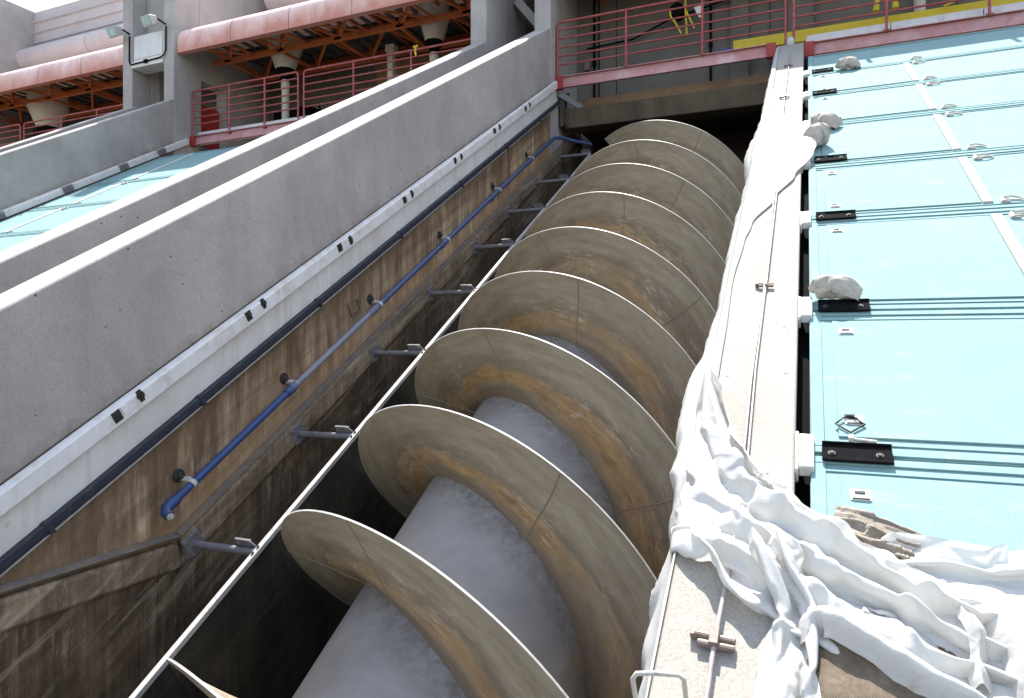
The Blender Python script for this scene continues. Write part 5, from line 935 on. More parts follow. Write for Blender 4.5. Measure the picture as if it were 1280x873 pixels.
-1,1,0,-1,0,0,0,0,0,0,0,-1,1,1,-1,0,0,0,0,0,1,0,-5,4,0,-4,-3,6,-4,6,-4,1,1,0,2,-1,0,0,-1,-8,3,-4,9,2,-2,-4,3,1,1,0,1,-1,0,0,0,-6,6,-2,1,9,1,-1,-1,1,0,0,0,-1,1,-1,1,-1,0,-3,4,-1,-1,1,-6,-4,1,0,7,-7,-1,3,8,-7,7,-6,4,-4,0,1,0,0,0,-4,-2,9,7,-4,-4,5,-1,0,-3,1,-1,-2,-3,0,1,-2,-1,8,1,6,-4,20,-3,0,0,-8,-1,0,1,0,0,0,-1,-1,1,1,-6,3,0,-1,4,0,-5,1,1,2,1,-1,-6,6,-4,5,-3,2,-1,0,-1,0,0,2,-1,0,-2,4,-3,-3,4,-1,1,1,0,0,0,0,-1,0,-1,1,0,-1,0,7,1,0,-1,3,0,0,-1,0,0,0,1,-1,-2,-2,3,0,1,0,0,0,-1,-1,-4,5,0,-1,0,-2,1,-1,2,0,1,1,-1,0,-1,1,-1,0,0,0,1,0,-2,0,0,-5,6,0,-1,-1,3,-1,-4,-2,-2,1,0,5,1,-2,0,-1,1,1,0,1,-3,1,0,0,-2,5,4,-2,-1,-4,-1,5,1,-4,1,-2,0,6,1,-3,1,-1,0,0,-2,4,1,0,-1,-2,-4,-1,1,0,0,1,-4,3,0,3,-2,3,0,4,-3,-1,1,-3,-4,-3,3,1,0,2,2,-3,-1,-1,1,-2,3,-2,0,8,1,0,1,-1,-2,2,0,-7,-1,6,-2,5,-4,1,0,2,-2,1,1,0,-3,0,-2,3,-3,2,1,0,-1,-1,0,-1,4,-1,-1,0,-1,1,1,-1,0,1,0,1,-2,-1,-1,18,0,0,-1,0,2,-1,-1,2,-3,3,-2,-3,1,-2,-5,-1,-1,-1,1,5,6,-4,5,-6,5,-8,0,1,-2,0,0,0,5,-5,4,-9,6,-6,5,0,0,-1,-1,1,0,0,0,1,-1,-2,1,0,1,0,0,-1,1,0,-1,10,0,0,0,0,-1,0,0,-2,0,-3,-1,5,1,0,0,0,0,0,-1,-1,-2,1,0,3,-5,5,0,-2,0,0,0,1,-1,2,-5,5,-5,4,-1,1,-2,1,1,-2,0,1,0,1,0,-1,0,0,-2,2,1,0,-1,1,0,10,0,0,-1,0,-1,1,-1,1,0,0,-2,-1,-2,5,1,-2,0,0,1,0,-1,0,-4,3,1,1,-1,-3,4,0,-1,0,0,-2,2,-1,2,-1,1,-3,2,-1,0,2,-1,0,0,0,-1,1,-1,-1,2,0,0,0,0,0,0,10,0,0,0,0,0,-1,1,-3,2,0,-2,-1,3,-3,2,1,1,0,-1,0,0,0,0,-4,4,-1,1,-1,-1,-1,2,0,1,0,-1,1,-3,2,0,0,-2,2,0,0,-1,1,-1,1,0,0,0,0,0,-2,0,0,1,1,-4,11,0,-1,1,0,-1,0,-1,1,-1,0,0,-1,2,0,-2,0,0,1,0,0,0,-1,1,0,-1,1,-1,1,-3,2,0,0,-1,2,-1,-1,1,0,-1,-2,2,-1,1,0,0,0,0,1,0,0,0,-1,-3,4,-2,0,0,-3,3,11,0,1,-1,0,0,0,-1,0,0,-2,2,0,-1,-2,1,2,0,-1,0,0,0,0,-2,2,0,-1,-5,5,0,1,-3,2,-4,0,3,-1,1,2,-2,1,-2,-1,-4,2,6,-4,2,-3,4,0,0,-1,0,-2,3,-1,1,-3,1,12,0,-1,0,0,0,0,0,0,0,-1,0,0,0,0,1,-1,0,0,-1,-1,0,-1,-1,-4,-2,0,10,-4,6,-4,6,-5,1,-2,-1,3,0,-3,2,3,-2,-1,5,-4,-1,1,-7,-1,-1,2,2,-4,2,-2,2,1,0,7,-1,12,-1,0,1,0,0,-1,1,0,-1,-1,0,0,0,1,-1,0,0,0,0,-1,0,0,1,-1,-1,-1,0,2,-2,2,-4,3,1,-1,-1,0,1,-1,0,0,1,0,-3,2,-3,1,3,0,-1,-1,-2,2,-2,0,-2,-1,7,-4,4,11,1,0,0,-1,0,1,-2,0,1,0,0,-2,1,1,-1,1,-1,1,-2,0,1,0,-1,1,-1,0,-3,2,1,0,-1,0,0,0,0,-2,2,0,-1,-1,0,1,0,0,-2,1,2,-1,0,-4,3,-3,3,-2,-3,4,-1,0,-3,12,0,0,0,0,0,0,-1,0,-2,3,-2,0,-1,1,1,-1,1,-1,0,0,0,-1,1,-1,0,-1,1,0,-1,0,1,-1,0,0,-1,2,-2,1,0,0,0,0,-1,-1,1,0,1,3,-3,0,-5,8,-6,2,-1,-6,0,7,0,12,0,0,-1,1,0,-1,0,0,1,-1,0,0,-1,0,1,0,-1,0,0,0,0,0,0,-1,0,1,-1,0,0,0,-1,1,0,-1,0,0,-1,1,-1,-1,2,0,0,-1,0,0,-3,-4,2,4,1,-5,2,-3,1,5,-1,-2,2,12,0,0,0,0,-1,1,0,-1,0,0,1,-1,0,0,-1,0,1,-1,0,0,-1,1,-3,2,1,-1,0,0,-1,1,0,-1,0,0,0,0,0,0,0,0,-1,0,0,0,1,-1,-1,0,0,0,0,0,0,0,0,0,0,0,0,12,-1,0,1,-1,1,-1,0,0,0,-1,1,0,-1,1,0,0,-1,0,1,-2,0,1,0,-1,0,0,0,0,0,-1,1,-1,-2,3,-1,0,1,-1,0,0,0,0,0,0,-1,-1,0,1,-1,-1,1,0,-3,2,1,0,-1,0,0,12,0,0,-1,1,-1,-1,2,0,0,0,-1,0,1,-2,1,0,0,0,-1,1,-2,0,1,0,0,-1,0,-1,1,0,-1,1,0,-2,1,0,0,0,0,-1,0,-1,0,1,0,0,0,-1,0,-2,1,-2,3,0,1,-1,-1,0,0,16,4,-2,-1,-1,-4,0,-1,0,-4,4,0,0,-1,1,-1,0,0,0,0,0,0,-1,0,1,-1,1,-1,1,-1,0,0,-1,0,0,1,0,-1,0,0,0,0,0,0,-1,0,0,0,0,0,0,-2,2,0,0,-1,1,-1,0,0,12,-6,2,3,0,0,-1,1,-2,2,-2,2,
0,0,-1,0,1,-1,0,0,0,0,0,0,-1,1,-1,0,0,0,0,0,0,0,0,-1,0,0,0,-1,1,0,0,0,0,0,-1,0,0,1,0,-1,0,0,0,0,0,0,-1,0,5,5,0,0,1,0,0,-1,0,0,0,0,-2,0,2,0,-1,1,-1,1,0,0,-1,1,0,-1,0,0,0,0,0,0,-1,0,0,1,0,0,0,0,-1,0,0,0,0,0,0,0,0,-1,0,1,0,0,-1,1,-1,0,-1,0,9,0,0,0,1,0,0,-1,1,0,-1,1,-1,0,0,1,0,0,0,0,-1,1,0,-1,0,0,0,1,-1,0,0,0,0,0,0,-1,0,-1,1,0,-1,-1,0,0,2,0,0,-1,1,0,0,0,0,-1,1,-1,1,0,-2,0,10,-2,2,0,1,0,0,-1,0,0,-1,-1,2,0,-1,0,0,0,1,-1,1,-1,0,0,0,1,0,-1,0,0,0,0,0,-1,1,0,-2,2,0,0,0,-1,0,0,0,0,-2,2,0,1,-1,0,0,0,0,0,0,0,0,-2,9,-2,2,1,0,0,-1,1,0,-1,1,0,-1,1,-1,-1,2,0,-1,1,0,0,0,0,0,-1,0,0,0,0,0,0,-1,0,0,1,0,0,-1,0,0,1,0,-1,-1,1,0,1,-1,0,1,-1,0,1,-1,1,-1,0,0,-1,6,4,0,0,0,0,-1,1,0,0,0,-6,5,0,1,-2,0,0,1,0,0,0,0,0,0,0,0,0,0,1,-1,0,-1,0,0,1,0,-1,1,0,0,0,-1,1,0,-1,0,0,0,0,0,1,-1,0,1,-1,1,-1,-2,0,10,0,-1,0,-1,1,1,-1,0,0,-2,2,-8,3,4,1,-1,0,1,1,-1,0,-2,2,-2,2,0,0,0,0,-2,1,0,1,0,-1,1,0,0,0,0,0,0,-1,0,0,0,-1,2,0,0,-1,1,0,-1,1,-1,1,0,-3,3,-2,0,1,4,7,-1,-2,-1,0,2,2,3,-2,-4,1,-1,-1,-2,1,2,-1,0,-3,3,-2,2,-2,-4,3,3,-3,2,1,0,0,0,0,-1,0,1,0,0,0,0,-1,1,-1,1,0,-1,1,0,-1,1,-1,1,-1,-1,1,2,4,1,4,2,-1,0,1,0,-1,-2,-1,-1,-3,0,0,0,2,2,-1,1,0,1,1,-1,1,-6,1,4,-5,-1,2,3,0,0,1,-1,0,0,1,-1,0,0,0,-1,-1,1,1,0,0,0,0,-1,1,0,0,0,-1,0,-1,4,-2,4,1,0,0,1,0,0,0,0,0,0,1,0,0,0,0,0,0,0,0,0,0,-3,1,1,1,0,0,0,0,0,0,1,-1,0,1,-1,0,0,0,1,-1,-1,1,0,0,0,0,1,-1,1,0,-1,0,-1,0,1,0,6,2,-2,-4,-4,-4,2,2,1,3,2,5,-2,2,2,-2,-1,-2,0,0,-1,3,-2,-1,3,-2,3,-1,0,1,0,0,0,0,0,0,0,0,0,0,0,0,0,0,0,0,0,1,0,-1,0,1,-1,0,0,0,-1,0,1,1,8,1,-1,0,0,0,-1,0,1,0,-1,-3,5,-1,0,-1,1,0,0,0,0,-2,3,0,0,0,0,0,0,0,0,0,-1,1,0,0,0,0,1,-1,1,0,-1,1,0,0,0,-1,0,1,0,-1,0,0,1,0,-1,1,0,0,8,0,1,-1,1,0,0,-1,0,0,0,1,-1,-1,-2,3,0,1,0,0,0,0,-1,1,0,-1,0,1,0,0,0,0,0,0,0,0,0,0,0,1,-1,0,0,0,0,0,0,1,0,-1,0,0,1,-1,1,-1,0,1,-1,1,9,0,0,0,0,0,0,1,-1,0,0,0,1,-1,0,0,0,0,0,0,0,0,0,0,0,1,-1,0,0,0,0,0,0,0,0,0,0,0,0,0,0,0,0,0,0,-1,1,0,0,0,0,0,-1,1,-1,0,1,-1,0,0,9,0,0,1,0,-1,1,-1,0,0,1,-1,0,1,-1,0,0,0,1,0,-1,0,1,-1,0,0,0,0,0,0,-1,1,0,0,0,0,0,-1,1,-1,1,0,-1,0,1,0,0,0,-1,1,-1,1,0,0,-1,0,0,1,0,0,10,0,-1,0,0,1,-1,0,1,-1,0,1,-1,0,1,0,0,0,-1,0,1,-1,0,0,0,0,1,-1,0,-1,1,0,0,0,-1,1,0,0,-1,1,0,-1,1,0,-1,1,0,0,0,-1,1,-1,0,0,0,0,1,-1,0,0,9,0,0,0,1,-1,1,0,-1,1,-1,0,0,0,0,0,0,0,0,0,0,0,0,1,-1,0,0,0,0,0,0,0,0,-1,1,0,0,0,0,0,0,0,0,0,0,0,-1,0,1,0,0,0,0,-1,1,0,-1,0,1,-1,10,-1,0,1,-1,1,-1,0,1,-1,1,-1,1,0,-1,0,0,0,0,0,0,1,-1,0,0,0,0,0,0,0,0,0,0,0,0,0,0,0,0,0,0,0,-1,1,0,-1,1,0,-1,1,-1,0,1,0,-1,1,0,0,-1,1,9,0,1,-1,0,0,0,0,0,0,0,1,-1,0,1,0,-1,0,1,-1,0,0,0,0,1,-1,0,0,-1,1,0,0,0,0,0,0,0,0,0,0,-1,0,1,0,-1,1,0,0,0,-1,1,0,0,0,0,-1,0,1,0,-1,9,1,-1,0,0,0,0,1,-1,1,-1,0,0,0,0,0,0,0,0,1,-1,0,0,0,0,0,0,0,0,-1,0,1,0,0,0,0,0,0,0,0,0,0,0,-1,0,1,0,0,0,0,-1,1,-1,0,1,0,0,0,0,0,10,-1,-1,1,0,0,1,-1,0,0,0,0,0,0,0,0,1,0,-1,0,0,0,0,0,0,0,0,0,0,0,0,0,-2,2,0,0,0,-1,1,0,0,0,0,-1,1,0,0,0,-1,0,1,-1,0,1,-1,0,0,0,1,-1,9,0,0,0,0,1,-1,0,1,-1,1,-1,0,0,-1,0,-1,2,0,0,0,0,1,-1,0,0,-1,0,1,0,0,-1,1,-1,0,1,0,0,0,-1,0,0,1,0,0,0,0,0,-1,0,-1,0,0,0,1,0,1,0,-1,1,9,0,0,0,0,0,0,0,-1,0,0,0,1,-5,2,1,2,-1,0,1,0,0,-1,1,-1,1,0,0,0,-1,1,0,-1,1,0,-1,1,0,-2,0,1,1,0,
0,0,0,0,-2,1,-1,1,0,1,-1,0,0,1,-1,1,-1,10,0,0,-1,0,-1,0,0,0,2,0,1,0,0,-5,-3,-1,1,2,1,-1,-1,0,0,5,2,-3,0,-2,4,0,-3,4,-1,0,0,-1,0,-1,2,-1,1,0,0,-1,0,-1,0,0,0,0,0,0,0,0,0,0,0,-1,2,9,0,0,0,0,0,0,0,0,-2,0,0,-1,2,0,-1,2,-1,0,0,0,-2,0,2,-3,0,4,-1,1,-1,0,-1,0,2,-1,-1,1,1,0,-2,1,-3,3,1,1,-2,1,0,0,0,0,0,0,0,0,0,-2,0,1,1,10,0,0,0,-1,-2,1,1,1,0,0,0,-2,2,1,0,-6,-1,4,-4,2,3,2,-1,1,-7,2,2,1,1,-5,6,0,-2,1,0,-1,-1,-3,-3,5,4,-2,1,-1,0,2,-4,-2,0,-1,0,-1,0,0,3,-2,4,2,0,9,0,0,-1,0,1,0,-1,0,1,0,0,0,0,-1,0,1,-2,-1,3,0,0,0,-1,-1,5,0,0,0,-5,8,-1,-8,-4,-2,-1,0,0,6,5,-5,-1,1,5,1,3,-1,-2,0,0,-1,0,-1,-1,-1,-4,6,1,2,2,9,-1,1,0,-1,1,-2,2,0,0,0,-1,1,-1,1,-1,0,-1,0,2,0,0,-1,1,0,0,-1,0,-4,4,0,-2,-1,-2,3,1,1,1,0,0,1,-1,0,-10,5,5,-6,0,0,-2,2,0,0,1,1,3,1,-1,-4,0,1336,2,7,7,1,2,-2,-2,-3,-7,6,-1,2,-5,7,0,0,-1,-5,4,7,6,5,4,4,2,3,2,3,2,3,3,2,3,3,3,2,3,2,3,2,2,2,2,1,1,0,0,0,0,0,0,0,0,-1,0,0,0,0,0,8,-4,-8,0,0,-5,0,1,3,2,-5,0,-1,2,-1,10,5,-8,8,-1,-6,-7,1,0,-2,0,0,0,0,0,0,0,1,0,-1,0,0,0,1,-1,0,0,-1,0,1,-1,0,0,1,-1,-1,0,0,1,3,0,-1,-1,-1,0,-8,2,1,0,-4,3,1,-3,1,1,0,2,-4,6,1,-5,-5,11,-4,-1,-3,2,-1,-1,1,1,1,1,0,0,-1,0,-1,-1,1,-1,0,-1,-1,1,-1,0,0,1,-1,0,-1,0,1,1,0,0,-1,0,0,0,-1,1,0,1,-8,0,-1,-6,2,-2,0,5,-1,9,0,1,-2,1,-4,-1,0,0,3,-4,7,5,-10,2,-1,-1,-2,0,-1,0,1,-1,1,0,-1,0,0,0,1,-1,0,1,1,0,-2,0,0,0,0,2,-2,0,0,0,0,1,0,0,-1,1,-9,0,1,-1,1,1,1,-3,3,-3,0,-1,6,-2,-1,-2,1,-1,1,5,-1,-3,5,-5,-1,0,0,-1,1,0,-1,1,-1,0,0,1,0,0,-1,0,3,-2,2,-4,1,0,0,1,-1,0,3,-3,0,0,0,1,0,-1,1,0,-9,0,0,0,-1,1,0,2,-2,0,0,0,1,-1,0,0,0,1,-1,1,-1,0,0,0,1,0,0,1,-1,0,0,-1,0,0,1,-1,0,0,1,3,-3,3,-4,1,-1,0,1,-1,1,-1,1,1,-1,2,1,-4,1,-1,0,1,-10,0,0,0,1,0,-1,1,0,0,0,0,0,0,0,0,0,0,2,-1,-1,0,0,1,0,0,0,-1,0,0,0,0,1,0,-1,0,1,1,2,-4,4,-4,0,0,0,0,0,0,0,0,1,1,-1,1,-1,1,-2,0,1,0,-9,0,0,0,-1,0,1,0,-1,0,0,1,-1,1,0,-1,1,0,0,0,1,-1,0,1,0,0,0,0,0,0,0,0,-1,0,0,1,2,1,-4,5,-5,1,0,-1,0,0,0,0,0,1,-1,1,1,0,-2,0,2,-1,0,0,-10,0,0,0,0,1,-1,0,1,0,0,-1,1,0,-1,1,1,0,-1,0,0,0,2,-2,0,0,0,0,1,-1,0,0,1,0,2,2,-2,-3,5,-4,0,-1,0,0,0,0,1,-1,1,-1,1,1,-1,0,-1,2,-2,1,0,0,-10,1,-1,0,1,-1,3,-2,0,0,-1,1,0,-1,1,0,0,0,0,0,0,1,-1,1,0,1,-1,0,-1,1,0,0,0,2,1,-2,-1,4,-4,0,0,-1,0,0,1,0,0,0,-1,0,0,1,1,-1,4,-1,1,-1,-3,-4,-9,-1,1,-1,0,0,0,2,-2,0,3,-2,-1,1,0,0,-1,1,0,0,0,0,2,-1,0,-1,0,1,-1,0,1,1,1,1,-2,-1,3,-4,0,0,0,1,-1,0,0,1,-1,0,1,0,0,0,3,-3,-1,1,-1,0,1,-1,-10,1,-1,0,1,0,2,-3,1,0,0,0,0,1,-1,0,0,0,0,0,0,1,-2,2,-1,0,1,-1,1,1,0,1,0,-1,0,1,-3,1,0,0,0,-1,0,1,-1,1,0,0,0,0,-1,0,1,0,1,-1,0,1,-1,0,-8,-2,1,-1,0,1,-1,6,-4,-2,2,-1,1,-2,2,-2,1,0,0,0,1,-1,0,0,1,0,-1,0,2,0,1,0,-1,-1,0,-1,0,0,0,0,0,0,1,-1,1,0,0,0,0,0,0,0,0,0,0,0,0,0,0,0,-13,1,-1,4,1,1,-1,-1,5,2,-5,3,-4,2,-4,3,0,0,0,-4,1,-1,2,0,0,0,1,0,0,1,0,-2,0,1,-1,1,0,0,0,-1,0,1,-1,1,0,0,0,0,-1,1,0,0,0,0,0,0,0,0,0,0,-9,1,-1,-1,1,0,0,-1,1,0,1,-1,1,-2,2,-1,1,0,-1,5,-3,-1,-1,0,0,0,1,2,0,-1,-2,1,1,-1,0,-1,0,0,0,1,-1,0,0,0,1,-1,0,0,1,-1,1,-1,0,1,0,-1,0,1,-1,0,-8,-1,0,0,0,0,0,0,0,-1,0,0,2,0,-1,1,-1,0,1,-1,1,0,-1,0,0,1,1,0,-1,-1,1,0,-1,0,0,0,0,0,0,0,0,0,0,0,1,0,0,0,-1,1,0,0,-1,0,1,-1,0,0,0,0,-10,1,0,0,-1,1,0,-1,1,0,0,0,0,1,0,0,-1,0,0,1,0,-1,1,0,2,0,-1,-1,-1,1,
-1,0,1,-1,0,1,0,-1,0,0,0,0,0,1,0,-1,0,0,1,-1,0,1,0,0,0,0,0,-1,0,0,-8,-2,1,-1,0,0,0,1,0,-1,0,0,1,0,1,0,2,-3,1,-1,1,3,-4,1,-1,0,0,0,1,-1,1,1,-2,1,0,-1,0,2,0,-2,1,-1,1,0,-1,0,1,0,-1,0,1,0,-1,1,-1,0,0,1,0,0,-16,1,1,4,0,0,0,0,-1,2,2,1,0,0,1,-3,-1,2,-2,0,-1,-1,5,0,0,0,0,0,0,1,0,-3,-3,0,0,0,0,0,0,2,-1,1,2,0,0,-1,-2,4,0,2,-3,0,3,-1,1,0,0,-4,2,-2,-10,-1,1,0,1,-1,0,1,0,0,-1,1,1,2,-4,1,1,-1,0,0,0,1,-1,0,0,1,0,1,1,-3,0,2,-1,-1,0,0,1,-1,1,0,0,0,0,-1,0,1,1,-1,0,0,2,-2,0,1,-1,1,-1,0,0,0,-9,4,2,-4,-1,0,0,-1,1,1,-2,-3,1,-1,6,1,-3,1,2,0,-1,0,2,-2,-5,1,0,-1,-1,3,0,-3,5,1,0,1,0,0,1,-5,1,0,0,1,0,-1,0,1,-1,0,0,2,-2,1,0,-1,1,0,-1,0,-10,-1,0,1,0,0,0,1,-1,0,2,0,1,0,-2,0,1,1,-2,0,1,-1,0,1,4,-3,-1,0,0,0,-1,1,0,0,0,0,0,0,2,0,3,-1,-4,-1,1,0,1,0,-1,0,1,0,-1,0,-5,0,-3,2,-1,0,-9,0,0,1,0,0,0,0,1,-2,-1,4,-3,-1,0,0,1,-1,1,0,0,0,0,0,0,0,1,0,0,0,0,2,-2,0,0,0,0,2,-2,5,-5,-1,1,1,-1,1,-1,0,1,-1,0,0,1,0,1,-2,3,-2,-1,1,-10,0,-1,0,0,0,1,-1,0,2,1,-2,0,0,0,0,0,1,0,0,0,0,0,0,0,0,0,0,0,0,1,0,2,-2,1,-1,1,1,-1,-1,0,0,1,-1,0,0,1,0,-1,1,0,0,0,0,0,0,0,0,1,-1,-11,-1,1,0,0,0,0,1,0,-1,0,0,0,1,0,0,0,0,0,1,1,-1,0,0,0,1,0,0,0,0,-1,1,0,2,-1,2,-2,-1,0,0,-1,1,1,-1,0,1,0,0,0,0,-1,1,0,1,-1,0,1,0,0,-1,-11,0,-1,0,1,0,0,0,1,0,0,0,0,0,0,1,-1,1,0,0,1,0,-1,0,0,0,0,0,1,0,0,0,0,0,1,0,2,-2,-1,1,0,0,0,1,-1,0,0,0,0,0,0,0,0,0,0,0,0,0,1,0,-11,0,0,0,0,1,-1,1,-1,1,0,0,0,0,0,0,1,-1,1,0,0,0,1,-1,1,0,0,0,0,0,0,0,0,1,1,-1,-1,0,1,-1,0,0,0,1,0,0,0,-1,1,0,1,-1,1,-1,1,-1,1,0,0,0,-11,0,1,0,0,-1,1,-1,1,-1,0,1,0,0,1,0,0,0,0,0,0,1,-1,0,0,0,1,0,-1,0,1,0,0,0,0,1,-1,0,0,0,0,1,0,0,1,-2,1,0,0,0,0,1,-1,1,-1,1,-1,1,0,0,-10,0,0,0,-1,2,-1,1,0,0,0,0,0,0,0,0,0,0,1,0,0,2,-3,1,1,0,-1,0,0,0,0,0,1,0,-1,0,-1,1,0,0,0,0,0,0,0,1,-1,0,0,0,0,0,1,0,0,-1,1,1,-1,0,-10,1,-1,1,0,-1,1,0,0,-1,1,0,0,0,0,0,0,1,0,0,-1,1,-1,2,-1,0,0,0,0,0,0,0,0,0,1,-1,0,0,0,0,-1,1,1,0,0,0,-1,0,0,0,0,0,0,1,-1,1,-2,1,1,0,-9,0,0,-1,0,1,0,0,0,0,0,0,0,0,0,0,1,0,-1,1,0,0,0,0,0,1,-2,1,1,-1,0,0,0,0,0,-1,3,-2,1,-1,0,1,-1,0,-1,2,-1,0,0,0,1,-1,1,-1,1,-1,0,1,0,0,-9,0,0,2,-1,-1,0,0,0,0,0,0,1,0,0,0,-1,1,0,-1,1,0,0,0,0,-1,1,0,0,1,-1,1,-1,0,0,2,0,2,-6,1,2,-1,0,0,0,0,0,0,0,1,-1,1,-1,0,-1,3,-2,0,1,1,-8,1,2,-4,2,-3,1,0,0,0,0,0,0,1,-1,0,1,0,0,1,-1,-1,5,0,-1,1,1,-1,-2,-3,1,-2,-5,0,0,-1,0,1,6,-2,5,-3,1,0,2,-1,5,-2,-5,-5,-2,1,1,0,0,-2,6,-5,0,3,-8,0,1,0,0,-1,-1,0,0,0,0,1,0,-1,2,-1,0,0,0,0,0,0,0,-1,1,-1,1,0,0,0,0,1,1,-2,0,2,0,-2,0,2,-3,5,-3,-1,1,1,-1,1,2,0,-3,-1,1,-1,1,0,1,2,-3,-1,-7,1,-1,0,0,-1,-1,-1,1,1,-1,0,1,0,-1,0,1,0,0,0,0,0,0,0,0,1,-1,0,-1,1,1,0,-1,2,-1,0,-1,1,0,-1,0,0,3,-2,-1,0,1,0,-1,0,3,-1,-2,0,0,1,0,1,0,-1,-7,-1,0,3,-3,0,-1,0,0,0,1,-1,1,-1,1,0,0,0,0,1,-1,0,-1,0,2,0,-1,1,1,-1,0,0,4,-5,0,0,0,0,0,0,1,-1,0,3,-3,1,-1,1,1,1,-2,0,0,0,0,0,0,0,1,-1,-7,1,0,-2,1,-1,-1,0,0,0,0,1,-1,1,-1,2,-1,0,1,-1,-1,1,0,1,-1,1,0,1,-3,1,1,0,-1,3,0,-2,-1,0,0,0,0,0,0,1,2,-2,0,1,2,0,1,-4,0,-1,0,2,0,0,-1,0,-7,0,-1,2,-2,1,-2,0,0,0,1,0,0,1,0,-1,0,0,0,-2,3,-1,1,2,0,-2,2,-2,5,-4,-2,-1,1,0,1,-2,2,0,-1,0,0,0,0,0,1,0,0,-1,0,0,1,0,1,-1,0,0,0,0,0,0,-7,1,2,-5,-1,1,1,-1,0,0,0,1,-1,1,-1,0,1,0,0,0,-1,1,-4,-4,0,1,-1,1,1,7,0,0,1,2,-1,2,-2,0,1,
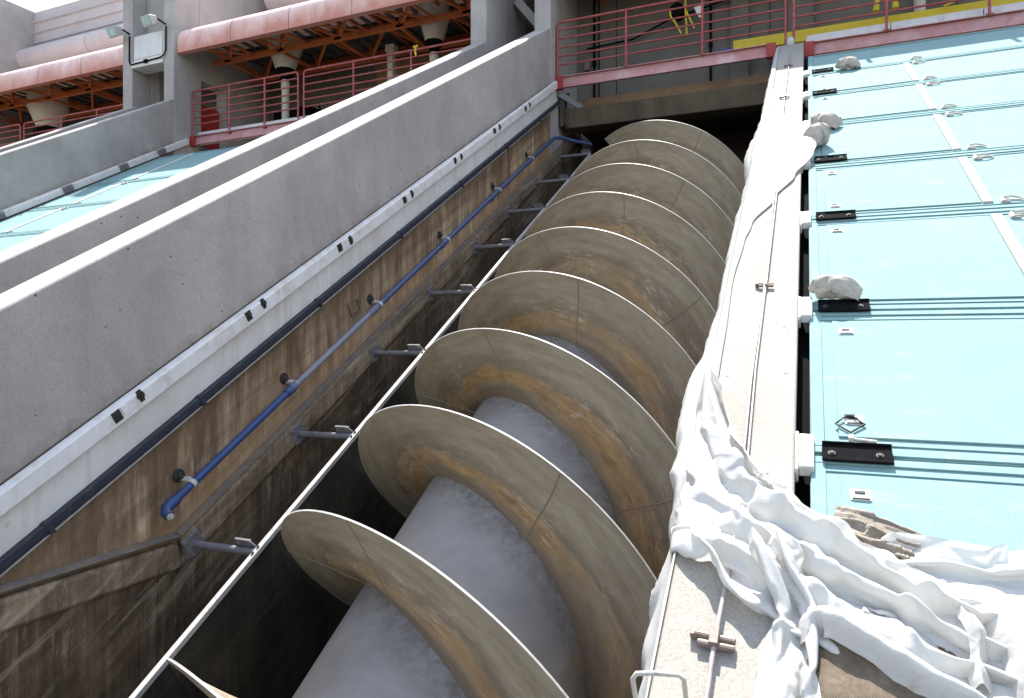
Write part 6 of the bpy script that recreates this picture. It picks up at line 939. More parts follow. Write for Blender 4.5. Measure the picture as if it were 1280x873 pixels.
-1,-5,-2,1,2,1,1,0,-3,1,1,-2,6,-1,4,-3,-3,-4,6,3,0,-7,1,-3,4,-3,0,-1,0,0,0,0,0,2,-2,2,-1,0,0,0,-1,1,0,0,0,0,0,0,1,-1,1,1,0,-1,-1,0,0,0,1,-2,1,1,0,1,0,-1,0,0,0,-1,0,2,0,0,-2,5,-3,1,-1,0,-1,-6,1,0,-5,3,-1,3,-4,0,0,1,0,-1,2,-1,0,1,0,-1,2,2,-4,2,1,-1,-2,1,-1,1,-1,1,0,-1,0,0,0,2,-1,-1,1,5,-4,-1,0,0,0,0,1,0,3,-2,0,-2,1,1,0,-1,1,0,0,-5,-2,-2,1,6,-1,-4,-2,-1,1,0,0,1,-2,1,1,0,1,1,1,-1,-4,4,0,0,-1,1,0,-1,1,-1,1,-2,0,0,1,0,0,1,2,-1,-1,0,0,0,-1,0,1,0,-1,7,-7,1,0,2,4,-5,1,-1,2,-2,1,4,-6,-7,-1,0,2,0,0,0,0,0,3,-2,0,0,0,1,-1,1,1,-2,1,1,3,-5,1,0,-1,1,0,0,-1,1,0,0,-1,1,0,1,1,2,-3,-1,1,0,0,0,2,-1,2,-2,0,0,3,1,1,-1,-5,-2,2,-2,3,-3,-4,-3,0,-1,1,0,0,1,-1,2,-1,0,0,0,1,-1,-1,2,-1,0,1,5,-1,-1,-1,-2,0,0,0,0,0,0,0,1,-1,1,2,-1,-2,1,0,0,0,1,0,1,-2,7,-6,0,1,7,-8,3,4,-1,0,-2,-1,-1,0,-1,-3,-1,1,0,0,0,0,1,0,0,0,0,1,-1,-1,0,1,2,-1,0,1,-1,1,-1,0,1,-2,1,0,0,1,0,0,0,2,0,0,-1,-1,1,3,-2,0,-2,4,1,-5,8,0,-7,5,-3,2,1,-2,-4,-1,0,0,0,-2,-2,0,1,0,-1,1,0,3,1,-3,0,1,-1,1,1,1,-1,0,-1,0,1,-2,1,1,1,-2,-1,1,0,1,1,-1,0,3,-1,1,-1,0,0,1,4,-6,2,4,-2,0,-2,3,-3,2,-2,0,-1,-4,-3,0,0,1,0,-1,-2,0,0,0,1,0,1,0,-2,2,1,-1,-2,3,0,-1,0,1,1,-1,0,2,-2,0,2,-1,-1,0,1,0,1,0,0,1,-1,1,1,-1,0,1,-1,5,-4,1,1,0,-1,0,0,1,1,-2,-3,-4,0,-1,0,0,0,1,-3,1,0,1,0,-1,0,-1,2,1,0,0,4,-2,-3,0,1,-1,1,1,2,-4,1,0,1,0,0,1,-1,1,0,-1,1,0,1,-1,-1,2,-1,1,0,2,3,-2,-2,4,-2,-1,1,0,1,1,-10,1,0,1,0,0,0,0,-1,0,0,0,0,1,-1,2,0,1,0,-1,1,5,-7,2,-2,1,0,0,1,2,-2,-1,1,-1,1,-1,3,-1,1,-2,0,1,-1,0,4,2,-2,-2,4,-5,2,1,-2,6,1,-4,2,-3,-1,1,0,5,0,1,1,0,0,0,-2,-8,0,1,1,1,2,1,-14,-1,0,1,0,2,6,-9,2,1,-3,1,0,3,3,-2,1,1,-5,0,-2,3,-1,9,-8,0,3,0,3,1,2,2,-5,6,-3,-2,-2,0,-1,4,6,-5,2,-2,-16,-2,-1,0,-1,0,1,2,2,0,0,0,0,-2,1,-2,14,1,-2,-1,0,1,0,0,1,-1,-1,0,-1,1,0,1,0,-1,0,1,-1,0,1,-1,1,0,1,4,-5,0,1,-1,4,-4,1,0,3,0,-4,0,1,1,0,0,-20,2,11,-1,2,0,-1,-2,3,0,1,0,0,2,-1,2,0,-6,2,1,0,0,-4,4,1,-3,1,0,0,0,2,0,-2,1,-1,1,1,-1,-1,1,5,-5,-1,0,2,-1,-1,1,1,-1,0,-1,2,-1,0,1,0,-1,2,0,-7,1,1,4,0,0,0,0,-5,7,1,0,0,-1,0,0,-1,-2,-11,1,0,1,9,4,-2,-4,2,0,0,0,-5,-1,1,4,-2,-7,2,2,1,0,0,6,-3,1,0,1,3,-10,-1,4,-4,3,-1,4,1,-1,-2,4,-2,3,-3,-11,1,2,0,0,1,0,10,-2,-1,-3,0,-2,1,-1,-1,0,10,0,0,1,-1,-8,0,2,-4,1,-1,-1,1,4,0,-4,4,6,0,-1,1,1,-7,-4,0,-1,1,0,-1,8,-2,-4,0,-2,1,-1,3,1,-1,-3,2,6,-10,6,-6,2,0,1,2,9,1,-8,2,3,-7,3,-4,1,-2,7,1,-1,0,1,-6,-2,-1,5,2,-3,-3,0,2,0,-1,1,1,-1,1,0,-1,0,3,-5,1,0,1,0,0,-1,-1,-1,3,2,-3,1,0,-2,0,0,2,1,-12,-3,0,3,8,5,5,-1,-2,6,0,-8,4,-3,3,-11,-2,0,-2,0,-1,-3,6,8,-7,0,-1,0,1,0,2,0,-1,2,4,-4,-1,0,1,0,-3,5,-1,-2,-1,0,-1,1,1,1,-1,0,-1,0,0,0,-1,1,2,-2,-10,1,3,0,-3,0,0,0,1,1,-2,7,2,-1,-7,0,5,1,1,0,0,0,-1,-8,-1,1,2,-2,5,1,0,-3,-2,6,-2,0,-5,1,-1,0,4,0,1,3,-1,0,0,1,-1,0,-4,-1,0,-2,2,-2,1,5,1,2,-10,1,1,-1,3,1,-2,-1,1,4,-1,-2,0,1,-4,8,-2,-2,0,0,2,1,-5,0,1,0,2,4,-4,1,-3,-3,3,1,-2,0,3,1,-1,0,-2,1,1,-2,0,-1,1,0,-2,0,2,-1,3,0,-2,-2,4,1,-3,-1,-3,0,-4,0,0,-1,0,4,4,2,-13,-1,1,0,11,-1,-2,-3,-1,-2,-1,0,6,0,3,0,0,0,3,-8,-2,3,-2,-2,0,2,-2,-1,1,-1,8,0,0,1,0,1,-1,-2,2,-6,5,0,0,-1,-5,6,2,-2,-1,-5,-12,0,1,3,-3,1,3,2,0,-1,8,-8,0,1,0,0,-3,2,2,0,-1,-1,0,0,1,0,-1,1,-2,5,-4,-3,2,1,-1,1,3,-1,1,-1,-5,3,-2,1,-1,0,1,0,1,10,-4,
3,-3,-8,-6,5,0,2,0,1,-14,1,3,-2,5,4,-2,2,-2,0,-2,1,0,2,-2,-2,1,1,0,3,0,-1,-1,-1,1,0,1,-1,1,-2,5,-5,0,0,1,2,1,-1,0,0,-1,2,3,-1,1,-2,-2,-1,1,-2,1,0,2,0,1,0,0,-2,-1,0,-11,4,-3,0,0,0,6,0,1,-2,0,-1,0,1,-3,-2,4,1,0,-1,1,3,-5,1,1,0,-1,0,0,4,-5,2,-1,-2,5,0,-1,1,-3,1,4,0,-3,1,-3,0,0,1,-1,0,3,-1,1,-1,4,-1,-1,-1,0,0,-5,-7,0,1,-2,4,0,-1,0,-1,1,12,0,-8,-2,7,1,-3,-1,0,-2,-3,3,2,1,-5,2,-1,1,0,2,-1,2,2,0,1,0,-1,3,-7,-3,-2,4,-1,2,-2,2,1,2,2,-1,0,-7,0,-1,-1,3,0,4,-2,-4,-3,-1,1,4,-3,1,0,3,4,-6,0,-4,-1,5,-3,-1,4,-1,-2,1,-2,1,4,1,-2,1,-1,0,-1,-3,4,1,-2,0,-1,0,1,0,-3,3,1,-1,2,-2,3,-3,0,0,1,0,-2,1,3,-2,0,-2,1,1,0,-17,5,-3,1,-4,2,-1,1,-2,0,14,-1,-3,2,-1,2,2,1,-4,0,0,-1,1,4,0,-1,0,1,-2,-1,1,0,0,2,-3,1,-1,1,-1,0,2,-3,1,0,2,-2,0,0,0,-1,1,-1,0,-1,2,-1,0,1,-1,1,-4,-4,5,0,5,-5,1,1,-2,0,0,-3,-2,3,2,1,0,0,-1,-3,0,0,-1,1,2,2,-1,-2,-2,2,2,-1,0,0,0,-1,1,-1,-1,2,1,1,-4,0,0,-1,4,-2,0,0,0,-2,0,1,0,1,0,0,-1,0,-1,5,-8,2,-1,2,0,-1,3,-4,-1,-4,4,1,0,0,1,-1,-2,1,-2,1,1,0,-1,2,0,-5,4,-4,4,0,0,1,2,-3,-1,0,-2,4,1,-1,-4,0,-1,3,0,-1,1,0,-1,-2,0,0,3,-1,0,0,0,1,2,2,9,-2,-3,4,-1,-1,-3,3,1,-2,-10,-9,-4,1,1,-1,10,2,-4,1,0,0,0,1,0,-2,0,-1,-1,3,0,0,1,3,-4,-2,1,2,0,-5,1,0,1,1,-3,3,-2,-1,0,6,-1,-2,-3,1,1,0,-2,2,0,2,-6,0,2,0,-1,0,-1,0,-1,2,2,-3,2,0,0,0,-1,1,1,-3,0,-1,0,3,-2,-2,0,1,3,0,-2,-7,0,0,5,0,-1,0,-2,4,7,-3,3,-6,2,-4,0,-1,-1,-2,5,6,0,0,-5,-2,4,-8,3,-9,3,0,1,-3,2,-1,3,-2,1,-2,-2,6,-3,1,-2,1,1,0,-2,2,-3,1,0,1,-1,-1,-2,3,-1,2,-5,3,1,0,-3,0,2,0,-1,2,-2,1,-4,5,-6,4,3,-3,-4,0,1,-1,2,0,-1,3,1,0,-2,-1,0,0,0,-1,0,1,0,1,-2,-1,1,5,3,-7,3,-1,-2,1,1,-4,1,0,0,0,-1,1,-3,0,0,-2,3,3,-1,-3,2,-3,0,0,2,-1,-2,0,1,0,2,2,-3,-4,4,-2,-2,2,2,-2,1,-2,1,9,-2,-1,0,0,-1,1,0,0,-1,1,1,-1,0,-4,3,5,-2,-3,1,0,-1,1,1,-2,0,1,-2,2,-4,-1,0,3,5,-4,-3,0,0,4,-3,1,-1,-2,0,-1,1,0,4,-2,-4,6,-5,4,1,1,-5,1,-1,1,-3,0,-3,0,0,-1,-1,1,0,-1,1,0,0,-1,5,-5,0,0,0,3,-2,1,-3,3,-1,1,0,-1,-4,1,7,0,-3,-1,0,2,1,3,1,-2,4,-7,-1,-1,0,-6,2,1,-1,0,3,-3,5,-3,2,-11,-2,2,7,0,1,-2,-10,3,-4,0,0,0,0,1,0,0,0,3,-3,12,-2,1,-3,1,-2,-1,2,-3,1,-1,-5,1,2,7,-2,0,7,-1,1,-10,-4,-3,0,1,-1,7,-1,2,-4,9,-3,-2,0,-2,0,-2,-2,0,0,12,-2,-12,1,3,1,3,-3,-3,2,0,0,0,0,0,0,0,-1,0,1,-1,3,-4,0,-1,4,0,3,1,-5,2,-1,0,-1,-1,0,0,-1,4,-1,3,-4,4,-6,0,0,0,0,1,1,0,1,-2,-4,2,-1,1,-3,4,0,-1,0,2,1,-2,0,2,-4,0,0,0,-1,1,1,0,-1,0,-2,-1,2,2,-3,1,3,-2,0,-1,-3,3,5,-2,-1,0,0,-2,4,0,-1,-4,0,3,1,1,3,-5,-3,0,0,0,2,0,-4,1,-1,1,0,1,0,-2,1,1,0,1,0,1,1,-1,-5,1,-1,1,2,-2,0,-1,2,-2,0,0,1,-1,3,-1,-1,1,-1,-4,6,-5,-1,1,6,-2,5,-2,-5,-2,-1,2,0,-2,7,-3,1,4,-6,-1,0,-1,4,-4,0,-1,1,-1,-1,1,3,-2,1,-4,10,-5,0,0,0,-1,2,-1,3,-1,-2,2,-1,2,-2,2,3,-3,-7,-8,-1,5,1,1,0,4,-6,5,0,1,0,-1,0,5,-1,-2,-7,-4,1,6,0,0,0,1,1,-2,1,2,-5,-1,0,-1,5,0,-1,-4,-1,0,-3,5,-4,13,-2,-1,0,1,-5,3,-4,2,3,-3,0,-1,1,1,-1,1,0,-1,0,-1,-1,1,1,-2,2,3,-3,0,-3,2,-1,3,1,1,2,-1,0,-5,-1,-1,0,0,5,-2,3,-8,2,0,0,0,0,1,2,0,-4,0,2,-2,3,0,-1,-1,1,0,-7,11,3,-11,0,1,0,-1,1,-1,1,-1,1,-2,0,0,0,0,0,-4,6,-1,0,0,-1,-1,2,0,-4,0,3,6,-1,2,-6,-1,-1,0,-2,3,1,0,-4,0,0,2,-1,0,-2,4,3,-4,-1,3,-1,0,-2,1,0,0,5,-15,-2,1,0,2,-1,0,-1,0,0,14,2,-3,-12,1,2,0,0,7,-1,1,4,-7,5,2,-9,-6,11,-6,3,-1,-2,2,0,-1,2,-3,
3,-5,-2,8,1,-2,0,-4,-4,2,1,0,1,4,1,0,3,-2,-2,-7,-2,0,-4,2,-2,-1,1,-1,0,0,0,1,0,0,2,0,-1,-1,-1,1,0,-2,0,-1,3,5,-5,-1,4,-3,0,0,-2,1,0,1,3,-5,0,2,-5,3,1,0,-1,0,0,1,2,0,-3,-1,0,3,-1,-1,0,1,1,-1,-1,1,-3,-1,-1,1,-1,1,0,1,-1,-1,0,1,2,0,0,-2,1,-1,0,0,0,0,-1,2,-2,0,-2,4,-1,0,-1,0,1,-1,-2,0,0,0,2,0,0,-1,3,-1,-3,4,-1,0,1,-3,1,0,0,-1,1,0,0,0,0,-2,-3,0,0,-1,0,0,1,-2,1,0,0,0,1,2,-1,-2,0,0,0,0,1,-1,-1,2,-2,0,1,0,0,0,0,-2,1,0,-1,1,-3,1,1,0,0,0,0,-1,3,0,0,0,0,-1,0,0,-1,1,0,0,1,0,-3,1,-3,-1,0,0,0,0,0,0,0,0,1,-1,1,2,0,-3,0,0,0,0,0,0,0,0,-1,0,1,3,-3,0,0,-1,-1,1,1,1,-4,0,1,0,0,1,-2,0,4,-1,0,0,-1,0,0,-1,0,0,0,0,1,2,-3,0,-4,1,0,-1,0,-1,0,2,-1,1,-2,0,1,2,2,-4,-1,1,0,0,1,1,1,-3,-1,-1,3,1,-3,1,0,-1,0,-1,-1,1,0,-1,0,2,-1,-3,3,0,-2,1,3,0,0,-1,0,2,2,-4,0,0,-1,-1,1,1,-3,0,-1,0,0,0,0,-1,1,-1,1,0,0,1,-1,0,1,-1,0,1,-1,2,-1,-1,-1,0,3,-4,-1,5,-4,4,-2,-2,0,-1,3,-2,-1,1,-1,-2,2,3,-2,0,3,-3,1,1,0,0,1,-1,-2,1,0,-1,1,-1,-4,0,1,-1,-1,0,0,1,0,0,0,0,-2,2,1,-1,-1,0,0,2,1,-1,1,-6,3,-1,-1,-2,4,-3,6,-6,1,2,-1,3,3,-1,-5,-2,-1,1,1,1,5,-4,-2,1,0,1,2,1,0,-2,0,-2,-3,7,-3,0,-3,0,0,-2,0,1,0,0,0,0,0,0,0,-2,-1,8,-6,1,0,-8,1,-1,-1,8,-2,1,0,3,-4,7,-5,4,-1,-1,0,0,-2,1,-1,3,0,4,-5,4,1,4,-3,1,-1,-2,-8,-6,1,9,-6,1,3,0,9,-4,-3,12,1,-1,-12,0,1,-2,-1,0,0,1,-2,1,3,-7,7,-4,-1,8,-1,-6,0,-1,3,0,-1,-4,5,-4,5,-4,1,2,0,-2,-1,-1,4,-1,1,-2,6,-6,-2,4,-2,0,3,3,-2,0,1,0,0,-3,3,-3,-1,5,6,-11,-1,2,1,-1,-1,3,1,-3,0,-1,0,-2,-2,4,-1,3,1,0,1,-5,1,-3,4,1,-3,0,-2,1,0,2,1,-1,6,-2,-2,-2,5,-5,2,0,0,2,1,-5,0,-1,-2,5,7,2,-9,0,6,-9,-10,7,-3,1,-12,0,0,-1,1,1,0,-1,1,3,0,-2,0,-2,7,6,0,1,-2,1,-5,3,-9,4,-2,-1,6,3,-6,1,-2,1,1,-1,2,3,2,1,-7,-5,1,1,1,3,-2,-2,1,0,2,0,3,-3,7,-3,-4,-3,-3,0,6,-1,-18,-1,1,0,-1,1,0,0,0,0,1,1,9,3,-1,0,0,-1,2,-2,-4,0,8,-2,4,-5,-1,1,6,-6,2,1,-1,-3,0,-2,3,-2,1,2,0,3,-5,-1,1,5,-2,-2,1,-1,0,2,0,1,0,1,2,-1,-3,0,11,-1,-1,0,0,0,0,1,-1,0,-3,-1,-1,-1,-6,-9,1,0,1,1,3,9,-3,1,-2,5,-1,-1,-3,-2,-1,-1,-2,4,-5,4,-9,4,-4,10,0,0,3,3,-1,-5,0,0,3,-4,-1,1,0,1,2,-1,3,1,-4,-1,-4,1,-1,0,0,0,-1,0,0,-1,-1,0,0,3,0,2,0,1,-3,0,-1,-3,2,0,3,-4,2,2,-3,2,-1,0,-1,0,6,-7,6,-7,5,1,-1,-3,2,2,-3,0,1,0,1,2,-4,1,0,-3,4,2,3,1,-5,1,-3,-1,1,0,-1,-1,1,0,0,0,3,-6,0,-2,10,-2,0,-3,0,0,1,-2,0,0,-1,3,1,-3,-2,5,-1,-2,2,4,-7,2,-1,5,-3,0,-3,3,1,-3,5,-3,0,0,0,-1,2,-2,1,4,-3,1,4,0,-2,0,-4,1,-1,0,0,0,0,-1,-1,1,0,-2,0,8,-8,8,-4,4,-5,0,0,0,0,-1,0,2,0,0,-1,-2,0,2,0,1,2,3,-3,-4,2,0,2,1,-4,3,-2,0,1,-1,1,-1,0,1,0,0,-3,7,4,-3,-2,-5,-4,0,1,0,-1,-1,0,0,1,0,-1,0,2,0,3,-5,4,-5,3,-1,0,0,-1,2,-1,0,0,1,3,-6,2,3,-2,-1,5,-4,-1,0,1,0,1,-3,4,-2,1,-1,2,-2,0,4,-3,1,1,-2,6,2,-1,-3,2,-9,-4,0,0,-1,1,0,0,0,0,1,-5,3,0,0,-3,8,0,-1,-2,-1,4,-4,0,-1,2,-1,0,-5,5,0,2,-4,3,-2,0,9,1,-2,-6,1,1,3,-8,-3,0,9,-6,3,0,4,-2,2,-1,2,-4,5,0,-6,-1,5,-5,0,0,1,0,0,1,-1,0,0,1,-1,-1,0,2,1,0,0,4,-7,-4,7,-6,2,-8,3,0,7,-6,11,-3,4,-4,-1,-7,0,8,9,6,-2,0,-7,5,-8,-5,-1,4,-5,0,-7,12,-4,0,-4,4,-8,1,0,12,2,-5,1,-1,1,0,0,0,1,0,0,-3,1,1,0,2,-1,1,1,-1,-1,-2,3,2,-1,0,-3,1,-3,2,-1,5,-7,4,2,-1,-2,1,2,-2,1,0,1,2,5,-3,-9,0,5,1,0,0,6,-2,3,-13,9,1,-4,-6,5,-5,0,1,-1,1,0,0,-1,1,-1,1,-1,-1,0,5,0,-1,-1,1,-1,0,0,4,-2,0,-2,0,-3,6,0,0,-2,0,0,0,-1,
-1,2,1,0,-2,7,-4,2,-2,5,0,-4,-1,-1,-2,1,-2,2,10,-6,-1,3,2,-13,-3,-1,0,-1,0,2,0,-1,0,-2,6,-4,1,-2,2,1,-1,3,-3,0,0,0,-1,2,4,-5,-1,6,-2,2,-3,-1,0,0,1,-2,3,-4,1,1,2,-1,2,-3,6,-7,3,6,0,8,-6,-2,5,-5,7,4,-1,0,-8,6,-5,0,0,1,0,0,0,0,0,3,-2,0,0,1,0,0,1,-1,-1,0,0,0,0,0,-1,2,0,1,3,-1,-2,-1,0,0,1,0,0,-3,4,-1,0,0,0,3,-3,1,-1,-2,-1,1,8,-1,-3,6,-6,1,0,1,1,-2,-6,0,0,2,0,0,0,3,-1,-2,1,1,0,1,0,-2,1,0,-1,0,0,0,3,-6,1,4,-1,-1,2,1,-2,0,1,-1,1,0,0,1,-1,0,1,-1,1,1,-2,1,1,3,-3,-2,0,1,1,-1,2,-1,1,2,-1,0,-6,0,1,0,2,-1,1,-1,1,2,-6,4,0,0,0,2,-1,1,-1,0,-1,-1,2,-1,1,0,0,2,-2,1,0,0,-1,-2,3,0,0,0,0,1,-1,-1,0,2,1,-1,2,0,-1,-2,0,2,0,-3,2,1,-1,3,0,0,-6,1,1,1,-1,1,-1,1,0,-1,4,-2,0,0,1,-1,0,0,-1,0,1,2,-4,2,1,2,-3,0,2,0,-2,1,1,0,-3,3,-1,3,-2,-1,1,2,0,-4,4,-1,0,0,1,-2,-1,0,-1,4,0,0,-1,2,0,0,-10,14,4,3,-1,-13,0,1,0,-6,4,2,1,0,0,0,-1,-1,0,2,1,-1,-3,3,1,0,-2,1,1,-1,0,1,0,0,-1,0,0,1,0,0,-1,1,0,2,-4,3,1,-1,2,-2,-1,-1,3,-1,0,0,-1,2,2,0,-1,-10,3,6,-2,3,0,-1,-4,7,-7,5,0,0,-1,1,-1,0,1,0,1,0,0,-1,1,1,-2,1,0,-1,1,0,0,-1,1,0,-1,1,1,-1,0,-1,1,1,0,0,0,0,1,-1,0,0,1,0,0,0,0,1,0,1,7,-5,4,-11,6,-2,0,-2,4,0,0,0,-2,0,0,-2,0,1,-1,2,1,0,1,-1,1,-1,-1,0,0,1,-1,2,1,0,-2,0,0,-1,3,-1,-2,0,0,2,0,0,1,1,-1,-1,0,1,-1,1,0,0,-1,1,3,-1,-2,7,-2,0,-7,3,0,2,-3,-1,8,-5,1,-2,-1,0,0,-1,3,-1,1,0,-1,1,1,-2,0,1,0,-1,2,0,0,0,0,-1,1,3,-4,1,2,-1,1,-7,2,3,1,0,0,0,0,0,0,0,-1,0,0,0,3,1,4,3,-9,0,1,0,0,-2,2,1,-2,8,-4,-3,-3,2,-1,1,-1,2,1,0,0,0,0,0,-1,0,0,1,0,1,0,-4,4,-1,1,0,0,0,0,0,0,3,-1,-1,-2,2,-1,0,0,0,1,-1,0,1,0,0,2,1,3,-9,1,4,0,0,-1,1,1,-3,2,-1,-2,1,0,-2,2,1,2,0,0,0,0,1,0,-1,0,-1,1,0,1,2,0,0,-6,3,1,-1,1,1,0,-2,0,2,2,-2,1,-2,1,-1,1,0,0,0,-1,0,0,1,-2,5,1,2,-1,-4,4,0,1,-4,0,-1,0,-5,4,1,1,-3,0,0,1,3,0,0,0,0,0,-1,0,0,0,0,0,3,0,0,-2,1,-1,0,1,-1,0,1,0,1,-2,4,-1,-3,2,0,0,0,-1,0,1,-1,1,-1,5,0,-1,1,1,3,0,-3,1,-2,-3,0,-2,5,-2,-4,2,0,0,0,3,2,-1,-2,7,-4,-5,3,1,0,-2,1,5,-1,0,-1,-2,0,1,0,0,0,0,-1,1,0,1,1,0,2,-4,0,1,0,0,0,-1,0,0,0,-2,5,-15,-1,1,0,1,6,-1,7,1,1,-3,-2,2,5,0,2,-1,-2,-1,1,1,0,-1,7,-9,-5,4,-1,-2,1,2,4,0,-2,0,1,-1,0,2,-1,0,0,-1,2,0,2,0,-1,-2,1,0,0,0,-1,1,-2,2,-2,4,0,-16,2,0,3,3,0,-1,0,1,3,4,1,0,0,-1,0,0,2,1,-1,-4,0,-1,-1,12,-5,3,1,3,1,0,0,-9,-2,2,-1,1,0,0,0,0,-1,0,1,2,3,-3,0,-5,4,-1,1,0,0,0,-1,0,2,0,0,-8,0,3,1,1,1,1,-1,1,0,0,1,0,-2,0,1,0,-1,0,1,4,-1,-1,-2,-5,11,-3,-1,-1,-1,0,1,-2,0,2,1,-1,0,1,-1,0,0,1,-2,6,-6,2,1,0,0,0,0,0,0,1,-1,0,0,1,0,-15,9,7,3,1,0,-1,1,-1,0,1,0,-1,-2,-7,1,0,1,1,-1,1,1,-3,0,4,-2,3,1,0,-1,-1,-1,0,0,2,-1,1,0,0,0,0,0,-1,2,-3,3,0,-1,0,1,0,0,0,0,0,1,0,0,-1,0,-3,1,-1,1,-1,1,-1,0,0,0,-1,0,3,3,1,-1,0,0,-2,0,-1,-5,4,0,1,1,1,0,-2,1,-1,1,-2,2,1,0,-2,2,1,-2,1,-1,0,0,2,0,0,-1,1,-1,1,0,0,1,-1,1,0,-1,0,0,-3,0,2,-3,3,-1,1,-2,1,-1,1,1,0,-5,9,0,-1,-1,-1,-1,-2,4,-3,2,-1,1,1,-1,0,0,0,-1,3,-1,0,0,0,-2,2,0,-1,1,-1,1,1,1,-2,1,-1,1,0,0,0,0,-1,2,0,-1,0,0,-3,0,0,3,-3,2,0,0,-1,1,-1,0,1,1,-1,0,0,0,0,1,1,-3,2,0,1,-1,0,0,0,0,1,-1,1,-1,1,-1,0,1,-1,0,1,0,-1,0,0,-3,3,1,0,1,0,-1,1,0,0,0,0,0,1,-1,-2,0,-1,1,0,0,0,1,-1,0,1,0,-1,1,1,0,0,-1,0,0,1,0,1,-2,2,-1,-1,2,0,-2,-2,1,2,0,3,-3,0,0,1,0,-1,1,2,-5,2,0,0,0,2,0,0,0,-1,1,1,0,-1,0,0,-1,-2,0,1,-2,2,0,-1,0,1,0,
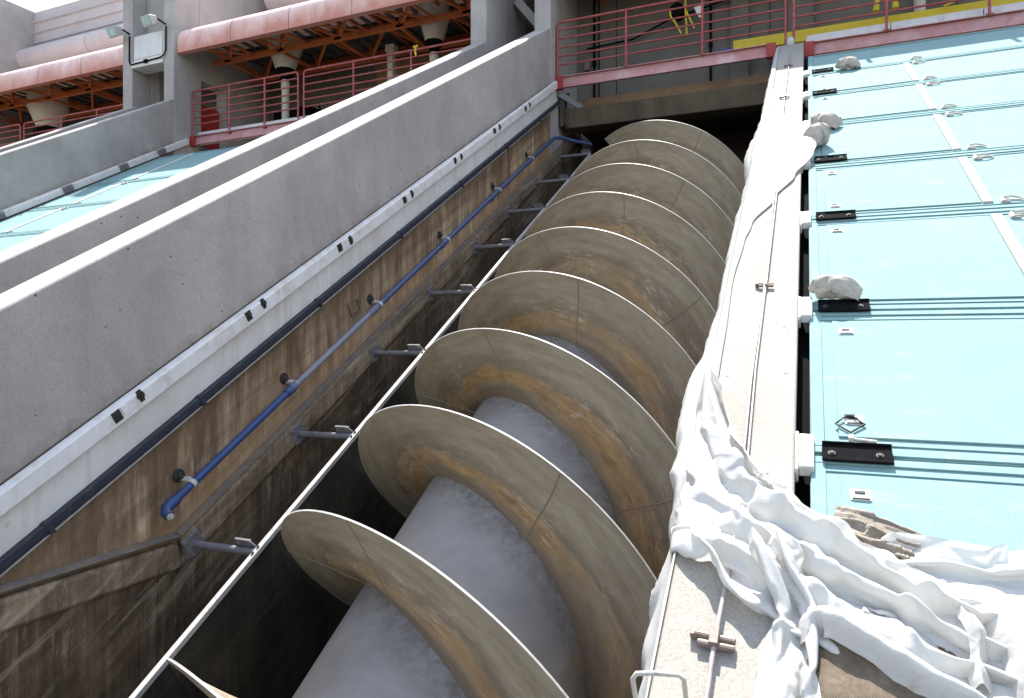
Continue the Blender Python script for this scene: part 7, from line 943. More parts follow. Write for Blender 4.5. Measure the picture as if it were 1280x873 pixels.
0,0,0,1,-1,0,0,1,-1,0,0,1,-1,2,-1,0,0,-1,-1,-1,2,0,1,4,-7,3,0,1,-1,0,1,0,0,-1,0,0,0,0,1,0,1,0,0,0,1,-1,0,1,-1,1,-2,0,0,3,-2,0,-1,0,0,0,1,0,-1,1,1,0,0,-1,1,0,0,0,0,0,1,0,0,-1,-1,1,-1,0,-1,-1,4,-1,1,-1,0,1,-2,3,0,-1,-2,1,0,1,0,1,-1,1,0,-1,0,1,0,-1,0,1,-2,1,0,0,2,-3,1,1,-1,0,0,0,0,1,0,0,1,-2,0,1,-1,1,0,1,-1,0,-1,1,0,-2,0,1,0,-1,4,-2,0,0,1,0,0,0,1,-2,-2,2,0,0,3,-1,0,-1,0,1,0,0,0,-1,0,1,-1,0,0,-1,-2,3,1,-2,1,0,-1,1,0,1,-1,0,0,3,-1,-2,1,1,-1,1,0,0,0,-1,-2,2,-1,-1,0,1,1,0,0,1,-1,1,1,0,-1,2,1,-4,0,-1,-1,4,0,0,0,-1,1,0,1,-2,1,-1,-1,-1,1,-2,1,0,0,0,1,0,0,0,0,1,0,-1,1,0,0,0,-1,0,2,-2,1,0,2,-3,2,-4,2,0,-1,1,-1,2,0,0,0,1,0,1,-1,3,-1,-2,-1,-1,2,1,0,0,0,0,-1,1,0,0,-1,0,-1,0,-2,4,-2,0,0,0,1,-1,0,0,0,1,0,1,-1,-1,2,-1,1,0,0,1,-3,2,-1,-4,0,4,-2,1,-3,6,0,-2,1,-1,0,1,0,0,0,1,-1,0,-1,-2,4,0,0,0,0,0,0,0,0,-1,1,-2,0,-1,2,-2,0,0,-1,2,-1,0,0,-1,2,0,-2,-1,-1,3,1,0,1,0,-1,0,1,0,-4,2,1,-3,2,-1,3,-5,1,4,-1,0,-1,2,0,-1,2,-1,1,-1,-1,1,1,0,0,0,1,0,-1,0,0,0,-1,-1,-1,1,-1,-2,2,-1,2,0,0,1,0,0,-2,-5,1,0,2,-1,1,3,0,2,1,-1,0,-1,0,0,-2,-1,1,0,-3,3,1,0,1,0,1,-1,1,-2,0,2,-1,0,-2,4,0,0,0,0,-1,0,1,-1,-2,4,-3,-1,-5,0,0,5,1,1,0,0,0,0,1,-2,1,0,-2,1,0,0,-1,-1,-1,-1,0,1,1,2,4,1,0,-3,-9,-2,7,3,2,2,-1,0,-9,-1,-2,3,-1,1,4,3,1,0,0,0,0,0,0,0,0,1,-5,-1,0,3,-1,1,0,-1,0,0,0,0,0,0,-1,0,0,3,3,0,-4,-4,1,2,-1,-2,0,1,1,1,2,-5,5,-3,5,2,-1,-3,0,0,0,-1,0,2,1,-3,-1,1,0,5,-2,-2,0,0,0,0,0,0,0,0,4,0,-2,-4,-4,-1,0,1,4,2,0,0,0,1,0,1,-3,0,-2,0,5,1,-9,0,2,3,2,1,-1,-10,0,7,0,2,2,-5,1,6,-1,-2,-1,0,6,-5,-2,2,2,-1,0,0,-6,1,0,0,0,0,0,0,1,-2,-2,1,3,0,-1,1,0,-1,-1,1,0,0,0,-1,1,0,2,2,0,1,-1,2,-4,-1,0,-1,0,-1,2,9,-5,1,-1,9,-11,-4,2,0,0,1,-1,0,3,4,3,0,-1,-2,1,-9,-1,-3,0,0,0,0,0,1,-1,1,3,1,0,5,0,0,0,0,2,-2,-2,0,0,1,-1,2,1,0,2,0,0,2,0,-6,0,0,1,0,-1,0,5,0,0,-1,2,2,-1,-10,1,0,2,1,-1,1,-1,0,-1,-1,-5,8,9,-1,-8,-1,1,0,0,0,0,0,-2,-3,2,-1,-189,3,5,0,-8,-3,2,4,7,5,-5,1,8,7,-6,8,8,2,6,7,5,5,6,7,7,8,8,7,8,8,8,8,8,8,8,8,8,8,8,8,8,8,8,9,8,8,9,8,-8,-9,-8,-8,-9,-8,8,9,8,8,9,8,-4,5,4,-1,0,-5,1,1,-9,2,2,5,-1,-5,8,-8,0,0,1,1,3,3,-2,-1,2,0,0,0,0,0,0,0,0,0,0,0,0,0,-1,0,1,0,0,0,0,-2,0,-1,1,1,-1,0,0,1,-1,0,0,0,0,0,0,0,0,4,1,-1,-10,2,0,-2,10,1,-1,5,0,-4,-9,3,2,-1,0,0,0,2,-1,-1,0,0,0,0,0,0,0,0,0,0,1,0,1,0,-1,1,0,-1,-3,2,-1,0,1,-1,2,-1,1,1,-2,0,0,0,-1,0,-17,0,0,5,2,0,12,-8,5,-8,0,0,-2,0,5,10,9,2,0,1,-7,-6,-1,-2,0,1,0,2,0,-1,0,0,0,0,0,0,0,0,0,0,0,-2,1,-5,4,0,0,-1,0,1,0,0,0,1,0,-1,0,0,0,-1,-1,0,0,0,3,3,-12,6,-6,8,1,0,4,0,-2,-3,0,1,-1,-9,2,4,5,2,-2,0,0,-1,-1,1,0,0,0,0,0,1,-1,0,0,0,-2,1,-6,5,-1,0,0,0,0,0,-1,3,-1,1,2,-3,0,0,0,-1,-1,1,-1,0,1,0,1,-7,7,2,-2,1,-2,0,0,1,1,0,-4,1,2,0,-1,-1,3,-1,0,0,1,0,0,0,0,0,0,0,0,0,-1,-2,2,-6,5,-1,1,0,-1,0,-1,2,-1,-1,2,5,-8,3,0,-1,1,-1,0,-1,0,0,1,-1,1,3,-1,0,-1,0,-1,1,0,1,-1,0,-4,3,3,-1,-1,1,-1,1,-1,1,0,0,0,0,0,0,0,-1,0,-2,-1,2,-6,5,0,1,-1,1,-2,1,-1,0,2,-1,0,-4,4,0,0,1,-1,-1,-1,0,0,1,-1,1,2,2,-2,0,-1,0,0,-1,0,2,-1,-3,2,3,-1,-1,0,0,0,0,2,-1,0,0,0,0,0,0,0,-1,-2,0,2,-7,5,0,0,1,0,-1,-1,0,2,-2,1,0,0,-2,3,1,-1,0,-1,0,-1,0,0,0,1,-1,4,-1,1,-1,0,-1,0,-1,2,-1,-2,-1,4,1,0,-1,1,0,-1,1,-1,0,0,0,-1,0,1,-1,-1,-2,0,2,-6,5,1,0,0,-1,1,-1,0,0,0,0,
0,0,1,-2,2,-2,1,0,0,1,1,0,-1,-1,-2,4,4,-2,0,-1,0,0,0,0,-1,2,-1,1,1,-2,0,0,1,0,1,-3,1,0,-1,0,1,0,-2,-1,-1,1,1,-6,4,1,-1,2,0,0,0,-2,0,1,0,0,-1,2,-1,-1,-15,0,1,-1,1,3,1,0,0,-1,0,2,-1,5,-3,0,2,-5,3,-1,1,0,0,0,-1,0,1,1,-3,0,-1,2,-1,-1,1,1,-1,-1,-1,-1,1,0,-4,6,0,-2,1,-1,1,0,-1,-1,1,-1,1,0,-1,0,-1,0,2,0,0,0,0,0,1,0,0,-3,7,-1,3,-5,2,0,1,-1,-2,2,-1,0,0,0,0,1,-3,3,-3,-1,2,-1,0,1,0,-2,0,-2,0,2,-2,-1,5,0,0,-2,0,0,0,0,-1,0,-1,1,0,0,0,0,0,0,0,1,-2,2,-1,0,3,-1,-6,2,0,7,-2,6,-4,-2,-7,8,1,-3,2,-2,2,0,-1,1,1,-1,-3,1,-1,1,0,0,-2,0,-2,2,1,0,-2,2,0,0,0,-1,0,0,0,0,-1,-1,1,0,0,0,0,-1,1,0,0,0,1,-1,-1,1,9,-8,4,-9,1,0,1,-1,9,-1,8,-1,2,2,-8,-8,-1,-1,1,-5,0,1,8,0,-1,0,0,-1,0,-2,2,1,1,-5,3,1,0,0,-2,0,0,0,0,0,-2,0,1,-1,1,0,0,-1,1,-1,2,0,-1,0,0,-1,4,1,-9,6,1,0,-1,0,-1,0,1,-3,-1,2,-3,7,1,0,-3,5,-1,-5,1,-1,1,0,-1,-2,1,2,0,0,-4,2,2,-1,0,0,0,-1,1,0,-1,-1,-1,0,0,1,0,0,0,0,-1,1,0,0,0,0,0,0,5,-1,-1,0,0,-2,-1,1,-3,3,-1,1,0,-4,6,1,-3,0,1,1,1,1,-4,1,0,-1,-1,1,0,1,1,-1,-2,1,0,1,0,0,-1,0,-1,-1,1,-2,0,0,1,0,-1,0,2,0,-2,0,1,0,0,0,0,0,3,2,-1,-2,0,2,0,-4,4,-3,0,0,0,4,0,-1,-1,1,0,-1,2,-1,-2,0,-2,0,1,1,1,0,0,-2,-1,3,-2,0,0,0,-1,0,0,0,-1,0,-1,1,0,0,0,-1,0,1,1,-1,1,0,0,0,-1,0,7,-2,-1,-2,-1,0,1,2,0,-3,-1,2,-1,-1,5,0,2,-6,3,-1,-1,5,-5,-1,1,0,0,1,0,0,0,-6,5,0,0,0,-1,-1,5,-6,1,1,-1,-4,4,1,-2,0,-1,1,-2,2,0,1,-1,0,0,0,0,0,-7,-4,3,9,-1,0,0,1,-3,7,1,-2,0,0,-1,3,-1,-6,0,1,-1,-1,10,1,0,1,1,-1,0,0,0,-1,-13,0,-1,0,1,1,0,10,0,-1,-6,3,-2,2,3,-15,1,1,0,-1,2,0,0,0,0,-3,3,-3,-4,5,4,-1,-1,0,0,1,2,-3,-1,2,0,1,-3,-1,-6,6,1,0,1,1,-1,0,1,0,0,0,-1,0,0,-5,3,1,0,0,1,-1,-2,0,-1,0,0,0,0,1,-1,0,-3,3,1,-2,0,1,2,0,-1,-1,0,0,7,1,1,1,-5,1,1,0,-7,-4,-1,-3,0,0,3,0,9,9,-1,0,1,-8,-10,-1,-4,-1,0,1,1,0,0,12,12,-2,3,-1,-2,-7,-4,-2,0,0,3,-4,0,0,-1,1,-1,-1,2,0,-2,6,-4,0,2,-2,1,-1,-4,2,2,-1,5,-1,-2,-3,5,0,1,1,0,-1,0,-1,1,-1,0,0,-9,4,4,1,3,0,-3,0,0,0,0,0,0,0,0,0,-3,2,-7,5,-2,1,4,-2,-2,0,0,-1,1,0,0,1,0,-1,13,-1,-5,6,-6,5,5,0,0,-3,0,0,0,1,-7,8,0,1,0,-1,-2,0,0,1,1,-8,3,-1,5,-1,-1,0,3,0,0,-1,0,3,-4,1,-3,0,3,-8,4,-2,2,0,-1,5,-3,-1,0,0,0,-1,1,0,0,1,-1,-1,5,-3,-1,-2,-5,3,4,1,-1,-1,1,-6,8,0,0,-1,-1,1,-1,1,-1,0,-1,-1,1,2,1,-2,1,0,0,0,0,1,0,-2,4,-4,3,-1,-9,8,-3,0,-1,1,-2,2,0,-1,0,0,0,1,-2,2,0,0,0,-1,0,-2,3,-1,3,0,0,-3,2,1,-5,4,1,1,-2,1,0,-2,3,0,-1,-1,-4,4,4,-2,0,-1,0,1,0,0,-1,0,0,0,-1,4,-3,-8,8,-2,-1,0,0,-1,-2,2,2,-2,0,0,0,-1,1,0,0,0,1,-1,0,1,1,-1,3,0,0,-1,-2,-2,3,3,0,-2,0,0,0,2,-1,0,-1,-1,3,0,0,0,0,-1,1,0,-1,0,1,0,-1,1,-2,0,-5,3,-5,6,-1,0,-1,0,-1,-1,5,0,-3,0,0,0,1,0,0,0,0,0,0,0,1,-1,5,-1,0,0,0,0,0,-1,1,0,0,0,0,-1,2,-1,1,-3,-1,4,0,0,0,-1,0,-1,1,0,-1,0,1,-1,2,-5,6,0,-5,-2,1,0,-1,0,2,-4,1,0,1,0,0,0,-1,1,0,1,-1,0,0,2,-1,0,4,0,0,0,0,-1,1,0,1,-1,0,-1,1,0,0,0,-1,1,1,0,0,0,-1,0,0,1,-1,-1,1,0,-1,1,-3,3,-2,-1,-1,0,0,1,-1,-1,3,-1,-3,2,-1,0,0,0,1,0,0,0,0,-1,0,1,1,0,4,0,0,1,-3,3,-1,0,0,-1,2,-1,0,0,-1,2,0,0,0,0,-1,3,-8,5,0,0,0,1,-1,0,0,-3,3,-5,1,2,-2,-1,1,0,0,1,-3,5,-4,0,0,-1,0,0,1,0,1,0,0,-1,1,0,0,0,4,0,-1,0,0,0,0,1,0,0,-1,2,-1,1,0,-1,0,0,1,-1,1,0,-1,1,-1,0,0,0,0,-1,1,0,-2,0,-4,4,-1,-2,1,1,-1,-1,0,0,5,-8,3,0,0,0,1,0,0,-1,0,1,-1,1,0,0,3,2,-1,-1,1,-1,2,0,-1,0,0,0,
0,0,0,0,1,0,-1,1,0,0,-1,0,1,-1,0,0,-1,1,0,0,-6,0,1,1,5,-7,1,1,1,-2,2,2,-6,7,-5,0,0,0,1,-1,1,0,0,0,-1,0,1,1,13,-5,-3,2,-2,-1,0,0,0,0,0,0,0,1,0,-1,0,1,0,0,0,-1,1,-1,-1,1,0,-1,1,-1,1,-6,2,1,1,-4,6,1,-4,-2,3,2,-2,0,0,0,-3,0,0,0,-1,3,-1,-1,-1,5,-4,0,0,2,7,0,2,-4,2,-3,0,0,1,-1,0,0,1,-1,0,1,0,1,-1,0,0,0,12,0,1,-1,0,1,-1,-1,-1,-2,-8,-1,-1,-1,-2,7,7,0,-4,2,1,-8,6,-6,9,-1,1,-2,-6,-1,5,-1,1,-2,5,-3,1,0,7,1,-1,0,1,-2,-1,0,-1,1,0,0,0,0,0,-1,1,0,0,1,-3,2,-1,0,0,-1,0,-2,2,0,0,1,0,-5,-2,-2,0,2,1,-2,5,-5,2,6,-6,8,-5,1,-2,0,0,-3,0,2,1,0,-1,3,-4,2,8,0,0,0,-1,-1,-2,0,1,-1,0,0,1,0,0,0,1,0,0,-1,0,0,-1,1,-3,1,-1,0,0,2,-1,1,-1,1,-3,3,-2,-5,2,2,0,-1,-3,1,3,0,-1,0,2,0,1,0,-5,2,-1,1,0,-1,1,-1,7,0,0,2,-1,-1,-1,-1,0,0,0,1,-1,0,0,0,0,0,0,1,-1,0,0,-3,3,-2,2,1,-3,0,0,1,2,-5,3,-1,-4,1,-1,2,-2,1,-1,-2,6,-3,0,1,-1,0,-1,0,1,-1,1,1,-2,1,0,-1,9,0,-1,-1,0,0,-2,0,0,1,0,-1,0,0,0,1,-1,1,0,-1,0,0,0,1,-2,2,-5,-2,3,1,-1,-3,-2,11,-2,-4,0,-1,0,-1,-1,0,2,-1,-3,3,0,0,0,-1,0,-2,6,-3,-1,1,0,0,-2,0,8,0,0,1,-2,1,-2,-1,0,0,1,0,0,0,0,-1,1,-1,1,-4,4,-1,1,0,1,-1,1,0,-5,-1,2,-5,0,-1,-2,5,4,0,-4,1,1,1,-1,0,-1,-3,3,-1,0,1,0,0,-6,5,0,-1,1,-1,0,-1,9,1,0,-5,-1,1,2,-1,-1,1,0,-1,0,1,-1,0,0,1,0,-1,-1,1,-6,0,-3,-4,3,-3,-1,-5,0,3,8,-4,7,-7,3,-4,-3,-1,0,3,-2,-1,-1,0,-1,1,0,3,-1,7,-1,-2,-3,-2,1,-2,4,-2,9,0,-2,3,-2,0,-1,-1,0,0,0,1,0,-2,1,-1,0,0,1,-2,-4,-1,7,-4,3,-2,-1,1,1,0,-2,0,-6,4,0,-2,-1,-2,5,1,-2,0,0,-1,2,2,0,-2,0,-1,2,-1,-1,0,4,-4,1,0,0,-1,10,1,0,-5,3,-1,1,-3,0,0,0,-1,1,1,0,0,-2,0,0,3,1,-4,-4,3,1,-3,-1,2,1,-1,-1,1,-3,-3,2,-1,-4,11,-4,-2,1,0,0,-1,3,-1,0,1,-1,3,-1,-2,0,0,-1,-1,0,1,0,-1,11,-1,-4,3,2,0,-1,-3,0,0,0,0,-1,0,-1,2,-1,-1,0,4,-1,-5,2,2,-11,9,-5,-1,2,3,-2,-1,1,-3,0,3,-2,3,-4,-2,1,-1,3,0,-1,2,0,0,1,-3,6,-4,0,-2,0,6,-4,-1,0,3,11,0,0,1,-6,-1,0,3,-1,0,0,0,0,0,0,-1,1,0,-1,1,1,-4,0,-1,1,-8,6,1,-1,0,0,0,0,-3,-2,4,-2,1,0,1,-4,1,-2,4,1,0,0,0,0,2,0,0,-1,-2,-2,3,2,-3,-1,0,13,-1,-1,-2,1,1,-2,0,-2,1,0,0,0,-1,1,0,-1,-1,0,0,-3,0,-2,0,0,0,-6,1,1,1,4,0,0,-1,-5,3,1,-1,1,1,-3,0,0,4,-1,-1,1,-1,1,1,-1,0,5,-3,-3,-1,3,-2,-2,2,14,-2,0,-1,1,0,-1,-1,-2,1,-1,1,-1,1,-1,0,1,-2,0,-1,-2,0,-1,-2,3,-1,-1,-3,1,0,0,1,0,0,-1,0,0,-1,1,1,-2,-1,1,0,1,1,0,3,-2,0,-4,3,1,2,-4,1,-3,6,-2,-3,16,-4,0,1,0,-1,1,-2,-1,0,0,-1,0,0,1,0,-5,4,-2,-2,-3,0,-5,-2,2,7,-2,-3,0,2,0,1,0,0,-2,-2,2,0,0,0,-1,-1,2,-1,0,1,1,1,1,-5,2,3,-3,3,0,-3,0,1,0,-1,14,0,0,0,0,-1,0,0,-2,-1,0,0,0,0,-3,-5,5,-1,-1,-2,-3,0,0,2,-3,-1,6,-3,0,-1,1,0,0,0,-1,-2,1,0,1,0,1,-2,0,0,0,1,0,2,0,1,-2,-3,4,0,-1,-2,-2,0,1,4,12,-2,2,1,0,0,0,0,-2,0,0,0,-1,-3,-5,5,-6,-2,-1,3,3,0,-4,0,0,3,-4,3,-2,1,0,-1,1,1,-1,1,-1,-2,1,1,0,-1,1,0,0,-2,0,-2,4,2,2,-1,-2,-5,4,1,-1,-4,-1,2,10,0,1,0,1,0,0,1,-2,-1,-1,-1,-4,-2,7,-8,-2,1,0,1,1,0,-2,-3,6,-1,2,0,-4,0,1,-1,0,1,1,-4,7,-9,4,-1,2,-1,0,1,-3,-1,2,-2,-1,2,2,3,-3,-2,-1,3,2,1,-2,-5,5,0,3,5,3,3,2,1,3,-13,-1,-2,2,2,-6,0,-1,-9,0,-2,9,2,1,-8,-2,-3,5,-1,1,-4,-1,14,2,-2,-2,0,-8,8,-1,-11,8,-3,-5,0,-2,0,-1,6,-3,-2,1,2,-1,1,0,-1,4,2,2,-1,12,-1,-3,-1,-3,-2,-3,-4,-2,1,-2,-1,1,2,2,8,1,2,-8,2,-1,1,-1,0,-4,2,2,1,3,-2,0,-1,0,0,0,2,-1,-4,1,-2,2,3,4,-7,5,-1,-2,0,1,-3,-2,1,5,0,-1,-2,0,1,2,-2,
-2,12,-1,-6,-3,2,1,2,-3,0,-1,2,-1,-2,1,-1,6,-6,6,-6,1,0,-1,0,2,4,-7,4,-1,3,-5,1,-1,1,0,1,0,-2,-2,3,-1,6,-7,3,-1,3,-4,-3,2,0,-2,5,-4,1,4,-3,0,-3,2,1,10,-6,3,-3,0,0,1,1,5,0,3,-1,1,-1,0,-2,-1,-1,-7,1,-4,4,6,0,-2,1,2,-1,-1,-3,5,-1,-1,-2,1,-7,6,2,0,1,-1,-7,9,1,-1,-3,3,-4,-2,2,-2,-11,10,1,-11,0,0,4,-3,5,-10,5,2,0,-1,-2,-1,1,-5,-1,0,3,-1,3,-2,2,3,1,1,-4,-4,-1,1,0,1,-2,5,-2,1,2,0,-3,1,2,-1,2,-2,-2,0,-1,0,5,0,1,0,-2,2,12,0,-2,0,-2,-10,9,0,1,0,-3,4,-1,-4,1,6,0,0,1,-3,-5,2,1,-1,-3,5,-4,6,-2,3,3,1,-2,-1,1,-6,3,-2,-4,-1,5,4,-2,0,0,-1,0,0,-1,-1,0,0,1,1,2,-1,-1,-1,-1,1,2,-2,0,0,2,-2,-3,0,2,0,1,0,-1,10,2,1,3,1,-6,-1,1,-2,0,-4,5,-1,5,-3,5,1,-1,0,0,-1,-5,3,-4,-6,-2,1,0,0,2,-2,0,-1,-2,2,-1,-1,1,0,0,-2,0,1,2,-2,3,1,-3,1,-1,1,-1,1,-5,3,1,-2,2,-1,1,-7,0,-2,2,-2,2,0,-2,0,1,3,-4,-1,0,4,-1,-3,2,-1,0,-1,2,0,5,0,-1,-3,1,-4,0,0,2,16,2,-1,-1,-4,2,-2,1,2,0,0,-4,3,1,0,1,0,1,-1,-1,0,-2,0,2,0,-1,0,-3,1,0,0,-4,0,-1,1,1,0,8,-2,3,-5,-1,-1,1,1,-3,1,0,3,1,-3,0,-1,1,-3,-2,2,-1,1,3,-4,4,-1,1,2,0,0,-2,-1,0,-2,3,1,0,-1,0,0,0,-1,0,1,-1,-2,0,1,-1,1,2,-10,0,1,-1,1,0,0,0,5,-3,6,0,-2,1,-6,0,1,15,-1,-2,0,-1,4,-3,0,2,1,-3,-3,5,2,-4,5,-2,0,0,-1,-1,1,-1,-1,-1,1,-1,0,0,0,2,0,1,3,0,-1,1,-3,-2,-1,2,0,2,-1,0,-2,2,-1,0,-1,3,-1,2,2,-1,0,-2,1,0,0,-2,2,0,-2,-1,0,1,0,-1,2,-1,3,-1,-2,4,-3,0,0,0,3,-2,2,-2,-15,-2,1,0,0,0,0,0,0,2,-2,3,0,0,3,-5,0,-1,1,1,1,-3,-3,-1,2,1,0,6,-2,-1,-1,2,3,-7,4,1,0,-3,-1,4,-1,-2,-1,0,0,2,-2,3,-1,1,2,-3,1,0,-1,4,1,-2,-2,0,1,-4,-1,0,0,1,1,2,2,-3,0,1,0,3,-2,-3,0,1,-1,1,-5,-3,3,0,-1,1,2,-3,11,-5,1,-1,0,1,2,-2,-1,-2,0,-1,1,5,-4,0,0,1,2,2,0,-3,-2,2,-1,-3,6,0,-2,1,-4,3,0,-2,0,1,1,0,1,-2,-1,0,3,-2,1,1,-1,-2,1,0,0,0,-3,5,1,0,0,3,1,-2,-10,12,0,-7,0,9,1,-4,-1,7,0,-1,-1,-4,1,-1,1,-14,-1,-1,0,0,2,-2,-1,2,0,0,1,-2,8,-6,0,2,-2,-1,0,2,-3,1,0,4,-1,-1,1,-1,2,1,-4,0,-1,0,-4,-1,0,1,4,-3,1,1,4,-5,-1,0,6,-1,-3,5,1,-4,-2,-3,2,-2,3,-2,3,1,-3,2,0,1,-2,2,0,0,-3,-1,0,5,-4,2,0,1,0,-1,1,-2,3,-2,1,0,0,-1,-1,-2,1,1,1,0,0,0,8,0,1,2,-5,3,-2,3,-4,-1,-8,5,0,1,1,-2,-1,-2,-1,0,0,0,1,2,-1,-1,0,-1,2,1,0,0,1,0,-1,0,-2,-1,1,0,1,5,-4,-1,-1,1,0,1,-1,-1,1,0,0,1,-1,-1,2,-1,0,0,-4,1,0,4,4,-5,4,-1,0,-5,2,3,0,-1,-2,-1,0,0,0,-1,0,0,-3,0,5,0,0,2,0,-2,1,1,-1,1,-1,-1,1,1,-3,-2,2,0,6,-4,0,0,-2,1,0,0,0,0,0,-1,-1,2,0,0,1,-1,-2,1,-4,-1,-2,13,-1,-1,2,-4,0,0,0,-1,1,-1,-2,2,-1,1,-2,0,0,1,1,0,2,0,-4,4,-1,0,0,0,2,-1,-2,0,-3,0,1,1,1,1,1,-2,-1,1,2,-1,-1,0,0,-1,0,1,0,-1,1,0,-16,0,4,0,9,-9,4,-4,4,3,-5,0,-4,0,2,0,-1,0,12,1,-2,0,1,0,0,2,1,-2,1,-1,1,-1,0,1,0,3,-1,-6,2,1,-1,0,1,1,0,-2,3,-2,-2,-1,-1,1,0,2,-1,4,-3,1,0,-1,1,0,-1,1,-6,5,-8,9,-7,2,5,0,1,-1,0,-1,-1,1,0,0,-1,0,0,-1,1,0,2,-1,0,0,0,0,2,13,1,-1,2,1,-1,0,-1,-2,-4,5,-3,4,-1,2,0,0,0,-1,-2,-3,1,-2,4,2,-3,0,-1,-1,1,2,3,-8,2,-1,5,-3,2,-1,-4,3,0,0,3,-1,-2,0,1,0,-2,1,-1,1,2,-1,3,-3,-1,0,1,-2,2,-1,-2,1,1,1,-1,-1,2,0,2,-1,1,-2,2,-2,-1,0,1,0,0,0,1,-4,0,0,1,-2,0,-1,0,-1,2,-2,2,1,1,0,-3,0,-1,4,-5,0,3,1,-1,0,1,-1,-2,2,0,1,1,1,0,0,-1,-2,-3,-1,3,-3,0,1,3,2,1,0,-1,0,0,-2,-2,2,1,0,-1,0,0,2,-1,2,-1,-2,1,-2,0,2,-4,0,2,-1,0,2,0,0,3,0,-6,-3,3,3,-1,0,1,-1,1,-1,-2,3,0,2,0,1,0,-1,-6,2,-2,0,-2,7,-2,3,-2,1,0,0,0,-1,-1,2,
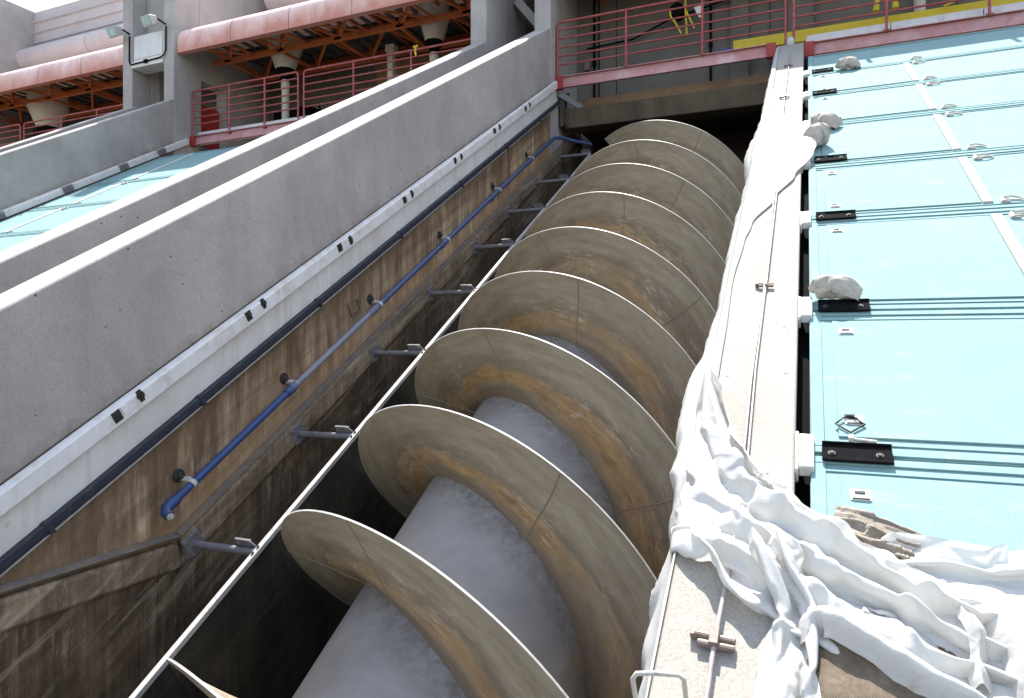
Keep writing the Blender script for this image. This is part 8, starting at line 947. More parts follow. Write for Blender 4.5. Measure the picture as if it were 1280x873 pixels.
-2,0,-2,3,0,0,0,0,1,0,2,2,-2,0,0,1,-3,3,0,0,-1,3,-2,-4,7,-2,3,0,-4,-2,1,1,1,1,-1,0,-1,-1,0,1,-1,0,1,1,-4,-15,2,3,6,-6,6,-7,-2,1,-1,1,-1,0,-1,0,2,-1,3,-3,2,5,2,-5,-5,0,1,1,2,4,-4,0,0,0,1,1,0,0,-1,4,-2,-3,2,-4,9,-2,3,0,-1,-1,0,1,-4,2,0,0,1,0,-5,-1,5,1,-2,-4,-4,6,-4,8,0,-2,1,-3,2,2,-1,2,-1,0,-2,0,1,-3,0,-7,-2,-3,-2,-1,-1,-3,3,0,0,1,1,-4,1,-2,3,0,1,1,-5,7,-1,2,-3,0,-1,1,-1,1,0,-1,0,0,0,0,3,-5,3,-2,1,4,-3,-5,2,1,0,0,0,1,-1,0,3,-2,0,0,-1,2,1,-1,1,0,-3,2,1,-6,0,0,0,-1,-1,3,-2,3,-6,1,2,-1,1,-3,5,-1,-3,2,0,-2,2,2,2,-2,0,-1,0,0,-1,0,0,6,-5,0,0,3,1,-2,-3,0,0,0,0,0,1,1,0,-2,0,0,1,-2,2,1,0,-2,2,-2,-1,4,-1,0,1,-1,2,-4,-1,3,4,-5,1,0,1,0,-4,2,1,-1,1,-1,0,-3,0,5,3,-3,-1,1,1,1,2,-2,-1,3,3,-5,0,2,-1,-4,0,1,-2,2,1,-1,0,-1,0,0,0,0,2,-2,-2,3,1,0,0,1,-3,-2,0,1,-1,1,1,-3,3,3,-2,-1,-6,7,0,-7,-1,-1,0,2,0,3,-2,-2,0,2,1,-2,1,0,0,3,-3,0,-2,0,2,3,0,-3,16,-3,3,0,0,0,-3,2,0,0,0,0,-6,5,-2,5,-3,3,-1,-8,-1,4,-2,-4,8,-2,-2,-2,-3,3,0,0,0,0,-1,3,1,0,-2,-1,-1,4,0,0,-3,3,0,-2,-1,1,0,-1,3,-2,-1,0,-1,3,2,-1,-3,2,-1,0,0,0,1,-2,-1,1,0,-1,3,-5,2,0,5,0,-1,-1,-1,-6,0,8,1,0,0,0,0,-2,-3,1,1,-1,5,-1,-1,-1,1,-1,3,-2,0,-1,0,3,0,-2,-1,0,0,-2,5,0,-1,0,-2,1,-2,3,-3,1,0,1,-1,0,0,-1,1,-1,-1,1,-3,5,0,0,4,-2,-2,1,10,-3,-3,1,-2,4,-1,-3,1,1,-6,-4,3,-5,1,-2,-1,-1,-1,5,-1,1,2,-2,6,-5,-1,5,-5,-3,-1,0,3,1,0,-2,10,-9,2,-3,2,-2,0,0,0,0,3,-4,0,0,1,0,1,2,3,-6,0,3,4,5,-2,8,-7,0,1,0,-2,2,-2,1,4,-4,1,1,-1,3,-1,-3,2,-4,1,-1,5,1,-6,3,2,-1,1,-1,1,1,-2,1,0,0,-2,2,-2,0,-1,1,0,-1,0,1,-1,1,0,-1,0,2,-1,-5,2,3,0,0,1,1,-2,-1,2,0,1,0,0,1,-1,0,-2,2,0,1,-1,3,-4,2,0,0,-1,0,0,2,0,-1,-2,1,1,1,0,-1,1,0,-1,0,-4,3,0,0,0,0,0,0,0,-1,0,0,0,1,0,-1,0,0,-2,3,0,-1,1,2,-1,0,0,0,0,-2,4,-2,0,-1,3,-1,0,2,-1,1,-1,0,-1,0,2,-2,-2,2,0,-1,1,0,1,0,0,1,-1,0,1,-1,-3,2,0,0,0,-1,1,-1,1,-1,0,1,0,0,0,0,0,0,2,-2,0,1,0,-2,-1,-2,2,0,0,0,1,0,0,0,0,-1,1,1,0,1,0,-2,1,0,0,1,-1,0,0,-1,0,-1,2,0,0,1,0,-1,-1,1,-1,-2,2,0,1,-1,0,0,-2,1,0,1,-1,1,0,0,0,0,0,0,0,0,0,0,-1,0,1,-1,1,-1,-1,3,-1,-1,1,0,-1,1,3,-2,0,0,-1,1,0,1,2,-3,0,-2,1,-2,2,1,0,0,0,-1,1,0,0,-4,2,1,0,2,-3,1,1,0,-2,0,1,0,0,1,1,-2,0,1,-1,-1,0,0,-1,-1,1,0,0,0,0,-2,2,1,0,-1,0,1,-1,0,5,-3,0,0,0,2,-1,-2,1,-1,-2,3,-1,2,-1,-3,3,0,0,0,0,-1,-3,3,2,0,-3,0,1,-1,-4,5,0,0,0,0,2,0,-3,0,1,-1,1,0,-1,1,0,-1,0,0,-1,2,2,-1,-2,1,0,-1,1,-1,2,0,-1,2,1,-1,1,-1,-1,0,1,-1,-1,-1,-1,3,-1,1,0,1,0,0,-1,-1,1,1,3,-5,-3,2,5,-3,-1,0,1,2,-1,0,0,-3,0,0,0,0,0,0,1,-3,1,1,1,1,-4,2,-2,2,0,0,-5,2,5,4,-5,12,2,-1,-2,4,0,0,1,-1,1,-2,2,0,0,0,0,0,0,0,0,-1,0,-5,3,2,-2,-2,2,1,1,0,-1,-4,2,4,-3,1,-1,1,-6,4,-2,-1,1,-1,1,6,0,-4,1,-2,1,0,0,0,4,-2,-10,6,7,-4,-3,-4,1,4,-1,2,-1,2,-1,2,-1,0,0,0,0,-1,0,0,-1,0,-2,5,-5,3,3,-3,0,0,0,-1,2,0,0,0,1,-4,-3,1,3,-5,5,-1,-8,-2,2,4,1,4,0,-3,-2,0,-1,0,-1,2,2,-5,-1,0,1,2,5,-8,2,1,1,0,1,0,1,0,-1,0,0,-1,0,0,2,-2,-2,-1,0,1,-2,4,0,1,-1,2,-2,0,-6,8,0,1,-11,-8,1,0,-4,4,2,-2,1,-6,1,2,4,7,0,-4,1,-1,3,-2,2,1,3,0,-4,-2,-10,13,-1,-1,-15,1,-1,0,0,0,-1,-1,3,1,0,-1,-1,2,-2,-1,0,-2,2,1,-1,0,1,-2,2,-1,12,-10,-1,5,3,-4,-7,2,3,-8,4,7,-2,-2,2,1,-1,0,2,4,-10,0,1,0,2,1,-2,1,-2,0,5,-13,9,-6,5,-1,1,0,-1,-1,2,-1,-1,-1,1,1,0,-2,-1,-2,4,1,0,-3,0,2,0,0,-1,1,-1,
1,-1,3,-4,-1,7,-8,-2,6,-2,-9,0,5,-2,0,2,-6,4,-6,-4,2,-4,2,-2,0,-1,0,2,4,-4,9,-9,5,-7,0,0,-1,0,1,1,2,-3,3,0,0,1,11,0,1,-2,-2,1,2,0,0,2,-1,0,0,0,-1,2,-1,-1,1,1,-2,-1,-1,1,2,-1,-2,4,-2,-6,10,-10,1,6,-1,0,1,1,-4,4,-1,-1,-3,1,-3,4,-4,5,-1,0,0,1,0,0,-1,3,-1,-1,1,-1,-4,4,3,-2,-4,1,0,0,0,1,0,-1,1,0,-1,3,-3,0,3,-1,2,0,-1,1,0,-1,3,-5,-2,7,-1,3,-4,-1,1,1,-1,-5,7,-1,-1,0,-1,0,-5,4,2,0,1,-4,2,0,1,-2,5,-3,-1,0,-1,0,2,3,-3,-5,5,-3,0,1,0,1,1,-1,-1,-4,8,-3,-3,2,2,-2,6,0,0,-2,2,0,1,-3,3,3,-7,3,1,5,-11,1,-2,9,-6,2,1,0,0,0,1,-6,6,-1,0,0,-1,1,-2,1,0,0,0,0,1,0,0,-1,-5,8,-6,2,0,-1,1,1,-1,1,0,3,-4,-1,-2,5,5,-4,5,0,1,-2,1,0,0,0,3,-1,2,-4,0,-5,3,1,3,-9,7,-1,1,0,0,0,1,-1,-4,4,1,2,-3,-1,-2,1,-1,3,0,0,0,-1,3,-9,6,-5,4,0,-1,0,0,2,0,0,1,-3,-4,6,-1,4,1,4,-4,0,0,1,-1,0,0,0,0,0,2,-3,0,0,1,-1,-6,4,0,0,2,2,0,-2,-1,2,2,-3,-3,2,1,-2,3,-3,-3,0,2,0,1,4,-5,7,-9,8,2,-2,-3,1,-2,-4,5,0,1,-3,3,-6,7,-2,1,-1,4,1,-2,1,0,0,0,1,0,-1,1,0,-1,1,0,0,-2,-1,0,-1,2,14,2,0,0,-3,0,1,1,-2,1,2,-4,4,-1,-2,0,2,-2,-3,-1,-7,12,-3,-1,3,1,0,2,0,-5,7,-2,1,-3,2,-6,1,0,3,0,-1,4,-1,-2,0,0,1,-1,0,0,0,0,0,0,1,0,-2,-1,1,-1,0,3,-1,0,0,-3,0,0,2,1,-4,4,-3,1,0,-1,0,1,0,-1,4,-1,-2,2,-2,2,-1,-1,1,0,1,3,-2,0,-1,7,0,-5,1,-3,4,-7,1,2,1,-1,1,3,0,-4,-1,1,4,-2,-2,-4,2,1,-1,0,0,2,2,-2,0,-3,0,1,-1,0,1,-1,0,1,0,-1,-1,2,0,2,4,-8,2,1,-2,1,1,2,-3,1,-6,3,-2,6,-1,-6,4,2,-1,-2,-4,5,-1,1,0,-2,2,1,0,-5,3,1,-4,6,-7,1,3,-2,1,-1,0,1,-1,2,0,-1,-2,0,0,-1,2,0,-1,0,0,0,5,-3,0,2,-2,-1,1,-1,3,-2,-1,-14,4,2,-3,-4,9,-8,8,6,-6,1,-7,4,0,-1,1,1,1,1,0,-1,-5,5,-2,0,-2,-1,0,4,-3,0,1,0,0,0,0,0,0,0,-1,-1,0,0,1,0,0,0,0,0,1,-1,1,-2,-1,3,-1,0,0,0,0,-3,-3,2,7,-1,-8,8,-7,1,4,2,-1,0,0,1,0,2,0,-1,0,-2,4,-5,1,0,0,-4,4,2,-3,1,-1,0,1,-2,3,-3,0,2,0,0,-2,-1,1,0,0,0,0,-1,2,1,-1,0,-1,2,-1,0,-1,0,0,2,-2,-2,1,1,1,-2,1,5,-5,1,1,-1,0,-1,3,1,0,1,0,0,-6,4,-2,-1,2,2,0,-6,3,-1,0,1,-1,-2,2,0,1,0,-1,-1,2,-2,-1,1,1,-2,0,1,1,0,0,0,-1,2,0,-1,0,0,-1,1,-1,-1,-2,3,0,-3,9,-3,-2,-1,2,0,-1,3,2,0,0,-1,2,-7,4,-3,1,0,2,-1,-5,4,-1,1,0,0,0,3,-4,0,0,3,-2,1,-4,1,1,-1,0,0,0,0,1,1,0,2,-1,-4,0,2,1,-1,-1,0,1,-1,-3,0,0,6,-1,1,-2,0,0,1,4,-6,1,0,0,3,-3,2,-1,-3,4,-1,-2,-2,2,-1,3,0,0,0,0,0,-1,1,0,1,-1,-3,1,1,-1,1,-1,0,0,0,1,0,0,-1,4,-2,0,-2,-1,2,-1,0,1,-1,0,-3,4,2,-1,0,0,-2,2,0,-4,7,1,1,-5,2,3,-1,-7,6,-5,2,0,0,0,-1,1,0,0,1,0,-1,0,0,1,-1,1,-3,0,0,1,0,-1,0,0,0,1,1,0,4,-6,1,0,0,0,1,-2,-1,1,1,0,1,0,0,0,0,0,-2,2,0,8,-2,-8,-1,6,0,-1,-4,7,-3,1,0,4,0,-2,-5,1,0,0,-1,0,0,0,0,1,-1,0,-1,0,0,-1,1,-1,0,0,0,1,-1,1,2,-2,4,-2,-2,0,0,-1,1,-1,0,0,1,2,-2,0,1,0,-1,2,-1,-6,6,6,-1,-4,1,-1,4,-7,-1,7,-1,-6,5,-2,0,0,0,1,0,-1,0,0,0,1,-1,0,0,-1,0,0,0,-1,0,0,0,-1,5,-1,0,3,-9,-1,3,1,0,-1,2,0,0,0,1,-1,0,3,-1,-1,-1,1,0,1,-2,1,2,-1,0,0,-5,3,3,-5,6,-6,3,-3,4,0,0,-1,1,0,-1,0,0,1,-1,0,-1,0,0,0,0,0,0,-1,0,-3,5,0,-1,3,-2,0,0,-1,0,-4,3,0,0,1,0,2,0,1,-2,0,0,-2,2,5,-9,1,2,3,0,-6,2,3,-4,4,-1,-1,0,-1,6,-2,-1,0,-1,0,0,0,0,0,0,0,0,-1,0,0,0,-2,0,1,2,-1,1,0,-2,2,0,-1,-1,1,0,4,-5,1,0,0,2,0,-1,1,-1,0,-1,1,0,-8,10,0,-2,2,0,2,-3,-2,0,0,-4,4,0,1,2,0,-1,0,0,-1,0,0,1,0,-1,1,0,-1,-1,1,-2,-1,0,2,0,1,0,0,1,0,-1,-1,0,0,0,1,-3,1,1,0,2,-3,4,-1,-2,1,0,-2,0,1,0,0,1,1,-1,
0,0,-4,0,-4,3,12,-15,8,1,0,0,-2,-2,1,-3,6,-1,-5,3,-1,-1,3,-2,-2,0,0,0,2,0,0,1,0,1,-1,0,-1,0,0,0,1,2,-3,0,1,0,0,1,0,-1,0,1,1,-6,5,-1,1,1,0,0,2,5,0,1,-2,-3,-13,12,5,-2,2,1,1,-1,-14,1,-3,3,1,-3,0,7,2,-3,-6,-5,4,1,0,1,0,-1,1,1,-1,0,0,-2,0,0,2,0,0,-1,0,1,0,2,-2,-4,5,3,-8,0,5,2,0,0,0,0,-2,-1,4,2,3,2,0,1,0,-1,0,0,-1,0,-1,-1,-1,-1,1,1,3,-2,-4,3,0,-2,-12,2,-1,0,0,1,0,0,1,-1,0,-1,1,-2,2,-1,1,-1,1,-1,1,0,0,-1,4,-4,0,-2,-4,0,0,-1,0,0,0,1,-1,0,2,0,1,2,-1,1,0,-1,0,1,1,-1,-1,-1,-2,2,-2,2,2,1,1,-1,1,1,-2,-1,0,-1,1,1,-1,0,0,2,-4,3,-1,0,0,0,0,1,-1,-1,0,1,-4,-1,1,1,-3,-11,-2,0,0,1,-1,-1,1,0,0,3,-2,0,3,-2,-1,0,-1,0,0,2,-1,-1,2,-2,14,-2,1,1,3,0,0,0,-1,0,0,0,0,0,0,0,2,-4,3,-1,0,0,0,0,0,0,0,0,0,1,4,-1,-1,-4,-1,1,0,-1,0,0,-2,0,-1,2,-2,-2,4,-1,1,-2,1,0,2,0,0,-3,2,0,0,2,-1,0,1,-1,1,2,1,-3,0,0,2,-3,1,1,-1,0,2,-2,-1,0,1,0,0,0,0,0,2,-5,3,0,-3,5,-3,1,-1,2,-3,2,-1,0,1,-2,0,-2,3,1,0,1,-8,3,0,2,0,1,-1,1,-2,3,-1,0,-2,2,1,0,-1,1,-1,1,0,0,1,-4,3,0,0,0,0,1,-1,-1,1,0,0,1,-1,-2,0,1,0,4,-4,1,0,0,-1,2,-1,-1,1,-1,1,0,0,1,-3,1,1,0,-1,0,1,-1,1,-1,1,-1,1,-1,1,0,1,-2,0,-1,0,3,-1,1,0,-1,0,0,0,0,-1,1,1,0,0,1,-2,0,0,0,1,1,-1,-2,0,-1,1,1,3,-3,0,-2,4,-2,0,0,-2,2,-2,-1,3,2,-2,0,0,0,-1,1,0,0,-1,0,1,-1,2,-2,1,-1,0,3,1,-2,0,-1,0,-1,0,1,0,0,0,0,-3,6,-3,1,-1,1,-1,0,1,-3,3,-1,-2,4,-2,0,1,0,0,1,-3,2,0,-1,0,-1,2,0,0,0,0,0,-1,0,1,-1,0,0,1,0,-1,1,0,0,0,1,1,0,-2,0,1,-2,1,1,-1,0,0,0,-1,1,-1,1,1,0,-1,0,0,0,0,1,-3,4,-5,3,0,-2,3,1,0,2,0,-4,0,2,0,0,-1,1,1,0,-1,-1,1,-1,0,1,-1,0,0,0,0,1,0,0,-1,2,0,-1,3,-2,0,0,-1,0,-1,1,0,0,-2,2,0,0,1,0,-1,1,-1,1,-1,2,-2,-2,4,-2,0,2,-2,1,1,-1,-2,2,-1,0,0,1,0,0,0,0,0,0,-1,1,-1,1,0,0,-1,1,0,0,0,0,2,-2,0,3,-1,-1,-1,1,0,-1,-2,3,0,-1,0,2,-3,0,3,-1,0,-1,1,-1,1,-1,0,1,-1,0,0,1,0,1,-1,-1,1,1,1,-1,1,-2,1,0,-1,0,1,-1,0,1,0,-2,1,0,1,0,0,1,-1,0,0,1,1,-2,1,-1,1,-1,1,0,-2,0,1,0,2,0,-2,0,-1,0,1,0,0,2,0,-1,0,0,-3,1,1,1,-3,4,0,-1,0,1,0,-1,0,0,1,0,0,0,0,-1,1,0,-1,0,0,1,-1,0,1,-2,1,1,-2,4,-1,2,-2,0,0,0,-1,1,-1,-1,1,-1,0,1,0,-1,0,1,1,-1,0,2,0,-2,0,-1,2,-2,1,0,1,2,0,0,3,-4,0,1,-1,1,1,-1,-1,0,1,-1,0,0,1,1,-2,0,1,0,0,1,-2,1,1,1,0,-2,1,0,0,0,1,-1,1,1,-2,-2,2,-1,0,-1,1,-1,1,0,2,1,-1,1,1,-3,-3,-2,4,0,1,2,0,3,-6,2,0,0,1,1,-1,1,0,-3,1,-2,6,0,0,-3,0,0,0,1,-1,0,0,0,2,-1,-1,2,-1,-1,0,-1,0,2,1,1,-1,-6,0,0,4,0,0,-1,2,0,3,0,1,-1,0,1,-2,1,-4,0,2,1,1,-1,-3,3,0,0,2,1,1,0,0,-1,-2,4,0,-2,-1,1,-1,-3,2,0,1,0,0,-2,1,0,1,0,-1,-1,0,1,2,0,-2,-1,5,0,-2,-3,1,-1,-1,1,0,4,0,0,0,0,-1,0,2,-2,-3,-2,5,0,2,-4,3,-8,-1,0,0,1,-1,4,2,-2,5,0,-11,0,-1,0,0,2,-1,0,0,0,3,7,-6,0,0,0,5,-3,0,2,1,3,1,0,-10,5,-2,4,-1,-2,-3,1,-1,-1,0,0,0,0,1,-1,1,-1,15,1,-1,-2,-1,1,3,-3,0,0,0,-1,0,-5,0,12,0,-11,3,-3,4,2,0,-4,-1,-1,0,8,4,0,-5,0,-3,-1,-1,7,0,-1,2,0,-1,-6,0,-3,5,7,-3,-2,-1,-2,2,-2,0,1,0,0,0,1,-2,2,-3,0,1,3,-2,4,-3,4,-9,-2,0,1,2,5,1,-1,-7,11,-4,1,-10,1,1,-3,1,2,5,-2,4,-7,2,-2,1,1,-4,7,1,2,-3,-2,-3,-1,13,6,-3,-6,2,-1,3,-1,-3,7,1,0,0,1,0,-1,1,-2,1,-3,-1,0,1,-2,1,-3,7,-3,1,-3,1,1,-2,-1,2,-2,2,1,-2,-2,-3,6,-1,0,3,-4,-4,7,8,-1,0,-5,2,0,9,1,1,-1,0,0,-1,-5,3,-1,0,-2,-4,1,1,2,1,0,0,1,0,2,0,1,-2,0,-3,-10,-2,1,-1,2,-4,4,-4,4,1,-3,2,-4,4,-4,5,-1,0,-5,1,2,1,0,-2,5,-3,
0,-3,1,-4,4,1,0,-2,-3,0,2,2,3,0,-1,1,4,-3,7,-7,-3,-1,1,-7,0,1,-1,1,-1,1,4,1,3,-7,-1,])
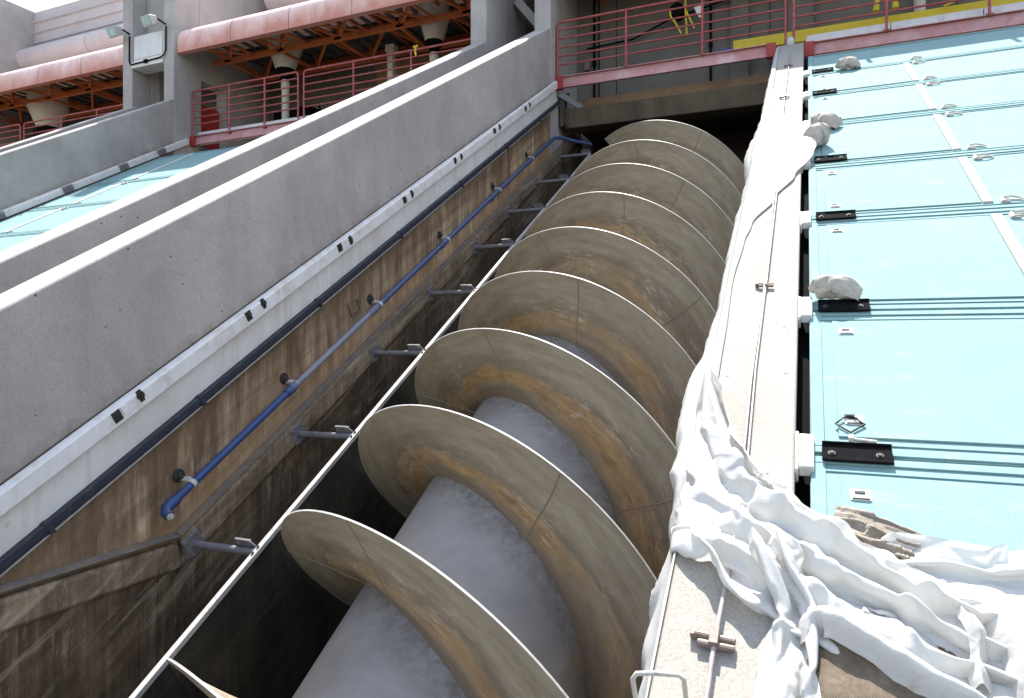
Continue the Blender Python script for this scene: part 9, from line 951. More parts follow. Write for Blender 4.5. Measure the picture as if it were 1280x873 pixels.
CLOTH['drape'] = (46, 34, [
-94,2,2,2,2,2,2,2,2,2,3,2,2,2,2,2,2,2,2,2,2,2,2,2,3,2,2,2,2,2,2,2,2,2,4,0,0,-1,-2,2,2,-2,-1,-1,-2,0,0,0,3,4,1,0,0,0,0,-1,-3,3,-2,-1,-1,0,0,2,2,0,-2,2,4,-1,-1,0,-1,1,1,4,0,0,-2,-2,0,0,0,-1,1,-4,1,4,-3,-3,4,1,2,1,1,-2,-1,-1,1,-2,3,1,-5,0,0,2,6,-1,1,0,-2,1,5,-1,-2,0,0,-2,1,-2,2,0,1,-2,0,-1,-2,3,1,3,-2,0,0,0,2,-1,0,2,4,-3,-2,1,-1,2,3,-4,0,4,1,-3,0,3,-3,-1,0,0,-1,0,0,1,2,-7,1,-2,7,0,-4,6,-1,-2,5,1,-1,2,-5,0,0,-1,3,0,-6,3,3,0,-1,1,-5,8,-4,0,0,-1,1,-1,2,2,-7,-1,-2,2,5,0,0,0,5,0,-1,-1,0,-1,-1,1,1,4,-1,-8,1,8,-9,-4,9,2,-2,0,-1,1,-1,0,0,4,0,1,-6,-1,0,0,1,3,5,0,-1,-3,1,0,1,-2,0,3,3,-4,-5,-2,9,1,-1,-1,-2,-1,1,0,0,1,0,-1,5,-5,4,-5,-10,-1,1,0,5,-1,0,-1,-1,0,0,0,0,0,2,1,-3,1,1,0,-3,2,1,-6,3,2,0,0,-2,0,2,2,-6,-1,5,-2,-1,1,5,0,-2,0,0,-1,1,-1,-1,1,2,0,-2,-1,0,1,1,-1,3,0,-5,3,0,0,-2,0,1,3,0,-1,-1,-1,0,0,5,-2,0,-1,0,1,-1,0,0,0,1,1,0,-3,0,0,1,1,-2,0,3,0,0,-1,0,-2,0,1,4,-1,0,-3,0,0,4,0,-1,0,0,-1,1,0,0,-1,0,2,0,-3,1,-1,1,0,2,1,-1,-1,1,0,1,-2,-3,2,0,3,-5,2,0,0,4,-1,-3,4,-2,1,0,-1,0,1,0,1,0,-2,0,1,-1,0,2,0,0,0,-1,1,1,-1,-3,-3,4,-1,1,0,0,0,4,-4,1,0,2,0,-1,2,-2,0,1,1,0,-2,-3,1,2,-1,2,2,-1,0,0,0,0,2,-2,-3,0,-1,1,1,1,-1,3,-1,2,-4,3,-2,-1,1,3,-2,0,1,1,0,-1,-1,0,-1,1,1,2,-1,0,0,0,0,2,-4,-4,3,0,2,-1,1,2,8,-4,5,-6,0,-2,1,-3,1,0,1,0,1,0,0,-3,2,-1,1,1,0,0,-1,1,0,-1,1,-2,-4,4,0,0,0,-2,3,3,0,0,-5,3,-1,0,1,0,0,2,-1,1,0,1,-5,1,2,1,0,0,0,0,-1,-1,1,-3,1,1,0,1,-1,2,-1,3,-7,6,-2,0,1,0,0,0,-2,3,1,0,0,0,2,-5,-1,4,2,-2,-2,1,0,-1,1,0,-2,0,2,-1,0,-5,0,3,7,-7,3,-1,0,2,0,-1,2,1,0,-1,0,-4,-2,5,1,-7,5,3,1,-2,-1,-1,1,1,-1,-1,0,0,0,0,-3,-2,6,5,0,-6,0,-1,-1,-3,-1,3,8,0,-1,0,-2,0,1,-2,-4,0,2,1,2,3,-1,-2,5,-1,-6,0,0,4,-1,-5,-2,5,1,3,-2,-5,-2,1,3,-1,-1,4,0,1,-2,-2,-1,7,-5,0,0,0,1,-2,1,0,-2,0,5,0,0,-6,3,-1,1,0,5,1,2,-2,1,0,0,1,-1,-2,-1,1,-1,-2,-1,2,0,1,0,0,-1,0,0,1,-2,3,0,0,0,1,-5,6,-3,1,-6,0,0,7,-1,1,-1,-1,1,-1,1,1,0,-2,1,-1,1,0,0,0,1,-1,-1,-1,4,1,0,0,0,-2,7,-1,-8,-3,3,2,-2,-1,1,0,2,1,1,-1,1,1,3,-4,-2,1,2,-1,0,0,0,1,-3,3,0,1,1,-1,0,-8,0,5,3,-3,4,0,0,1,-1,-2,0,0,0,0,1,1,1,0,-3,-1,2,0,0,0,0,0,0,0,2,1,0,-1,0,1,-2,0,4,-2,1,-2,0,1,-1,-1,0,0,-2,3,0,0,2,0,-2,-2,4,-1,0,-1,0,-1,1,1,2,0,-1,2,-2,-3,2,0,2,1,-1,-2,2,0,-3,1,1,-2,4,0,-2,1,-3,6,-3,-2,-2,2,1,0,0,0,0,1,1,0,1,-1,-1,-1,0,-1,2,2,-1,0,0,-1,-1,0,-1,3,-1,1,-1,0,3,-4,6,-5,0,0,-1,1,-1,0,1,1,2,0,-2,2,-2,-1,-1,1,0,3,-2,0,0,0,0,0,1,0,0,0,-2,0,3,-2,1,1,-3,1,0,0,0,-1,1,2,0,0,2,-2,0,-1,-1,0,0,1,2,0,0,-2,0,2,0,0,0,0,3,-2,-1,0,1,0,-1,-1,0,0,-1,1,1,2,0,-1,0,0,-1,-1,1,0,-1,2,-4,4,0,-4,7,-2,0,0,-2,0,-3,1,1,4,-6,7,-3,-2,-1,2,-1,0,2,1,0,0,0,-1,0,-1,-6,-3,0,0,6,-2,-1,9,1,-2,0,0,3,-8,-1,1,-1,5,3,-7,7,-1,0,-4,-2,4,2,0,0,0,0,-2,3,-1,6,-1,1,-1,-1,4,-1,-9,0,2,-1,-2,0,6,2,0,-5,-2,3,-2,-4,-1,1,-1,8,4,1,-8,0,0,0,5,0,1,-5,4,0,1,-1,0,-4,6,0,0,1,-4,-2,0,2,0,4,-1,-6,6,-5,2,0,2,-6,0,3,6,-2,1,-2,-1,2,-1,1,0,-1,-1,2,-3,3,1,0,3,-5,3,2,-1,-4,0,1,0,-1,-3,2,1,-1,2,1,0,0,3,0,-2,-1,1,0,-1,1,0,1,-1,-1,3,-2,1,0,0,3,-1,-2,-4,2,0,1,-3,3,-1,-1,0,1,-2,6,-2,-1,0,-1,1,1,0,1,-1,2,0,0,1,-2,0,2,0,-1,-2,1,2,-4,1,0,0,1,0,-3,0,2,-1,-1,1,1,2,1,-2,0,1,0,0,0,-1,1,0,0,1,2,-4,2,0,0,-2,-1,0,4,-2,-1,-7,0,6,0,1,2,0,-2,
2,-3,2,0,1,0,0,0,0,1,0,1,0,0,0,1,2,-2,0,-2,0,1,1,-5,3,-3,2,0,0,2,-1,3,-3,-1,0,2,-1,0,0,1,0,0,0,0,0,0,0,0,0,0,2,-1,0,-3,3,0,-1,1,-3,3,-1,-1,-2,4,-1,-1,0,1,0,1,0,0,-1,1,0,0,0,0,-8,0,0,0,0,0,0,3,0,6,2,-1,-2,0,2,-3,1,0,1,-2,1,-1,1,-1,0,-1,2,0,1,0,0,0,0,0,1,0,0,0,0,0,0,0,0,0,-1,1,-1,0,0,0,-1,0,1,0,0,0,1,0,-1,1,-1,0,0,0,0,1,0,0,1,0,0,-1,0,0,0,1,0,0,0,-1,-1,0,1,1,-1,0,0,-1,3,-1,-1,0,1,-1,1,-1,0,1,0,0,0,0,0,0,0,1,0,0,0,0,0,0,0,-1,1,-1,-1,1,0,0,0,2,0,0,-1,-1,0,0,0,0,1,0,-1,1,0,0,1,0,0,0,0,0,0,0,0,0,0,-1,0,1,0,-1,0,-1,1,1,1,0,0,-1,-2,1,0,0,0,0,1,0,0,0,1,0,0,0,0,0,0,0,0,0,0,-1,-1,1,0,1,-1,0,0,0,0,1,1,0,-2,0,0,1,0,0,0,0,0,0,893,0,1,0,1,0,0,1,0,1,0,1,0,0,1,0,1,0,1,0,1,0,0,1,0,1,0,1,0,0,1,0,1,0,-6,0,-1,0,-1,1,2,-2,0,-1,1,-1,0,1,2,1,1,1,0,1,-2,-2,-2,2,-1,-1,0,-1,0,2,1,0,-2,3,-7,0,0,0,-1,0,1,3,1,0,-3,-1,1,-1,0,0,1,-1,0,0,-1,0,1,-1,3,0,1,-1,-1,-1,1,-1,1,1,-5,-1,-1,-1,3,-2,0,0,-1,1,3,0,-3,1,-1,1,-1,-1,1,0,1,-1,0,0,-1,1,0,2,-2,1,-1,0,3,0,-8,1,3,-2,-2,1,0,0,2,-2,0,2,3,-4,1,0,-2,-1,1,1,-1,0,0,0,2,-2,0,0,2,-2,1,3,-2,1,-6,2,-1,1,-3,0,0,0,1,-1,0,-1,2,1,2,-2,-3,7,-7,1,0,0,0,0,0,2,-3,1,3,-2,-1,0,2,0,-4,-1,-1,0,0,-1,0,1,-2,5,-2,0,-1,1,-2,3,2,-3,0,-2,0,0,0,1,-1,2,0,1,-4,6,-1,0,-1,-1,-5,0,-1,-1,0,0,0,0,0,0,3,-3,0,2,-1,0,5,-4,0,-2,0,0,1,-1,1,0,4,-5,3,-2,1,1,0,-3,-5,-1,0,-1,0,0,0,0,1,-1,1,0,-1,1,0,-1,-1,3,-1,-1,0,0,0,1,-1,0,0,3,-3,0,1,1,1,1,-5,-1,-1,1,0,0,-1,0,0,0,0,1,-2,1,0,1,-1,0,3,-2,-1,1,-1,0,1,0,0,1,1,-1,0,0,-1,1,-6,0,-1,0,0,0,0,0,1,-1,0,3,-2,0,0,-1,1,0,-1,1,0,0,0,0,-1,0,0,1,3,-2,1,-2,1,-1,-6,-1,0,0,0,0,0,1,-1,1,0,0,0,-1,0,0,0,0,1,0,0,0,0,0,2,-3,1,-1,1,2,-3,1,0,0,-6,-1,1,0,0,0,0,-1,1,-1,0,1,0,-1,0,0,0,0,2,0,0,-1,1,-1,0,1,-2,1,-1,1,-1,0,0,0,-6,0,0,0,-1,1,-1,1,-1,1,-1,1,1,-2,3,-1,-2,0,0,2,-1,0,0,1,0,1,-1,-2,0,-1,2,0,-1,0,-7,1,0,-1,1,-1,3,-1,-1,1,-1,0,1,0,-1,-1,0,0,1,0,1,0,-1,0,0,0,2,-3,0,0,0,0,0,0,-8,3,0,4,-1,2,-6,-1,2,-2,1,0,0,1,0,2,-4,0,-1,2,0,0,1,0,-1,0,0,0,-1,0,0,-1,1,0,-7,1,0,0,1,-2,3,-2,-1,1,-1,0,3,-1,0,0,3,-5,0,0,2,-1,0,0,1,-1,-1,2,-2,0,0,0,-1,0,-2,-5,1,1,-1,0,0,-1,1,-1,1,0,1,0,0,1,-1,2,-4,0,1,2,-2,1,-2,0,0,0,0,-1,0,1,-1,0,-5,-1,-1,1,1,-1,-2,3,-1,0,0,0,0,1,1,-3,-1,1,2,0,-1,-1,2,-1,-1,0,-1,1,0,0,0,-1,0,0,-9,3,1,-3,3,0,-2,2,-2,-1,1,0,-1,1,-1,0,0,-1,2,-2,0,4,-1,-2,0,-1,1,0,1,0,-1,0,1,0,-5,0,-1,0,-1,0,2,-1,0,2,-1,-1,0,1,-2,0,0,0,0,-1,2,-2,1,-1,0,1,-1,-1,0,1,0,0,0,0,-4,-2,2,-2,0,0,0,0,-1,1,0,0,1,-1,0,-1,1,0,-2,1,-1,0,0,0,0,0,0,0,1,-1,0,0,0,0,-11,1,0,3,-2,4,2,-3,-2,-1,1,-1,-1,1,-1,2,1,-1,1,0,-1,1,-1,0,0,0,0,0,0,0,1,-1,0,0,-6,2,-2,1,2,-4,-1,2,4,0,-2,0,-2,-1,0,0,-1,2,-1,0,0,-1,1,-1,0,0,0,0,0,1,-1,0,0,0,-10,2,2,-2,1,2,1,-3,1,-1,0,0,0,0,0,-1,1,-1,0,0,0,0,0,1,-1,0,0,0,0,0,0,1,-1,0,-5,-2,0,1,-1,1,-2,1,-1,1,0,-1,1,0,0,0,0,0,0,0,0,0,-1,0,0,0,0,1,-1,0,1,-1,1,-1,-6,-1,0,0,-1,0,1,0,0,0,0,0,0,0,-1,0,0,1,1,-2,0,0,0,0,1,-1,1,-1,1,0,-1,0,0,0,-8,1,-1,0,1,0,-1,1,0,0,0,0,0,0,0,-1,0,1,-1,2,-1,0,0,0,-1,1,-1,0,0,0,1,0,0,0,-7,0,0,0,1,-2,1,0,0,-1,0,1,0,-1,0,1,0,0,0,0,0,-1,1,-1,0,0,0,1,0,0,0,0,-1,0,-8,0,1,0,-1,1,-1,0,0,1,0,0,-1,0,1,1,0,-1,0,0,0,0,-1,1,0,-1,1,-1,0,1,-1,1,0,-1,-7,0,-1,0,1,0,0,0,0,1,
-2,0,1,0,-1,2,-2,0,1,0,1,-1,0,-1,0,1,-1,1,0,0,0,0,-1,1,-10,1,0,0,1,0,0,1,1,-2,1,0,0,0,2,-1,1,0,-3,2,0,-1,0,0,0,0,0,0,0,0,0,-1,0,1,-8,0,0,2,-2,1,2,-2,0,0,-1,1,0,-1,-1,1,1,-2,2,-2,0,5,-1,-1,1,-3,1,1,-3,0,1,0,1,-2,-7,1,1,-2,1,-1,-1,2,-1,0,0,0,-1,2,1,-2,0,1,0,-1,-1,0,1,0,0,3,0,-3,1,-1,0,0,-1,1,-7,0,1,-1,0,-1,1,0,-1,0,2,-2,1,0,-1,1,0,0,0,1,1,-2,-1,1,-1,0,1,0,2,-1,-1,-1,0,0,-7,-1,0,2,-1,0,0,-1,1,0,0,0,0,0,0,0,-1,1,0,0,0,0,0,0,1,-1,-1,1,-1,1,-1,0,1,0,-7,0,0,-1,2,0,-2,0,1,-1,1,0,-1,1,0,-1,1,0,0,0,0,-1,1,2,-2,0,0,0,-1,0,0,0,0,0,-8,0,0,1,-1,2,-1,0,-1,1,-1,1,1,-1,0,0,1,1,0,0,0,0,0,-2,0,0,-1,0,1,-1,1,0,-1,1,-7,0,-1,0,1,0,2,-3,1,0,0,0,0,0,-1,0,0,1,0,0,-1,1,0,-1,0,0,1,0,-1,1,-1,0,1,-1,-8,0,1,0,-1,0,1,0,-1,1,-1,0,0,0,1,0,0,0,0,-1,1,0,-1,1,1,-1,-1,0,1,-1,0,0,0,0,-10,0,0,-1,1,0,0,3,0,-1,1,0,0,-1,1,0,0,-1,1,0,0,-1,1,0,-1,0,0,0,0,0,1,0,0,0,-8,0,0,1,0,0,0,0,0,0,-1,0,0,1,-1,0,0,1,0,0,-1,1,0,-1,1,0,0,-1,0,1,-1,0,0,0,-8,0,0,0,0,0,0,0,0,0,1,0,0,0,0,-1,1,-1,1,0,0,0,-1,1,-1,0,0,1,0,-1,0,1,-1,0,-7,0,0,0,0,-1,1,0,0,-1,0,0,0,0,0,1,-1,1,-1,1,0,-1,1,-1,1,0,-1,0,0,0,1,-1,1,0,-8,0,0,0,0,1,-1,0,0,1,0,0,0,0,0,-1,0,0,1,0,0,1,-1,0,-1,1,0,0,-1,1,-1,1,-1,0,-8,0,0,0,0,0,0,0,0,0,0,0,0,0,0,1,0,0,0,-1,1,-1,1,0,0,-1,0,0,1,-1,1,-1,1,0,58,5,6,6,5,6,-6,-5,-6,-6,-5,-6,-6,-5,-6,6,5,6,6,5,6,6,5,-5,-6,-6,-5,-6,-6,-5,5,6,6,5,-1,1,0,-1,1,-1,3,-1,0,0,-1,0,0,0,5,-6,0,-1,0,0,0,0,1,3,-1,1,-1,0,0,0,-1,0,-1,-1,-1,0,0,1,0,-2,2,1,0,0,0,0,1,-1,-1,3,-1,0,0,-4,0,0,-1,3,2,-1,0,0,0,0,-1,0,0,-3,1,0,0,-1,-3,2,-1,2,0,0,2,0,-1,1,-1,2,-2,0,-2,1,0,-2,0,1,-1,2,1,1,0,0,-2,1,-3,-2,0,-1,-3,1,2,-2,0,2,1,0,1,1,-1,0,0,-2,3,0,-4,0,0,0,0,-1,2,-1,0,0,4,-1,4,-9,1,-2,-3,-1,1,0,0,1,-1,0,3,1,-3,4,3,0,1,-5,1,-5,5,-3,0,-1,0,0,1,-1,0,-1,-2,10,-6,1,-5,-1,-4,0,1,0,0,0,0,-1,2,0,1,-5,2,6,-4,-2,-3,3,0,2,0,0,0,-3,2,2,0,1,-2,-5,-1,1,1,3,-4,1,0,-1,0,1,1,-2,1,2,-1,5,-4,-4,1,4,-6,2,-1,3,-1,1,0,2,-2,0,0,1,0,-4,-2,-1,0,0,-3,0,1,-1,0,-1,1,0,-1,2,0,0,0,3,2,-4,-2,-1,0,1,0,1,0,0,-2,0,2,-2,2,0,-1,-2,-1,-1,-4,1,-1,0,0,1,0,0,-1,0,3,-2,2,-3,0,1,1,-2,2,0,-1,0,1,-1,0,-1,1,0,0,-1,0,-1,0,1,-3,0,0,0,0,-1,1,-1,0,1,0,-2,2,-2,1,1,0,-1,0,0,1,1,-1,1,-1,0,0,1,-2,1,0,-1,0,1,-3,-1,1,-1,0,1,0,0,-1,0,1,-1,2,-1,1,-2,1,0,0,0,0,0,0,0,2,-1,-3,2,0,-1,1,0,0,-1,-3,0,-2,2,-1,0,0,1,-1,0,1,0,-1,1,1,1,-1,0,-1,0,0,-1,0,1,1,0,-1,-2,2,1,-1,0,1,0,-3,-1,0,0,0,0,1,1,-2,0,1,0,-1,1,-4,2,2,0,-1,1,0,0,0,0,0,0,1,-1,0,0,0,0,0,1,-3,-1,1,-1,1,0,-3,0,5,-4,1,1,-2,1,0,5,2,-4,-2,-1,1,0,0,-1,0,1,-1,3,-1,-1,0,1,0,0,-11,3,-3,2,-4,1,7,4,-5,4,-2,0,1,-2,1,-1,4,4,-5,-1,0,-1,0,1,0,-1,1,0,0,1,-1,1,1,0,3,-8,4,0,-1,-1,-3,2,1,-1,0,1,-3,2,0,-1,1,3,4,-6,-1,1,0,-1,1,0,0,-2,3,-1,1,0,0,3,-6,4,0,-3,4,-2,1,-1,-1,1,0,-2,1,-1,1,0,-1,1,3,4,-7,1,0,-3,3,0,0,0,-1,2,-1,1,3,0,1,-3,-1,4,-6,2,2,-4,2,-1,-1,2,0,-1,-2,3,1,1,-5,1,8,-7,0,6,-6,1,1,-1,0,0,0,5,0,0,-2,7,0,-10,9,0,1,2,-2,-3,-3,0,1,1,0,0,1,0,3,-3,-1,7,-1,-4,1,-1,-2,1,2,-1,0,-9,-2,0,-2,-1,1,1,-2,0,0,1,-2,-1,1,0,-1,0,2,0,0,-1,3,0,0,-1,1,-1,0,0,1,0,-1,0,0,3,0,1,-1,-2,-1,5,-1,-2,1,-1,0,2,-1,1,1,-1,-2,0,0,-1,1,4,-4,1,-1,1,-1,0,1,0,-2,1,1,1,2,-2,4,3,0,3,-2,2,0,-2,2,-1,1,-1,0,
0,-1,-10,-1,1,0,-2,2,0,0,0,1,0,0,0,2,-2,0,1,1,1,1,-4,1,-1,4,0,-2,-3,0,-1,0,0,1,1,-1,2,0,1,-2,2,0,0,0,0,-1,0,-1,4,-3,0,2,0,1,0,-5,-3,-4,1,0,-1,-1,10,2,0,-2,1,0,-1,1,1,-1,0,0,2,-2,0,0,0,1,0,0,-1,0,0,2,1,-1,1,5,-4,-1,-1,0,-1,1,-1,0,-1,0,1,-1,-1,3,0,-1,0,0,0,4,-4,1,0,-1,0,1,0,-1,1,2,-1,0,1,-2,5,-4,-1,0,1,1,-2,-1,1,0,0,-2,6,-1,-2,-1,0,2,-3,1,2,-1,0,0,0,0,-1,0,1,-1,2,0,1,1,-1,0,-2,0,0,1,-1,0,-1,1,-2,7,-3,1,-1,-1,0,-1,2,-2,1,-2,1,1,0,0,-1,0,2,0,2,-2,0,0,-2,4,-3,-1,1,-1,1,-1,0,0,3,-2,0,2,-1,1,-3,-1,0,1,0,-1,2,-1,0,2,-1,0,1,1,-3,2,1,1,-1,-2,1,1,-1,0,-1,-1,1,1,0,-1,1,2,2,-8,2,1,-1,0,1,3,-3,1,0,0,-1,2,2,-1,-1,1,-1,0,0,0,2,-4,2,-1,0,0,2,-2,3,1,-2,-3,-1,3,-2,1,2,-2,-1,1,-1,1,0,-1,0,1,-2,0,2,1,0,10,-3,-3,-6,-3,-5,1,-1,7,3,1,-4,0,5,-4,-1,6,1,-6,0,2,-3,1,5,-3,1,-2,0,0,4,-2,-1,0,-1,-5,5,-2,6,-2,3,-7,4,5,-1,-1,1,-4,-2,1,1,-4,2,5,-2,-2,4,0,-3,0,2,0,1,-2,-3,4,0,-9,1,2,-3,7,-2,1,-9,4,2,-1,0,0,-1,-1,-3,0,0,1,-1,0,1,3,-3,0,0,1,-3,1,7,0,-4,-3,4,1,-2,-2,0,-2,3,-2,4,2,-1,-2,0,2,-3,0,1,-1,-1,0,-1,0,0,0,2,-1,-1,1,1,-2,1,5,0,-3,1,-1,0,-2,0,0,-3,9,-1,-3,1,-4,2,0,1,0,-1,-1,0,0,-1,1,1,-1,0,-1,1,-1,1,0,0,1,-1,2,0,1,-1,-2,1,0,0,-2,7,-3,-1,1,-2,-2,1,2,-2,0,1,0,-2,0,-1,1,0,2,-4,1,3,0,-2,2,0,1,0,1,-2,-2,1,1,0,-2,-2,6,-1,-1,-2,0,-1,-1,2,1,-1,-6,-1,-3,0,0,0,0,9,4,-4,4,-2,1,0,0,0,0,0,-2,2,0,1,0,-3,-1,2,1,-2,0,2,1,-2,-1,0,0,-1,1,0,0,0,0,0,1,1,-2,1,0,0,1,0,1,-2,-1,2,0,0,0,0,-3,-1,2,-1,2,-1,-1,0,1,0,0,-1,1,0,-2,1,0,0,-2,4,0,-1,0,1,0,0,0,-1,0,-2,0,0,0,-1,-2,-5,0,8,2,-1,0,0,-1,0,0,-1,-1,1,1,0,-1,1,3,-3,3,-1,0,0,0,-1,0,0,0,0,1,-2,-1,1,1,2,-3,0,0,0,-1,0,0,1,0,-1,0,-1,1,-1,1,0,-1,5,-3,1,-1,1,1,-1,-2,1,-1,1,-1,2,0,0,0,-3,2,0,-1,0,0,0,0,-1,0,0,-1,0,0,1,0,0,0,1,3,-2,0,0,0,0,-1,0,0,0,0,-1,1,0,0,0,-1,0,0,-1,0,0,0,0,0,0,0,0,0,0,0,-1,2,0,1,0,-1,1,1,-3,1,1,0,0,0,0,-1,1,0,0,1,-2,0,0,0,0,0,0,0,0,-1,0,0,-1,0,1,1,-1,1,1,-1,1,0,-2,2,2,-1,1,0,0,0,-1,0,1,-1,0,0,-1,0,0,0,0,0,0,-1,1,-1,1,0,0,1,0,-1,3,-1,1,-3,2,0,-1,])
